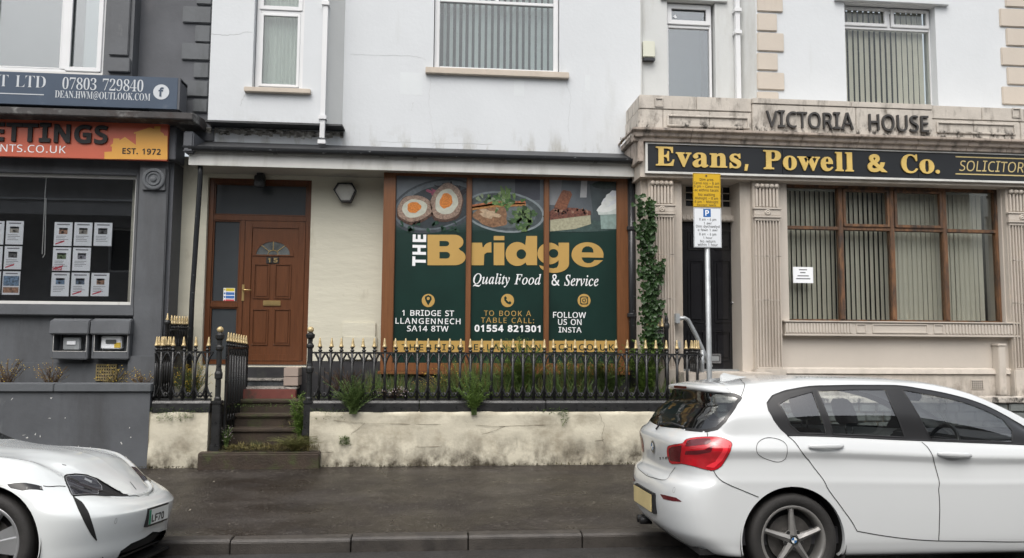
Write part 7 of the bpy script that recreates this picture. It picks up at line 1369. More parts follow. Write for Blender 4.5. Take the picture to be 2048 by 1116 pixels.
def arch_flange(B_, uv, parent, d=.035, m=None):
    for s_ in (1, -1):
        b = MB(); P_ = [B_.ev(u, max(v, 0)) for u, v in uv]
        for p in P_: b.v += [(p[0], p[1]*s_, p[2]), (p[0], (p[1]+.006)*s_, p[2]), (p[0], (p[1]+d)*s_, p[2]+.004)]
        for i in range(len(P_)-1):
            for q in (0, 1): f = (i*3+q, (i+1)*3+q, (i+1)*3+q+1, i*3+q+1); b.f.append(f if s_ > 0 else f[::-1])
        b.build('arch_flange', m or M['paint'], parent, smooth=True)
def slab(parent, name, m, path, r): return MB().tube(path, r, 8).build(name, m, parent, smooth=True)
def loftbox(name, m, parent, secs, smooth=True):
    """secs: list of closed loops of equal length"""
    b = MB(); n = len(secs[0])
    for s_ in secs: b.v += [tuple(p) for p in s_]
    for k in range(len(secs)-1):
        for i in range(n): j = (i+1) % n; b.f.append((k*n+i, k*n+j, (k+1)*n+j, (k+1)*n+i))
    b.f.append(tuple(range(n-1, -1, -1))); b.f.append(tuple((len(secs)-1)*n+i for i in range(n))); return b.build(name, m, parent, smooth=smooth)
def rrect(cx, cy, cz, w, h, plane='yz', n=20, e=3.0, tilt=0):
    o = []
    for i in range(n):
        a = 2*math.pi*i/n; c, s_ = math.cos(a), math.sin(a); p = math.copysign(abs(c)**(2/e), c)*w/2; q = math.copysign(abs(s_)**(2/e), s_)*h/2
        o.append((cx+tilt*q, cy+p, cz+q) if plane == 'yz' else (cx+p, cy, cz+q))
    return o
def front_seat(parent, x, y, z):
    loftbox('seat_base', M['seat'], parent, [rrect(x-.02+dx, y, z+.10, .46*k, .16, e=4) for dx, k in ((0, .9), (.05, 1), (.45, 1), (.5, .9))])
    loftbox('seat_back', M['seat'], parent, [[(x+dx-.25*t+(p[0]-x), p[1], p[2]) for p in rrect(x, y, z+.18+.62*t, .46*k, .02, e=3)] for dx, t, k in ()] or [[(x-.04-.20*t+.09*math.cos(a), y+.24*k*math.copysign(abs(math.sin(a))**.7, math.sin(a)), z+.1+.60*t) for a in np.linspace(0, 2*math.pi, 20, endpoint=False)] for t, k in ((0, .95), (.3, 1), (.7, .95), (.9, .8), (1, .55))])
    hx = x-.27; loftbox('headrest', M['seat'], parent, [[(hx-.06*t+.055*kk*math.cos(a), y+.135*kk*math.copysign(abs(math.sin(a))**.6, math.sin(a)), z+.78+.21*t) for a in np.linspace(0, 2*math.pi, 18, endpoint=False)] for t, kk in ((0, .7), (.12, .95), (.5, 1), (.85, .9), (1, .6))])
    for q in (-.05, .05): slab(parent, 'headrest_post', M['chrome'], [(hx+.01, y+q, z+.68), (hx, y+q, z+.82)], .007)
# ---------------------------------------------------------------- white hatchback
def hatchback():
    lean = -math.radians(2.5); HW = .87; rx, ry = 2.56, 5.33+HW*math.cos(lean); rz = -.03-HW*.0436
    t = thing('parked_car', 'white hatchback with red tail lights parked at the right, rear to the kerb view', 'car', (rx, ry, rz), 'parked white cars'); t['label'] = 'white hatchback seen from its rear corner, parked at the right of the photo'
    del t['at']; t.rotation_euler = (lean, 0, 0)
    body = thing('body', '', '', (0, 0, 0)); C.objects.unlink(body); bpy.data.objects.remove(body)
    nose = [(2.3, 1.0), (3.0, .93), (3.3, .84)]
    roof = [(-.45, 1.452), (-.3, 1.470), (0, 1.500), (.4, 1.520), (.8, 1.515), (1.2, 1.492), (1.42, 1.458), (1.6, 1.41), (1.8, 1.33), (2.0, 1.235), (2.2, 1.12), (2.4, 1.02), (3.0, .97), (3.3, .86)]
    rail = [(-.6, 1.28), (-.3, 1.345), (-.1, 1.385), (.05, 1.415), (.3, 1.445), (.9, 1.447), (1.2, 1.407), (1.45, 1.36), (1.65, 1.295), (1.82, 1.215), (1.95, 1.14), (2.1, 1.06), (2.3, .99), (3.0, .92), (3.3, .82)]
    up = lambda d, s_=roof: [(x, z-d) for x, z in s_]
    Rr = lambda z, xr, hw, xf=3.40, Lr=.34, Lf=.7, nr=2.9, nf=2.4, zr=0: dict(z=z if isinstance(z, list) else [(0, z)], xr=xr, hw=hw if isinstance(hw, list) else [(0, hw)], xf=xf, Lr=Lr, Lf=Lf, nr=nr, nf=nf, zr=zr)
    hwm = lambda h: [(-.6, h-.018), (0, h), (1.6, h), (2.6, h-.02)]
    rings = [Rr(.20, -.60, .78, 3.2), Rr(.225, -.70, .83, 3.3), Rr(.30, -.80, hwm(.855), 3.38), Rr([(-.9, .36), (0, .36)], -.845, hwm(.862), 3.42), Rr([(-.9, .50), (0, .50)], -.868, hwm(.868), 3.44), Rr([(-.9, .62), (0, .62)], -.865, hwm(.870), 3.44),
             Rr([(-.9, .70), (-.4, .70), (1.5, .68)], -.845, hwm(.870), 3.43), Rr([(-.9, .735), (-.4, .75), (1.5, .72)], -.80, hwm(.870), 3.42), Rr([(-.9, .78), (-.4, .80), (1.5, .76)], -.785, hwm(.862), 3.41), Rr([(-.9, .90), (0, .905), (1.5, .85)], -.795, hwm(.852), 3.40),
             Rr([(-.9, .975), (0, .965), (1.3, .915), (2.3, .89), (3.3, .72)], -.80, hwm(.868), 3.38), Rr([(-.9, 1.0), (0, .992), (1.3, .94), (2.3, .915), (3.3, .75)], -.80, hwm(.862), 3.37), Rr([(-.9, 1.035), (0, 1.035), (1.3, .985), (2.3, .95), (3.3, .79)], -.785, hwm(.845), 3.35),
             Rr([(-.9, 1.075), (0, 1.085), (.9, 1.048), (1.85, .998), (2.3, .975), (3.3, .81)], -.735, hwm(.825), 3.33), Rr([(-.7, 1.18), (-.3, 1.22), (.3, 1.24), (.9, 1.23), (1.4, 1.17), (1.85, 1.09), (2.1, 1.02), (2.3, .985), (3.3, .82)], -.66, [(0, .79), (2.2, .79), (3, .79)], 3.32, .32),
             Rr(up(.03, rail), -.585, .715, 3.30, .30), Rr(rail, -.545, .69, 3.29, .30), Rr(up(.042), -.52, .645, 3.26, .32), Rr(up(.02), -.50, .56, 3.2, .34), Rr(up(.004), -.46, .36, 3.1, .3), Rr(roof, -.44, .16, 3.0, .2), Rr(roof, -.43, 0.0, 2.9, .1)]
    B_ = Body(rings, .013, (rx, ry, rz), lean, (95, 330, 80))
    # ---- openings and lamps, outlined on the body itself
    arch_f = lambda cx, r_: [B_.side(cx+r_*math.cos(a), .33+r_*math.sin(a)) for a in np.linspace(math.radians(-19), math.radians(199), 50)]
    for k, cx in ((1, -.01), (2, 2.69)):
        a = arch_f(cx, .385); poly = [(a[0][0], -3)]+a+[(a[-1][0], -3)]; B_.cut(k, poly)
        if k == 1: arch_uv = a
        else: arch2_uv = a
    S = B_.smooth_poly
    # side windows: black band first, then glass inside it
    band = B_.uvs([(1534, 806), (1545, 791), (1572, 781), (1631, 772), (1700, 770.5), (1792, 771), (1861, 781), (1916, 793), (1968, 810), (2010, 831), (2043, 850), ('s', 2.08, 1.06), ('s', 2.12, .995), ('s', 1.9, .998), (1813, 880), (1700, 874.5), (1640, 872), (1576, 871), (1561, 857), (1548, 840), (1537, 820)])
    B_.cut(3, dens(band, True, 5))
    g1 = B_.uvs([(1558, 808), (1580, 795), (1625, 783), (1653, 868), (1600, 867), (1580, 850)]); g2 = B_.uvs([(1635, 782), (1700, 778.5), (1771, 778.5), (1790, 824), (1810, 875), (1740, 871), (1666, 868.5)])
    g3 = B_.uvs([(1805, 779.5), (1861, 789), (1916, 801), (1966, 818), (2006, 838), (2026, 862), (2024, 885), (1940, 882), (1860, 878.5)])
    for k, g in ((4, g1), (5, g2), (6, g3)): B_.cut(k, dens(g, True, 5))
    # rear screen and tail lamps
    def cz(z): return (-.9, float(np.interp(z, B_.G[:, 0, 2][::1][np.argsort(B_.G[:, 0, 2])], np.argsort(B_.G[:, 0, 2]).astype(float))))
    def vz(z):
        col = B_.G[:, 0, 2]; k = int(np.argmin(np.abs(col-z))); return ('uv', -1.0, float(k))
    scr = B_.uvs([vz(1.085), (1371, 858), (1413, 861.5), (1434, 856.5), (1449, 842), (1468, 815), (1481, 795), (1470, 790), (1430, 783.5), vz(1.425)]); B_.cut(7, dens(scr, True, 5))
    lamp = [(1335, 896), (1343, 890.5), (1365, 887), (1373, 879), (1396, 875), (1434, 874), (1454, 880), (1463.5, 887.5), (1461, 900), (1448, 924), (1429, 940), (1409, 938), (1388, 932), (1364, 927), (1339, 924)]
    lu = S(B_.uvs(lamp), 3); B_.cut(8, lu)
    inn = [(1338, 898), (1345, 893), (1364.5, 890), (1362, 924), (1341, 921)]; B_.cut(9, dens(B_.uvs(inn), True, 3))
    li = [(1375, 882), (1398, 878), (1420, 877.5), (1423, 884), (1415, 889), (1372, 893)]; B_.cut(10, dens(B_.uvs(li), True, 4))
    li = [(1372, 902), (1410, 899), (1429, 890), (1421, 904), (1395, 909), (1371, 909)]; B_.cut(11, dens(B_.uvs(li), True, 4))
    ga = [(1424, 881), (1434, 878), (1450, 882), (1459, 888.5), (1457, 892), (1437, 890)]; B_.cut(12, dens(B_.uvs(ga), True, 4))
    gb = [(1446, 896), (1456, 896), (1444, 921), (1428, 936), (1411, 933), (1431, 923)]; B_.cut(12, dens(B_.uvs(gb), True, 4))
    rf = [(1320, 988), (1330, 990), (1352, 995), (1365, 1003.5), (1345, 1002), (1327, 998)]; B_.cut(13, dens(B_.uvs(rf), True, 4))
    cen = (B_.G[:-1, :-1]+B_.G[1:, 1:])/2; rw = np.arange(B_.nv-1)[:, None]; vr = B_.px(1700, 764)[1]
    ws = (cen[:, :, 0] > 1.50) & (cen[:, :, 0] < 2.30) & (np.abs(cen[:, :, 1]) < .60) & (rw > vr) & (B_.id == 0); B_.id[ws] = 14
    bo = B_.mesh('body', 0, M['paint'], t); B_._mesh('windscreen', [14], M['carglass'], t, 0, (1, -1), None); B_.mesh('window_surround', 3, M['trim'], bo)
    B_.mesh('quarter_window', 4, M['carglass'], t, -.004); B_.mesh('rear_window', 5, M['carglass'], t, -.004); B_.mesh('front_window', 6, M['carglass'], t, -.004); B_.mesh('rear_screen', 7, M['rearglass'], t, -.003)
    tl = B_.mesh('tail_light', [8, 9, 10, 11, 12], M['red_lamp'], t, .004); 
    for k, m, nm in ((9, 'red_dark', 'dark_lens'), (10, 'red_dark', 'dark_lens'), (11, 'red_dark', 'dark_lens'), (12, 'red_bright', 'light_bar')): B_.mesh(nm, k, M[m], tl, .0055)
    B_.ribbon('lamp_edge', lu, .005, M['trim'], tl, .004, True); B_.mesh('reflector', 13, M['red_dark'], bo, .002)
    for g, nm in ((g1, 'quarter_seal'), (g2, 'rear_seal'), (g3, 'front_seal')): B_.ribbon(nm, dens(g, True, 5), .012, M['trim'], bo, .001, True, thick=.002)
    B_.ribbon('window_trim', dens(band, True, 5), .010, M['trim'], bo, .002, True, thick=.003); B_.ribbon('screen_seal', dens(scr[1:-1], False, 5), .028, M['trim'], bo, .001)
    arch_flange(B_, arch_uv, bo); arch_flange(B_, arch2_uv, bo)
    seam = lambda p, w=.006: B_.ribbon('panel_gap', open_smooth(B_.uvs(p), 6), w, M['gap'], bo, .0022)
    seam([(1574, 871), (1596, 893), (1617, 920), (1648, 962), (1672, 1000), (1700, 1038), (1714, 1062)]); seam([(1714, 1062), (1778, 1073), (1830, 1079), (1877, 1081.5), (1960, 1082.5), (2047, 1083.5), ('s', 2.2, .30)])
    seam([(1843, 884), (1858, 899), (1866.5, 917), (1877, 958), (1879, 1006), (1877, 1081)]); seam([(1427, 941), (1436, 955), (1455, 968), (1490, 983), (1517, 994)]); seam([(1414, 862), (1414.5, 874)])
    seam([(1470, 757.5), (1484, 763), (1489, 773), (1482, 793)], .005); seam([(1276, 937), (1284, 948), (1305, 955), (1330, 960), (1341, 948), (1351, 934)], .005)
    fc = B_.uvs([(1513, 900), (1518, 883), (1535, 875.5), (1558, 879), (1572, 889), (1574.5, 903), (1570, 918), (1556, 924), (1535, 919), (1518, 910)]); B_.ribbon('fuel_flap', S(fc, 4), .004, M['gap'], bo, .002, True)
    B_.ribbon('parking_sensor', [tuple(np.array(B_.px(1348, 980))+np.array([math.cos(a)*1.4, math.sin(a)*1.4])) for a in np.linspace(0, 6.28, 14)], .002, M['gap'], bo, .001)
    # door handles
    for (a, b_) in (((1616, 892.5), (1685, 892)), ((1873, 907), (1940, 910.5))):
        p = [B_.ev(*B_.px(a[0]+(b_[0]-a[0])*k, a[1]+(b_[1]-a[1])*k), .0) for k in np.linspace(0, 1, 9)]
        for s_ in (1, -1):
            pts = [(q[0], (q[1]-.030*math.sin(math.pi*min(max(k, .06), .94))**.5-.002)*s_, q[2]) for q, k in zip(p, np.linspace(0, 1, 9))]
            secs = [[(x_, y_+ (.010*math.cos(an))*(1), z_+(.019 if 0 < i < 8 else .010)*math.sin(an)) for an in np.linspace(0, 2*math.pi, 10, endpoint=False)] for i, (x_, y_, z_) in enumerate(pts)]
            h = loftbox('door_handle', M['paint'], t, secs)
            c = p[4]; cup = [(c[0]-.01+.075*math.cos(an), (c[1]-.0025)*s_, c[2]-.016+.028*math.sin(an)) for an in np.linspace(0, 2*math.pi, 20, endpoint=False)]
            b = MB().poly(cup if s_ > 0 else cup[::-1]); b.build('handle_cup', M['alloy_b'], h)
    # spoiler over the screen
    secs = []
    for y in np.linspace(-1, 1, 31):
        a = abs(y); yy = y*.64; tx = -.548+.02*a**2+.15*a**6; zt = 1.436-.012*a**2-.030*a**6; rb = 1.474-.03*a**2-.035*a**6; th = .052*(1-.9*a**8)
        secs.append([(-.25, yy, rb+.004), (-.38, yy, (rb+zt)/2+.010), (tx+.01, yy, zt+.003), (tx-.004, yy, zt-.010), (tx+.002, yy, zt-.012-th*.42), (tx+.085, yy, zt-th), (-.28, yy, rb-.02-th)])
    sp = loftbox('spoiler', M['paint'], t, secs)
    MB().prof([(0, 0)], 0, 0) if False else None
    b = MB(); yl = np.linspace(-.17, .17, 9)
    for i in range(8):
        f = lambda y: -.548+.10*abs(y/.66)**4-.0075
        b.quad((f(yl[i]), yl[i], 1.425), (f(yl[i]), yl[i], 1.404), (f(yl[i+1]), yl[i+1], 1.404), (f(yl[i+1]), yl[i+1], 1.425))
    b.build('brake_light', M['red_dark'], sp)
    MB().prism([(-.20, 1.465), (-.205, 1.500), (-.19, 1.532), (-.165, 1.536), (-.11, 1.521), (-.02, 1.507), (.07, 1.500), (.07, 1.47)], -.014, .014).build('antenna_fin', M['paint'], t, bevel=.010)
    # wiper, badge, lettering, plate, exhaust, underside
    e = lambda x_, y_, o=.012: B_.ev(*B_.px(x_, y_), o)
    slab(t, 'rear_wiper', M['trim'], [e(1306, 851, .012), e(1318, 846, .02), e(1345, 848, .018), e(1370, 856, .012)], .008)
    c = B_.ev(0.0, float(np.argmin(np.abs(B_.G[:, 0, 2]-.925))), .003); n = np.array([-1, 0, .05]); roundel(bo, c, .052, (0, -1, 0), (.0, 0, 1), (-1, 0, 0))
    q = [e(1319, 919, .003), e(1332, 918, .003)]; dv = np.array([0, 0, .020])
    g = glyphs('118i', font='i', bold=.02, shear=.1); pts = [p for l in g for vv, ff, st in l for p in vv]; x0, x1 = min(p[0] for p in pts), max(p[0] for p in pts); b = MB()
    for l in g:
        for vv, ff, st in l:
            k = len(b.v)
            for p in vv: w_ = q[0]+(q[1]-q[0])*((p[0]-x0)/(x1-x0))*1.5+dv*(p[1]/.7)*1.3; b.v.append(tuple(w_))
            b.f += [tuple(k+i for i in f) for f in ff]
    b.build('model_badge', M['badge_black'], bo)
    pc = B_.ev(0.0, float(np.argmin(np.abs(B_.G[:, 0, 2]-.50))), 0)
    MB().box(-.026+pc[0], pc[0]+.03, -.285, .285, .425, .585).build('plate_recess', M['trim'], t, bevel=.01); MB().box(pc[0]-.034, pc[0]-.026, -.27, .27, .435, .575).build('number_plate', M['plate_y'], t, bevel=.004)
    for dy in (.46, .55): MB().lathe((-.80, dy, .235), [(.035, 0), (.035, .10), (.03, .10), (.03, .02)], 16, 'x').build('exhaust', M['trim'], t, smooth=True)
    MB().prof([(-.76, .22), (.76, .22), (.76, .26), (-.76, .26)], -.68, -.45).prof([(-.52, .22), (.52, .22), (.52, .26), (-.52, .26)], -.45, 3.2).build('underside', M['dark'], t)
    # wheel wells
    for cx in (-.01, 2.69):
        for s_ in (-1, 1):
            b = MB(); A = np.linspace(math.radians(-24), math.radians(204), 30)
            for a, c_ in zip(A[:-1], A[1:]):
                p = lambda an, y, r_=.40: (cx+r_*math.cos(an), y, .33+r_*math.sin(an)); q = [p(a, s_*.855), p(c_, s_*.855), p(c_, s_*.50), p(a, s_*.50)]; b.quad(*q)
                b.quad(p(a, s_*.50), p(c_, s_*.50), (cx, s_*.50, .33), (cx, s_*.50, .32))
            b.build('wheel_well', M['dark'], t)
            w = thing('wheel', '', '', (0, 0, 0)); [w.__delitem__(k) for k in ('label', 'category', 'at')]; w.parent = t
            rm, f = wheel(w, cx+.01, s_*(.745), .33, .33, .246, s_, 'five')
            if s_ < 0: roundel(rm, (cx+.01, f-.007, .33), .034, (1, 0, 0), (0, 0, 1), (0, -1, 0))
    # interior
    for y in (-.38, .38): front_seat(t, .98, y, .34)
    for y in (-.36, .36): loftbox('rear_headrest', M['seat'], t, [[(.10-.05*q+.05*kk*math.cos(a), y+.13*kk*math.copysign(abs(math.sin(a))**.6, math.sin(a)), 1.08+.17*q) for a in np.linspace(0, 2*math.pi, 16, endpoint=False)] for q, kk in ((0, .8), (.15, 1), (.8, .95), (1, .6))])
    MB().box(.02, .20, -.66, .66, .40, 1.07).box(.10, .60, -.66, .66, .40, .62).build('rear_seat', M['seat'], t, bevel=.05)
    MB().box(-.5, 3.0, -.74, .74, .28, .40).build('cabin_floor', M['seat'], t); MB().prof([(-.72, .62), (.72, .62), (.72, .97), (.60, 1.02), (-.60, 1.02), (-.72, .97)], 1.72, 2.35).build('dashboard', M['seat'], t, bevel=.03)
    MB().box(-.66, .02, -.66, .66, .62, 1.0).build('boot_cover', M['seat'], t)
    b = MB(); cyl = [(1.50+.06*math.sin(a), -.38+.185*math.cos(a), .94+.175*math.sin(a)) for a in np.linspace(0, 2*math.pi, 28)]; b.tube(cyl, .016, 6, cap=False); b.tube([(1.50, -.55, .94), (1.52, -.38, .93), (1.50, -.21, .94)], .02, 6); b.tube([(1.53, -.38, .93), (1.72, -.38, .88)], .03, 6); b.build('steering_wheel', M['trim'], t, smooth=True)
    loftbox('rear_view_mirror', M['trim'], t, [[(1.50, y, 0)] and [(1.50+.02*math.cos(a), y, 1.345+k*.045*math.sin(a)) for a in np.linspace(0, 2*math.pi, 12, endpoint=False)] for y, k in ((-.13, .6), (-.11, 1), (.11, 1), (.13, .6))])
    for s_ in (-1, 1): loftbox('door_mirror', M['trim'], t, [[(2.06+.075*k*math.cos(a), s_*(.80+y), 1.03+.075*k*math.sin(a)) for a in np.linspace(0, 2*math.pi, 14, endpoint=False)] for y, k in ((0, .5), (.05, .9), (.13, 1), (.19, .9), (.21, .6))])
    return B_
HB = hatchback()
# ---------------------------------------------------------------- white sports saloon (its nose)
def sports_car():
    lean = -math.radians(6.0); HW = .93; rx, ry = -3.14, 5.45+HW*math.cos(lean); rz = -.045-HW*math.sin(-lean)
    t = thing('parked_car', 'low white electric sports saloon, its nose and front wheel entering the photo at the left', 'car', (rx, ry, rz), 'parked white cars'); del t['at']; t.rotation_euler = (lean, 0, 0)
    hood = [(-3.9, .98), (-3.0, 1.22), (-1.9, 1.39), (-1.3, 1.36), (-.55, 1.03), (-.3, .985), (0, .955), (.2, .922), (.35, .876), (.5, .775), (.60, .705), (.70, .640)]
    crest = [(-3.9, .90), (-3.0, 1.0), (-1.5, .97), (-.4, .975), (0, .952), (.2, .915), (.32, .855), (.45, .765), (.58, .690), (.745, .622)]
    dn = lambda z, d: [(a, b-d) for a, b in z]
    Rr = lambda z, xf, hw, xr=-3.95, Lf=.55, nf=2.5, Lr=.6: dict(z=z if isinstance(z, list) else [(0, z)], xr=xr, hw=[(0, hw)], xf=xf, Lr=Lr, Lf=Lf, nr=2.4, nf=nf)
    rings = [Rr(.14, .70, .80, -3.8), Rr(.17, .78, .86, -3.85), Rr(.24, .82, .90), Rr(.34, .835, .915), Rr(.44, .855, .925), Rr(.52, .862, .93), Rr([(-.2, .59), (.4, .57), (.82, .535)], .85, .93), Rr([(-.2, .66), (.3, .635), (.82, .570)], .82, .928, Lf=.6), Rr([(-.2, .76), (.3, .72), (.55, .645), (.8, .592)], .785, .92, Lf=.68), Rr([(-3, .85), (-.2, .87), (.15, .835), (.42, .725), (.60, .655), (.76, .605)], .76, .895, Lf=.78, nf=2.3),
             Rr(dn(crest, .02), .75, .85, Lf=.85, nf=2.2), Rr(crest, .745, .79, Lf=.9, nf=2.2), Rr(dn(crest, .006), .725, .70, Lf=.9, nf=2.2, xr=-3.8), Rr(hood, .70, .55, Lf=.8, nf=2.2, xr=-3.7), Rr([(a, b+.026) for a, b in hood], .60, .28, Lf=.5, nf=2.2, xr=-3.5, Lr=.3), Rr([(a, b+.032) for a, b in hood], .50, 0.0, Lf=.3, xr=-3.4, Lr=.2)]
    B_ = Body(rings, .014, (rx, ry, rz), lean, (40, 300, 150))
    A = [B_.side(.0+.415*math.cos(a), .36+.415*math.sin(a)) for a in np.linspace(math.radians(-26), math.radians(206), 50)]
    B_.cut(1, [(A[0][0], -3)]+A+[(A[-1][0], -3)]); A2 = [B_.side(-2.9+.415*math.cos(a), .36+.415*math.sin(a)) for a in np.linspace(math.radians(-26), math.radians(206), 50)]; B_.cut(1, [(A2[0][0], -3)]+A2+[(A2[-1][0], -3)])
    S = B_.smooth_poly
    hl = dens(B_.uvs([(128.5, 953), (134, 949), (150, 947.5), (175, 950), (195, 957), (215, 969), (240, 983), (257, 991.5), (225, 991.5), (190, 991), (146, 993), (137, 977)]), True, 4); B_.cut(2, hl)
    le = dens(B_.uvs([(131, 955), (136, 951.5), (152, 950.5), (174, 952.5), (192, 959), (203, 972), (204, 980), (196, 988), (146, 990), (139, 975)]), True, 4); B_.cut(3, le)
    sm = dens(B_.uvs([(14, 968.5), (83, 972), (86.5, 981), (45, 981.5), (20, 976)]), True, 4); B_.cut(5, sm)
    # lower intake: a wide opening low in the nose
    gi = B_.uvs([(232, 1116), (240, 1100), (262, 1084), (290, 1072), (318, 1063)]); v_top = [p for p in gi]; i_end = B_.nu+1
    vb = float(np.argmin(np.abs(B_.G[:, -1, 2]-.375))); poly = dens(v_top, False, 4)+[(i_end, vb), (i_end, -3), (v_top[0][0], -3)]; B_.cut(6, poly)
    js, is_ = np.nonzero(B_.id == 0); cen = (B_.G[:-1, :-1]+B_.G[1:, 1:])/2
    B_.sep = False; gl = (cen[:, :, 2] > 1.03) & (cen[:, :, 0] < -.52); B_.id[gl & (B_.id == 0)] = 7
    bo = B_.mesh('body', 0, M['paint_bright'], t); B_.mesh('cabin_glass', 7, M['rearglass'], t); MB().box(-3.4, -.7, -.7, .7, .3, 1.0).build('cabin_interior', M['dark'], t)
    B_._mesh('far_wing', [2], M['paint_bright'], bo, 0, (-1,), None); h = B_._mesh('headlight', [2, 3], M['trim'], t, -.006, (1,), None); B_._mesh('headlight', [3], M['trim'], t, -.006, (-1,), None); B_.mesh('lens', 3, M['lens'], h, .001)
    B_.ribbon('lens_edge', le, .006, M['alloy_b'], h, .002, True); B_.ribbon('headlight_edge', hl, .006, M['gap'], h, .002, True, 1)
    for k in range(4):
        px_, py_ = (150+k % 2*26, 961+k//2*16); c = B_.px(px_, py_); B_.ribbon('lamp_module', [(c[0]-3.2, c[1]), (c[0]+3.2, c[1]-.1)], .022, M['alloy_b'] if k in (1,) else M['gap'], h, .003)
    def patch(name, Lp, Rp, m, parent, n=14, off=.0025):
        La, Ra = np.array(Lp, float), np.array(Rp, float); f = lambda P_, q: (np.interp(q, np.linspace(0, 1, len(P_)), P_[:, 0]), np.interp(q, np.linspace(0, 1, len(P_)), P_[:, 1]))
        rows = [[B_.ev(*B_.px(*(np.array(f(La, q))*(1-w)+np.array(f(Ra, q))*w)), off) for w in (0, .33, .67, 1)] for q in np.linspace(0, 1, n)]
        for s_ in (1, -1):
            b = MB()
            for r_ in rows: b.v += [(p[0], p[1]*s_, p[2]) for p in r_]
            for a in range(n-1):
                for c_ in range(3): g_ = (a*4+c_, (a+1)*4+c_, (a+1)*4+c_+1, a*4+c_+1); b.f.append(g_ if s_ > 0 else g_[::-1])
            b.build(name, m, parent, smooth=True)
    patch('air_curtain', [(145.5, 994), (156, 1019), (168.5, 1045), (181, 1068), (192, 1082)], [(147, 993), (165, 1005), (177, 1024), (186, 1051), (194, 1080)], M['dark'], t)  # flat patch on the body, the slot's recess shade put into its colour
    mk = B_.mesh('side_marker', 5, M['trim'], t, .001); c1, c2 = B_.px(52, 976), B_.px(84, 976.5); B_.ribbon('marker_lens', [c1, c2], .016, M['alloy'], mk, .003)
    B_.mesh('lower_grille', 6, M['dark'], t, -.05); B_.ribbon('grille_edge', dens(v_top+[(B_.nu-1.01, vb)], False, 5), .012, M['paint_bright'], bo, .001, side=-.4)
    for k in range(3): MB().box(.52, .72, -.62, .62, .17+.055*k, .185+.055*k).build('grille_slat', M['trim'], t)
    MB().box(.47, .82, -.66, .66, .115, .14).build('front_splitter', M['trim'], t, bevel=.01)
    arch_flange(B_, A, bo); arch_flange(B_, A2, bo)
    seam = lambda p, w=.006: B_.ribbon('panel_gap', open_smooth(B_.uvs(p), 6), w, M['gap'], bo, .0025)
    seam([(86, 972), (105, 973), (131, 973)]); seam([(257, 992.5), (275, 992), (295, 987), (308, 979)], .005)
    B_.ribbon('bonnet_vent', [B_.px(265, 961), B_.px(282, 969)], .010, M['gap'], bo, .002, False, 1); B_.ribbon('washer_jet', [B_.px(124, 929), B_.px(132, 931)], .008, M['gap'], bo, .002, False, 1)
    c = B_.px(231.5, 1042); B_.ribbon('parking_sensor', [(c[0]+1.2*math.cos(a), c[1]+1.2*math.sin(a)) for a in np.linspace(0, 6.28, 14)], .002, M['gap'], bo, .001)
    # plate
    px0 = .872
    pl = MB(); ys = np.linspace(-.21, .21, 13); f = lambda y: px0-.04*y*y
    for i in range(12): pl.v += []; a, b_ = ys[i], ys[i+1]; pl.quad((f(a), a, .40), (f(b_), b_, .40), (f(b_), b_, .512), (f(a), a, .512))
    bk = MB()
    for i in range(12): a, b_ = ys[i]*1.04, ys[i+1]*1.04; bk.poly([(f(a)-.004, a, .385), (f(b_)-.004, b_, .385), (f(b_)-.004, b_, .525), (f(a)-.004, a, .525)]); bk.poly([(f(a)-.03, a, .385), (f(a)-.004, a, .385), (f(a)-.004, a, .525), (f(a)-.03, a, .525)] if i == 0 else [(f(a)-.03, a, .525), (f(a)-.004, a, .525), (f(b_)-.004, b_, .525), (f(b_)-.03, b_, .525)])
    P_ = pl.build('number_plate', M['plate_w'], t); bk.build('plate_holder', M['trim'], P_)
    MB().quad((f(-.2)+.003, -.208, .402), (f(-.2)+.003, -.172, .402), (f(-.2)+.003, -.172, .51), (f(-.2)+.003, -.208, .51)).build('green_flash', M['green'], P_)
    g = glyphs('LF70', font='i', bold=.02); pts = [p for l in g for vv, ff, st in l for p in vv]; x0, x1 = min(p[0] for p in pts), max(p[0] for p in pts); b = MB()
    for l in g:
        for vv, ff, st in l:
            k = len(b.v)
            for p in vv: y = -.155+.26*(p[0]-x0)/(x1-x0); b.v.append((f(y)+.003, y, .415+.08*p[1]/.72))
            b.f += [tuple(k+i for i in f_) for f_ in ff]
    b.build('plate_lettering', M['ink'], P_)
    for cx in (0, -2.9):
        for s_ in (-1, 1):
            b = MB(); An = np.linspace(math.radians(-30), math.radians(210), 30)
            for a, c_ in zip(An[:-1], An[1:]):
                p = lambda an, y, r_=.428: (cx+r_*math.cos(an), y, .36+r_*math.sin(an)); b.quad(p(a, s_*.915), p(c_, s_*.915), p(c_, s_*.5), p(a, s_*.5)); b.quad(p(a, s_*.5), p(c_, s_*.5), (cx, s_*.5, .36), (cx, s_*.5, .35))
            b.build('wheel_well', M['dark'], t); w = thing('wheel', '', '', (0, 0, 0)); [w.__delitem__(k) for k in ('label', 'category', 'at')]; w.parent = t
            wheel(w, cx+.0, s_*.80, .36, .36, .280, s_, 'blade', .23)
    MB().box(-3.6, .6, -.55, .55, .15, .19).build('underside', M['dark'], t)
sports_car()
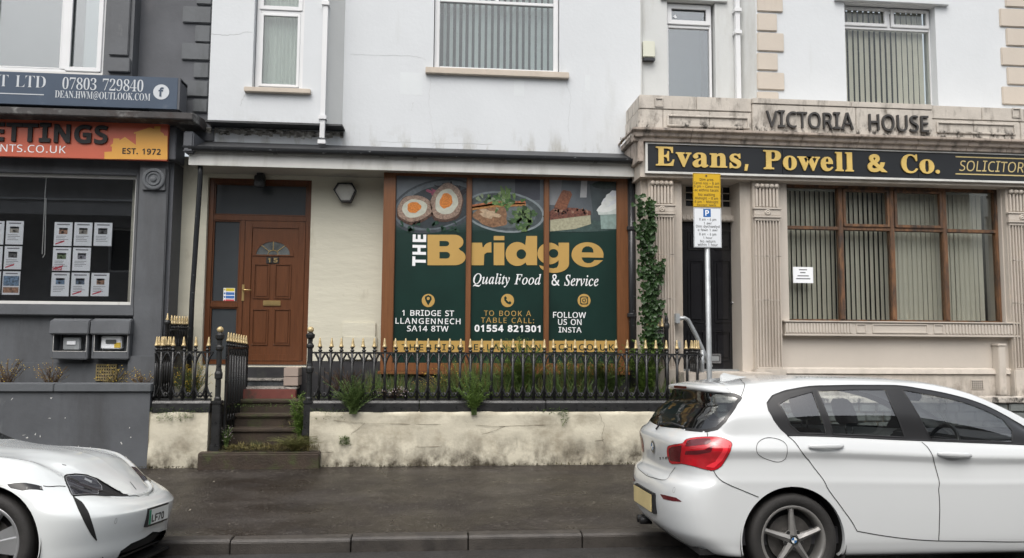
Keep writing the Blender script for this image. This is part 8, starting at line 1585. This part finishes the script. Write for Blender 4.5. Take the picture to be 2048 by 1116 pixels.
# ================================================================ iron railings, gate, posts
YR = 10.17
IR, GO = M['black_iron'], M['gold']
zb0 = zw+.005; zbr = ZZ(900, 801, YR); ztr = ZZ(900, 704, YR); ztip = ZZ(900, 680, YR)
X0r, X1r = XX(640, 700, YR), XX(1394, 700, YR); NP = 37; pitch = (X1r-X0r)/(NP-1)
def picket_mesh(pt, h, name='picket'):
    """shaft with gothic half arches to both sides, origin at the foot; h = height to the top rail"""
    b = MB(); w = .0145
    b.tube([(0, 0, 0), (0, 0, h)], [.020, .018], 6); za = h-.20; zc = .21; hp = pt/2
    for s in (-1, 1):
        b.tube([(0, 0, za), (s*hp*.14, 0, za+.05), (s*hp*.42, 0, za+.11), (s*hp*.75, 0, za+.155), (s*hp*1.0, 0, za+.185)], w, 5)
        b.tube([(s*hp*.05, -.004, za+.095), (s*hp*.5, -.004, za+.06), (s*hp*1.0, -.004, za+.115)][::1], w*.6, 4) if False else None
        b.tube([(0, 0, zc), (s*hp*.14, 0, zc-.05), (s*hp*.42, 0, zc-.105), (s*hp*.75, 0, zc-.145), (s*hp*1.0, 0, zc-.165)], w*1.1, 5)
        b.tube([(s*hp*.15, .002, .03), (s*hp*.5, .002, .075), (s*hp*1.0, .002, .105)], w*.75, 4)
    b.lathe((0, 0, h-.005), [(.013, 0), (.026, .008), (.028, .022), (.017, .030), (.015, .045), (.027, .052), (.027, .060), (.016, .066)], 8)
    b.lathe((0, 0, h*.5), [(.014, 0), (.019, .008), (.014, .016)], 6)
    return b
def finial_mesh(h):
    return MB().lathe((0, 0, h+.058), [(.027, 0), (.031, .011), (.023, .022), (.019, .046), (.014, .086), (.010, .113), (.005, .122)], 8)
def run(parent, pts, h, pt, yaw=0.0, seed=0):
    """pickets of one railing at local positions relative to the parent thing"""
    pm = picket_mesh(pt, h).build('picket', IR, None, smooth=True); fm = finial_mesh(h).build('finial', GO, None, smooth=True)
    r = random.Random(seed); first = True
    for p in pts:
        o = pm if first else dup(pm); f = fm if first else dup(fm); first = False
        o.parent = parent; o.location = p; o.rotation_euler = (r.uniform(-.006, .006), r.uniform(-.008, .008), yaw+r.uniform(-.02, .02)); f.parent = o; f.location = (0, 0, 0); f.rotation_euler = (0, r.uniform(-.02, .02), 0)
def rail_thing(name, label, loc, group=None):
    t = thing(name, label, 'railing', loc, group); return t
def local(mb_, name, m, t, **k):       # mesh given in world coordinates under a thing
    return mb_.build(name, m, t, **k)
H = ztr-zbr
t = rail_thing('iron_railing', 'long black gothic railing with gold tips on the cream wall before the bay window', (0, YR, zbr), 'iron railings on the garden walls')
run(t, [(X0r+i*pitch, 0, 0) for i in range(NP)], H, pitch, seed=1)
xe = X1r+.02; xa_ = XX(622, 800, YR)
MB().box(xa_, xe, YR-.014, YR+.014, ztr-.03, ztr-.006).build('top_rail', IR, t, bevel=.004); MB().box(xa_, xe, YR-.012, YR+.012, zbr+.005, zbr+.03).build('bottom_rail', IR, t, bevel=.004)
for a, b_ in ((xa_, XX(838, 806, YR)), (XX(838, 806, YR)+.01, XX(1090, 806, YR)), (XX(1090, 806, YR)+.01, xe)): MB().prof([(YR-.06, zw-.012), (YR+.08, zw-.012), (YR+.08, zbr-.02), (YR+.045, zbr), (YR-.035, zbr), (YR-.055, zbr-.03)], a, b_).build('base_rail', IR, t, bevel=.006)
t = rail_thing('iron_railing', 'short side return of the railing running back beside the black door', (X1r+.03, YR, zbr), 'iron railings on the garden walls')
run(t, [(.0, .05+.075*i, 0) for i in range(5)], H, .075, math.pi/2, 2)
MB().box(X1r+.01, X1r+.05, YR+.05, 10.52, zw-.25, zbr).build('base_rail', IR, t); MB().box(X1r+.018, X1r+.042, YR+.03, 10.5, ztr-.03, ztr-.006).build('top_rail', IR, t)
# raised rear piece by the ivy
xp_ = XX(1333, 665, 10.38); zt0 = ZZ(1333, 655, 10.38)
t = rail_thing('iron_railing', 'small raised length of gold tipped railing among the leaves under the ivy', (xp_, 10.38, zt0-.35), 'iron railings on the garden walls')
run(t, [(-.27+.05*i, .0, 0) for i in range(5)], .30, .05, 0, 3)
MB().lathe((xp_, 10.38, .8), [(.03, 0), (.03, zt0-.83), (.045, zt0-.80), (.045, zt0-.76), (.02, zt0-.72), (.03, zt0-.70), (.005, zt0-.60)], 10).build('end_post', IR, t, smooth=True); MB().box(xp_-.3, xp_, 10.365, 10.395, zt0-.38, zt0-.34).build('bottom_rail', IR, t)
# left section
xl0, xl1 = XX(316, 700, YR), XX(427, 700, YR)
t = rail_thing('iron_railing', 'short gold tipped iron railing between the grey shop wall and the open gate', (xl0, YR, zbr), 'iron railings on the garden walls')
ps = [XX(p, 700, YR)-xl0 for p in (323, 346, 369, 391.5, 415.5)]; run(t, [(p, 0, 0) for p in ps], H, ps[2]-ps[1], seed=5)
zL = ZZ(370, 704, YR)-ztr
MB().box(xl0-.02, xl1, YR-.014, YR+.014, ztr-.03, ztr-.006).build('top_rail', IR, t, bevel=.004); MB().box(xl0-.02, xl1, YR-.012, YR+.012, zbr+.005, zbr+.03).build('bottom_rail', IR, t, bevel=.004)
MB().prof([(YR-.06, zw-.012), (YR+.08, zw-.012), (YR+.08, zbr-.02), (YR+.045, zbr), (YR-.035, zbr), (YR-.055, zbr-.03)], xl0-.03, xl1).build('base_rail', IR, t, bevel=.006)
t = rail_thing('iron_railing', 'side railing running back from the corner by the grey garden wall', (xl0-.02, YR, zbr), 'iron railings on the garden walls')
run(t, [(0, .0+.085*i, 0) for i in range(7)], H, .085, math.pi/2, 6); MB().box(xl0-.04, xl0, YR, 10.75, zw-.2, zbr).build('base_rail', IR, t); MB().box(xl0-.032, xl0-.008, YR, 10.75, ztr-.03, ztr-.006).build('top_rail', IR, t)
# raised rear piece on the left
xq, yq = XX(335, 640, 10.72), 10.72; zq = ZZ(335, 645, yq); zfoot = ZZ(345, 700, yq)
t = rail_thing('iron_railing', 'small raised gold tipped railing at the foot of the grey pilaster', (xq, yq, zfoot), 'iron railings on the garden walls')
hh = ZZ(350, 657, 10.95)-zfoot
run(t, [(.04+.01*i, .06+.072*i, 0) for i in range(7)], hh, .072, math.pi/2, 7); MB().lathe((xq, yq, zfoot-.4), [(.035, 0), (.035, .35), (.028, .40), (.028, zq-zfoot+.36), (.045, zq-zfoot+.38), (.045, zq-zfoot+.42), (.02, zq-zfoot+.44)], 10).build('end_post', IR, t, smooth=True)
MB().lathe((xq, yq, zq+.03), [(.024, 0), (.026, .012), (.014, .03), (.009, .08), (.003, .10)], 8).build('post_finial', GO, t, smooth=True)
MB().box(xq+.03, xq+.09, yq+.02, yq+.55, zfoot-.5, zfoot+.05).build('base_rail', IR, t); MB().box(xq+.045, xq+.075, yq, yq+.55, zfoot+hh-.03, zfoot+hh-.006).build('top_rail', IR, t)
# gate posts
def gate_post(px, pyb, pyt, label):
    x = XX(px, 780, YR); zt = ZZ(px, 664, YR); z0 = ZZ(px, pyb, YR-.03)
    t = thing('gate_post', label, 'gate post', (x, YR, z0), 'gate posts'); h = zt-z0
    b = MB(); b.box(x-.055, x+.055, YR-.055, YR+.055, z0, zw+.10).box(x-.065, x+.065, YR-.065, YR+.065, z0, z0+.09).box(x-.065, x+.065, YR-.065, YR+.065, zw+.10, zw+.14)
    b.build('post_base', IR, t, bevel=.008)
    s = zw+.14-z0
    MB().lathe((x, YR, z0), [(.045, s), (.045, s+.03), (.036, s+.05), (.036, h*.60), (.05, h*.61), (.052, h*.65), (.04, h*.67), (.034, h*.70), (.034, h*.84), (.05, h*.855), (.05, h*.875), (.03, h*.89), (.032, h*.93), (.055, h*.945), (.06, h*.975), (.035, h*.99), (.022, h)], 12).build('post_shaft', IR, t, smooth=False)
    MB().lathe((x, YR, z0+h+.030), [(.042*math.sin(a), -.042*math.cos(a)) for a in np.linspace(.25, math.pi-.05, 12)], 16).build('ball_finial', GO, t, smooth=True)
gate_post(436, 903, 664, 'black iron gate post with gold ball, left post where the gate hangs')
gate_post(618, 872, 664, 'black iron gate post with gold ball, right post at the start of the long railing')
# gate swung inwards
xg = XX(451, 780, YR+.08); t = thing('iron_gate', 'black iron gate with gold spear tips standing open against the steps', 'gate', (xg, YR+.08, .5))
hg = 1.0; zg0 = .62
pm = MB(); pm.tube([(0, 0, -.24), (0, 0, hg)], [.018, .017], 6)
for s in (-1, 1): pm.tube([(0, 0, hg-.17), (0, s*.012, hg-.09), (0, s*.055, hg-.02)], .010, 5).tube([(0, 0, .15), (0, s*.012, .08), (0, s*.055, .03)], .010, 5)
pm.lathe((0, 0, hg-.005), [(.013, 0), (.026, .008), (.028, .022), (.017, .030), (.015, .045), (.027, .052), (.016, .066)], 8)
pm = pm.build('picket', IR, None, smooth=True); fm = finial_mesh(hg).build('finial', GO, None, smooth=True)
for i in range(8):
    o = pm if i == 0 else dup(pm); f = fm if i == 0 else dup(fm); o.parent = t; o.location = (.008*i, .05+.098*i, zg0-.5-.02*i*.3); f.parent = o; f.location = (0, 0, 0)
for z in (zg0-.2, zg0+.02, zg0+.22, zg0+hg-.03): MB().tube([(xg, YR+.08, z), (xg+.07, YR+.08+.80, z)], .017, 4).build('gate_rail', IR, t)
for z, y in ((0, .01), (0, .79)): MB().tube([(xg+y*.08, YR+.08+y, zg0-.28), (xg+y*.08, YR+.08+y, zg0+hg)], .02, 4).build('gate_stile', IR, t)
# ================================================================ parking sign on its pole
def parking_sign():
    Y = 9.88; xp = XX(1415.5, 600, Y); z1 = ZZ(1415, 350, Y)
    t = thing('sign_post', 'grey galvanised pole carrying a yellow and a white parking plate before the black door', 'sign post', (xp, Y, pave_z(Y)))
    MB().tube([(xp+.015, Y, pave_z(Y)-.05), (xp+.01, Y, .9), (xp, Y, z1)], .036, 12).build('pole', M['steel'], t, smooth=True)
    yel = mat('yellow sign plate', (.58, .36, .012), .4, var=.03); wh = mat('white sign plate', (.70, .73, .76), .4, var=.03); blue = mat('blue parking square', (.02, .12, .36), .4, var=0)
    f = Y-.045
    def plate(px0, py0, px1, py1, m, nm): r = R(px0, py0, px1, py1, f); o = MB().box(r[0], r[1], f, f+.004, r[2], r[3]).build(nm, m, t, bevel=.0015); MB().ring(r[0]+.006, r[1]-.006, r[2]+.006, r[3]-.006, f-.0008, f-.0002, .004).build('border', M['ink'], o); return o
    a = plate(1386, 346.5, 1441.5, 414.5, yel, 'yellow_plate'); b_ = plate(1387.5, 415.5, 1443, 495, wh, 'white_plate')
    for py in (375, 455): z = ZZ(1415, py, f); MB().box(xp-.05, xp+.05, f+.004, Y+.04, z-.015, z+.015).build('clamp', M['steel'], t)
    c = W(1412.5, 351.5, f); MB().prism(ellipse(c[0], c[1], .014, .014, 12), f-.004, f).build('bolt', M['old_wood'], a)
    def line(s, cx, y0, y1, wpx, par): lettering(s, R(cx-wpx/2, y0, cx+wpx/2, y1, f), f-.0016, M['ink'], par, name='text_line', bold=.006)
    for s, y0, y1, w in (('Dim aros', 356.5, 362, 27), ('Canol nos - 8 am', 363.5, 369, 50), ('6 pm - Canol nos', 370.3, 377, 50), ('ac eithrio tacsis', 377.5, 383, 48), ('No waiting', 386.5, 393.5, 33), ('Midnight - 8 am', 393.8, 400.6, 46), ('6 pm - Midnight', 400.8, 407.8, 47), ('except taxis', 408, 413, 38)): line(s, 1413, y0, y1, w, a)
    r = R(1406.5, 418, 1421.5, 434, f); MB().box(r[0], r[1], f-.0012, f-.0004, r[2], r[3]).build('parking_square', blue, b_); lettering('P', R(1410.5, 420.5, 1418, 431.5, f), f-.0025, M['paper'], b_, name='parking_letter', bold=.02)
    for s, y0, y1, w in (('8 am - 6 pm', 436.5, 443, 34), ('1 awr', 444, 449, 16), ('Dim dychwelyd', 450, 457, 47), ('o fewn 1 awr', 457.3, 462.5, 40), ('8 am - 6 pm', 466, 472.5, 34), ('1 hour', 473, 478, 18), ('No return', 480, 485.3, 30), ('within 1 hour', 486.5, 492, 40)): line(s, 1415.5, y0, y1, w, b_)
parking_sign()
def handrail():
    Y = 10.42; t = thing('handrail', 'grey tubular handrail slanting down beside the black solicitors door', 'handrail', (XX(1360, 637, Y), Y, 1.9))
    p = lambda x, y, d=0: (XX(x, y, Y+d), Y+d, ZZ(x, y, Y+d))
    MB().tube([p(1357, 637), p(1369, 636), p(1376, 640), p(1392, 670), p(1412, 716), p(1422, 734)], .032, 8).build('rail', M['steel'], t, smooth=True)
    MB().tube([p(1405, 700, -.1), p(1404, 730, -.1), (p(1404, 730, -.1)[0], Y-.1, pave_z(10.1))], .030, 8).build('post', M['steel'], t, smooth=True)
    a = p(1355, 637); MB().box(a[0]-.035, a[0]+.03, Y-.03, Y+.16, a[2]-.07, a[2]+.07).build('bracket', M['steel'], t, bevel=.006)
    a = p(1357, 690); MB().box(a[0]-.03, a[0]+.03, Y-.02, Y+.16, a[2]-.05, a[2]+.05).build('bracket', M['steel'], t, bevel=.006)
handrail()
# ================================================================ plants
LG = mat('fresh green leaf', (.19, .29, .075), .5, var=.4, vs=14, spec=.35); LM = mat('mid green leaf', (.125, .19, .06), .5, var=.4, vs=14, spec=.35); LD = mat('dark ivy leaf', (.034, .076, .022), .38, var=.5, vs=12, spec=.5)
LO = mat('olive weed leaf', (.15, .155, .05), .6, var=.4, vs=16); LR = mat('dark red weed leaf', (.085, .038, .032), .6, var=.4, vs=16); LB = mat('dry brown stem', (.11, .075, .040), .8, var=.3, vs=16); FY = mat('yellow flower', (.55, .38, .04), .6, var=.2, vs=30); FW = mat('pale flower', (.48, .42, .42), .6, var=.2, vs=30); MO = mat('moss and leaf litter', (.050, .045, .016), .9, var=.6, vs=18)
def leafy(m, k=.4):
    nt = m.node_tree; N = nt.nodes; L = nt.links; b = N['Principled BSDF']; tr = N.new('ShaderNodeBsdfTranslucent'); mx = N.new('ShaderNodeMixShader'); mx.inputs[0].default_value = k
    L.new(b.inputs['Base Color'].links[0].from_socket, tr.inputs[0]); L.new(b.outputs[0], mx.inputs[1]); L.new(tr.outputs[0], mx.inputs[2]); L.new(mx.outputs[0], N['Material Output'].inputs[0])
for _m in (LG, LM, LO, LD, LR): leafy(_m)
def leaf(b, p, d, up, L, w, fold=.25, tips=True):
    """a folded pointed leaf: two halves meeting in a midrib"""
    p = Vector(p); d = Vector(d).normalized(); s = d.cross(Vector(up)); s = s.normalized() if s.length > 1e-4 else d.orthogonal().normalized(); n = s.cross(d)
    m = p+d*L*.45; t_ = p+d*L-n*L*.10; a = m+s*w/2+n*w*fold; c = m-s*w/2+n*w*fold
    k = len(b.v); b.v += [tuple(p), tuple(a), tuple(t_), tuple(c), tuple(m)]; b.f += [(k, k+4, k+1), (k+4, k+2, k+1), (k, k+3, k+4), (k+4, k+3, k+2)]
def plant(name, label, cat, base, h, spread, stems, lm, seed, L=.07, w=.014, per=26, droop=.3, sm=None, flowers=None, lean=(0, 0), up_bias=.5, group=None, stem_r=.003):
    r = random.Random(seed); t = thing(name, label, cat, tuple(base), group); lf, st, fl = MB(), MB(), MB()
    for i in range(stems):
        az = r.uniform(0, 2*math.pi); sp = spread*r.uniform(.1, 1)**.7; hh = h*r.uniform(.55, 1.0)*(1-.25*(sp/spread if spread else 0)); x0, y0, z0 = base; x0 += r.uniform(-.3, .3)*spread*.4; y0 += r.uniform(-.3, .3)*spread*.2
        ex, ey = math.cos(az)*sp+lean[0]*hh, math.sin(az)*sp*.45+lean[1]*hh
        pts = [Vector((x0+ex*(q**1.5), y0+ey*(q**1.5), z0+hh*(q-droop*.35*q**3))) for q in np.linspace(0, 1, 7)]
        for a in range(1, 7): pts[a] += Vector((r.uniform(-.01, .01), r.uniform(-.01, .01), 0))
        st.tube([tuple(p) for p in pts], [stem_r*1.3]*3+[stem_r]*4, 3, cap=False)
        for k in range(per):
            q = r.uniform(.12, 1)**.8; f = q*6; a = min(int(f), 5); p = pts[a].lerp(pts[a+1], f-a); d = (pts[a+1]-pts[a]).normalized(); an = r.uniform(0, 2*math.pi)
            dv = Vector((math.cos(an), math.sin(an)*.8, 0))+d*up_bias*r.uniform(.4, 1.8)+Vector((0, 0, r.uniform(-.3, .3))); l = L*r.uniform(.5, 1.1)*(1.1-.5*q); leaf(lf, p, dv, (r.uniform(-.3, .3), r.uniform(-.3, .3), 1), l, w*r.uniform(.7, 1.2)*l/L*1.2)
        if flowers:
            for k in range(flowers[1]):
                p = pts[6]+Vector((r.gauss(0, .02), r.gauss(0, .02), r.gauss(0, .02))) if r.random() < .7 else pts[4]+Vector((r.gauss(0, .04), r.gauss(0, .03), r.gauss(0, .03))); s = r.uniform(.004, .008); fl.lathe(tuple(p), [(s*.4, -s*.6), (s, 0), (s*.4, s*.6)], 5)
    lf.build('foliage', lm, t, kind='stuff'); st.build('stem', sm or LM, t, kind='stuff')
    if flowers: fl.build('flowers', flowers[0], t, kind='stuff')
    return t
def at(px, py, Y): return (XX(px, py, Y), Y, ZZ(px, py, Y))
G = 'weeds in the front garden'
plant('weed_plant', 'bushy fine leaved green weed spilling over the cream wall below the meter cabinet', 'plant', at(706, 828, 10.06), .62, .40, 60, LM, 1, .06, .011, 46, .25, lean=(.03, -.05), group=G)
plant('weed_plant', 'bright green upright weed rooted in the wall top in the middle of the long railing', 'plant', at(948, 830, 10.06), .72, .28, 30, LG, 2, .075, .014, 44, .15, lean=(0, -.03), group=G)
plant('weed_plant', 'tallest willowy green weeds behind the railing before the middle bay pane', 'plant', (XX(1040, 790, 10.45), 10.42, .80), 1.12, .48, 90, LG, 3, .10, .015, 50, .12, group=G)
plant('weed_plant', 'green weeds behind the railing before the right bay pane', 'plant', (XX(1150, 790, 10.5), 10.5, .80), .98, .50, 84, LM, 4, .09, .014, 40, .2, flowers=(FY, 3), group=G)
plant('weed_plant', 'dense broad green shoots behind the railing at the foot of the ivy', 'plant', (XX(1290, 790, 10.32), 10.32, .80), 1.25, .32, 60, LG, 5, .12, .024, 44, .25, group=G)
plant('weed_plant', 'dark green weeds behind the railing right of the bay window', 'plant', (XX(1218, 790, 10.45), 10.45, .80), 1.0, .40, 64, LM, 6, .10, .018, 42, .2, group=G)
plant('weed_plant', 'low mixed weeds behind the railing between the two tallest clumps', 'plant', (XX(900, 790, 10.5), 10.5, .80), .70, .5, 54, LO, 7, .06, .012, 30, .3, flowers=(FY, 6), sm=LB, group=G)
plant('dry_weed', 'dark red dying weeds behind the railing by the black plinth', 'plant', (XX(690, 780, 10.4), 10.4, .80), .72, .40, 64, LR, 8, .05, .016, 26, .4, sm=LB, group=G)
plant('dry_weed', 'reddish weeds with pale tiny flowers hanging through the railing near the bay corner', 'plant', (XX(782, 805, 10.15), 10.20, .86), .38, .26, 26, LR, 9, .04, .013, 18, .9, sm=LB, flowers=(FW, 5), lean=(0, -.1), group=G)
plant('weed_shrub', 'yellow green shrub with small yellow flowers behind the left short railing', 'plant', (XX(384, 790, 10.5), 10.5, .76), .78, .28, 60, LO, 10, .045, .010, 44, .2, flowers=(FY, 7), group=G)
plant('weed_plant', 'green feathery plant leaning on the right gate post beside the steps', 'plant', (XX(598, 855, 10.3), 10.34, .38), .78, .17, 26, LG, 11, .10, .016, 34, .2, group=G)
plant('weed_plant', 'small weeds with pale flowers at the foot of the open gate', 'plant', (XX(452, 880, 10.2), 10.22, .28), .40, .10, 14, LM, 12, .035, .014, 20, .4, flowers=(FW, 3), group=G)
plant('grass_tuft', 'wiry olive grass tuft drooping over the lowest step by the right gate post', 'plant', (XX(590, 890, 10.1), 10.08, .27), .34, .38, 110, LO, 13, .12, .006, 7, .8, sm=LO, lean=(0, -.25), group=G, stem_r=.0015)
plant('dead_stalks', 'pale dry stalks leaning behind the railing before the right bay pane', 'plant', (XX(1120, 790, 10.4), 10.35, .8), .45, .15, 8, LB, 14, .03, .006, 3, .1, sm=LB, lean=(.6, 0), group=G, stem_r=.006)
for k, (px, hh, nm, m, fl) in enumerate(((20, .62, 'scrappy brown weeds with yellow flowers in the far left of the shop bed', LR, (FY, 2)), (110, .55, 'thin brown weeds below the left meter box', LR, (FY, 1)), (232, .50, 'brown flowering weeds over the clay air brick', LO, (FY, 2)), (290, .42, 'low reddish weeds at the foot of the grey pilaster', LR, (FY, 2)), (60, .14, 'low green leaves on the bed edge at the left', LM, None), (140, .18, 'small fresh green sprig between the two brown weed clumps', LG, None))):
    plant('weed_plant', nm, 'plant', (XX(px, 766, 10.7), 10.62, .96), hh, .28 if k != 5 else .05, 44 if k != 5 else 6, m, 30+k, .035, .010, 16, .3, sm=LB if m is not LM and m is not LG else LM, flowers=fl, group='weeds below the shop window')
MB().box(-10, gx[0], 10.36, 10.9, .5, .95).build('shop_bed', M['soil'], kind='structure')
# ivy climbing the strip right of the bay
def ivy():
    t = thing('climbing_ivy', 'dark green ivy climbing the corner between the bay window and the fluted pilaster', 'ivy', at(1295, 660, 10.35)); r = random.Random(5); lf, st = MB(), MB()
    lines = [[(1300, 690), (1296, 640), (1288, 590), (1284, 530), (1281, 470), (1279, 420), (1279, 398)], [(1308, 690), (1306, 640), (1304, 585), (1302, 530), (1301, 470), (1300, 430), (1297, 404)], [(1304, 600), (1312, 560), (1318, 540), (1322, 530)], [(1290, 670), (1300, 620), (1298, 560), (1294, 500), (1290, 450)], [(1296, 640), (1312, 620), (1320, 600)]]
    for li, l in enumerate(lines):
        P_ = [Vector(at(x, y, 10.42 if li != 1 else 10.40)) for x, y in l]; st.tube([tuple(p) for p in P_], .006, 4)
        n = (300, 330, 70, 250, 60)[li]
        for i in range(n):
            f = r.random()*(len(P_)-1); a = min(int(f), len(P_)-2); p = P_[a].lerp(P_[a+1], f-a); tp = p.z; wd = .045 if tp > 2.6 else .08
            p = p+Vector((r.gauss(0, wd*.6), -abs(r.gauss(.03, .04)), r.gauss(0, .05))); an = r.uniform(-2.6, -.5); L = r.uniform(.028, .085)
            d = Vector((math.cos(an), -.35, math.sin(an))); up = Vector((r.uniform(-.4, .4), -1, .5+r.uniform(-.4, .4))); dn = d.normalized(); s = dn.cross(up).normalized()
            k = len(lf.v); nn = s.cross(dn); q = [p, p+s*L*.45-dn*L*.05+nn*.008, p+s*L*.50+dn*L*.35, p+dn*L*.9, p-s*L*.50+dn*L*.35, p-s*L*.45-dn*L*.05+nn*.008, p+dn*L*.3-nn*.012]
            lf.v += [tuple(v) for v in q]; lf.f += [(k, k+1, k+6), (k+1, k+2, k+6), (k+2, k+3, k+6), (k+3, k+4, k+6), (k+4, k+5, k+6), (k+5, k, k+6)]
    lf.build('foliage', LD, t, kind='stuff'); st.build('vine', LB, t, kind='stuff')
ivy()
plant('wall_sprig', 'tiny dry sprig growing from the left end of the stained cornice', 'plant', at(1243, 288, 10.3), .14, .05, 7, LB, 41, .03, .008, 8, .2, sm=LB)
# moss, litter and tufts
def scatter(name, boxes, m, seed, L=.03, w=.01):
    r = random.Random(seed); b = MB()
    for (x0, x1, y0, y1, z0, z1, n) in boxes:
        for i in range(n):
            p = (r.uniform(x0, x1), r.uniform(y0, y1), r.uniform(z0, z1)); leaf(b, p, (r.uniform(-1, 1), r.uniform(-1, .3), r.uniform(0, 1)), (0, 0, 1), L*r.uniform(.4, 1.2), w*r.uniform(.6, 1.3))
    b.build(name, m, kind='stuff')
pz = pave_z(YG-.03)
scatter('leaf_litter', [(XX(445, 890, 10.2), XX(610, 890, 10.2), 10.0, 10.42, .272, .30, 900), (XX(470, 850, 10.5), XX(600, 850, 10.5), 10.45, 10.62, .42, .50, 160), (XX(560, 850, 10.5), XX(605, 850, 10.5), 10.5, 10.9, .5, .72, 120), (-4.4, -1.7, YG-.05, YG-.01, pz-.005, pz+.02, 500), (-1.7, 3.2, YG-.04, YG-.01, pz-.005, pz+.012, 500)], MO, 3, .035, .014)
scatter('small_leaves', [(gx[0], gx[1], YG-.01, YG+.12, zw-.02, zw+.05, 260), (gx[0]+.1, gx[0]+.55, YG-.03, YG, zw-.12, zw, 130), (gx[2], gx[2]+.5, YG-.03, YG+.1, zw-.12, zw+.04, 220), (XX(1065, 815, YG), XX(1140, 815, YG), YG-.03, YG+.1, zw-.05, zw+.04, 200), (gx[2], gx[3], YG+.02, YG+.12, zw, zw+.04, 900), (XX(680, 880, YG), XX(700, 880, YG), YG-.04, YG, ZZ(690, 890, YG), ZZ(690, 873, YG), 140), (XX(1120, 820, YG), XX(1135, 840, YG), YG-.03, YG, zw-.2, zw, 70), (-3.7, -1.7, 10.3, 10.5, .80, .84, 200), (-1.6, 3.3, 10.35, 10.9, .80, .86, 2200)], LM, 4, .035, .014)
scatter('moss_tufts', [(XX(455, 890, 10.1), XX(640, 890, 10.1), 9.99, 10.3, .27, .33, 1500), (XX(560, 850, 10.5), XX(612, 850, 10.5), 10.4, 10.9, .45, .62, 160)], mat('straw grass', (.17, .145, .05), .8, var=.5, vs=20), 6, .075, .007)
scatter('pavement_litter', [(-3.5, 3, 7.3, 10, pave_z(8.6)-.03, pave_z(8.6)+.03, 0)], LB, 7)
b = MB(); r = random.Random(11)
for i in range(60):
    x, y = r.uniform(-4, 3), r.uniform(7.2, 10); z = pave_z(y)-.001; s = r.uniform(.005, .014); b.poly([(x-s, y-s*.6, z), (x+s*.8, y-s*.4, z), (x+s, y+s*.5, z+.002), (x-s*.5, y+s, z)])
b.build('pavement_litter', mat('pale litter', (.22, .20, .16), .8, var=.6, vs=3), kind='stuff')

def undergrowth():
    r = random.Random(17); b = MB(); g = MB()
    for i in range(4200):
        x = r.uniform(XX(780, 780, 10.4), XX(1390, 780, 10.3)) if r.random() < .8 else r.uniform(XX(630, 780, 10.4), XX(800, 780, 10.4)); y = r.uniform(10.28, 10.72); h = r.uniform(.10, .52)*(1+.7*math.sin(x*3.1)*math.sin(x*1.7+1)); s = r.gauss(0, .35)
        tgt = b if r.random() < .7 else g; leaf(tgt, (x, y, .80), (s, r.gauss(0, .15)-.05, 1), (r.uniform(-1, 1), -1, .2), max(.06, h), r.uniform(.008, .018))
    for i in range(1500):
        x = r.uniform(XX(700, 780, 10.4), XX(1390, 780, 10.3)); leaf(b if i % 2 else g, (x, r.uniform(10.25, 10.6), .80+r.uniform(0, .26)), (r.uniform(-1, 1), r.uniform(-1, .2), r.uniform(-.2, .8)), (0, 0, 1), r.uniform(.03, .06), r.uniform(.012, .026))
    b.build('undergrowth', LM, kind='stuff'); g.build('undergrowth', LO, kind='stuff')
undergrowth()
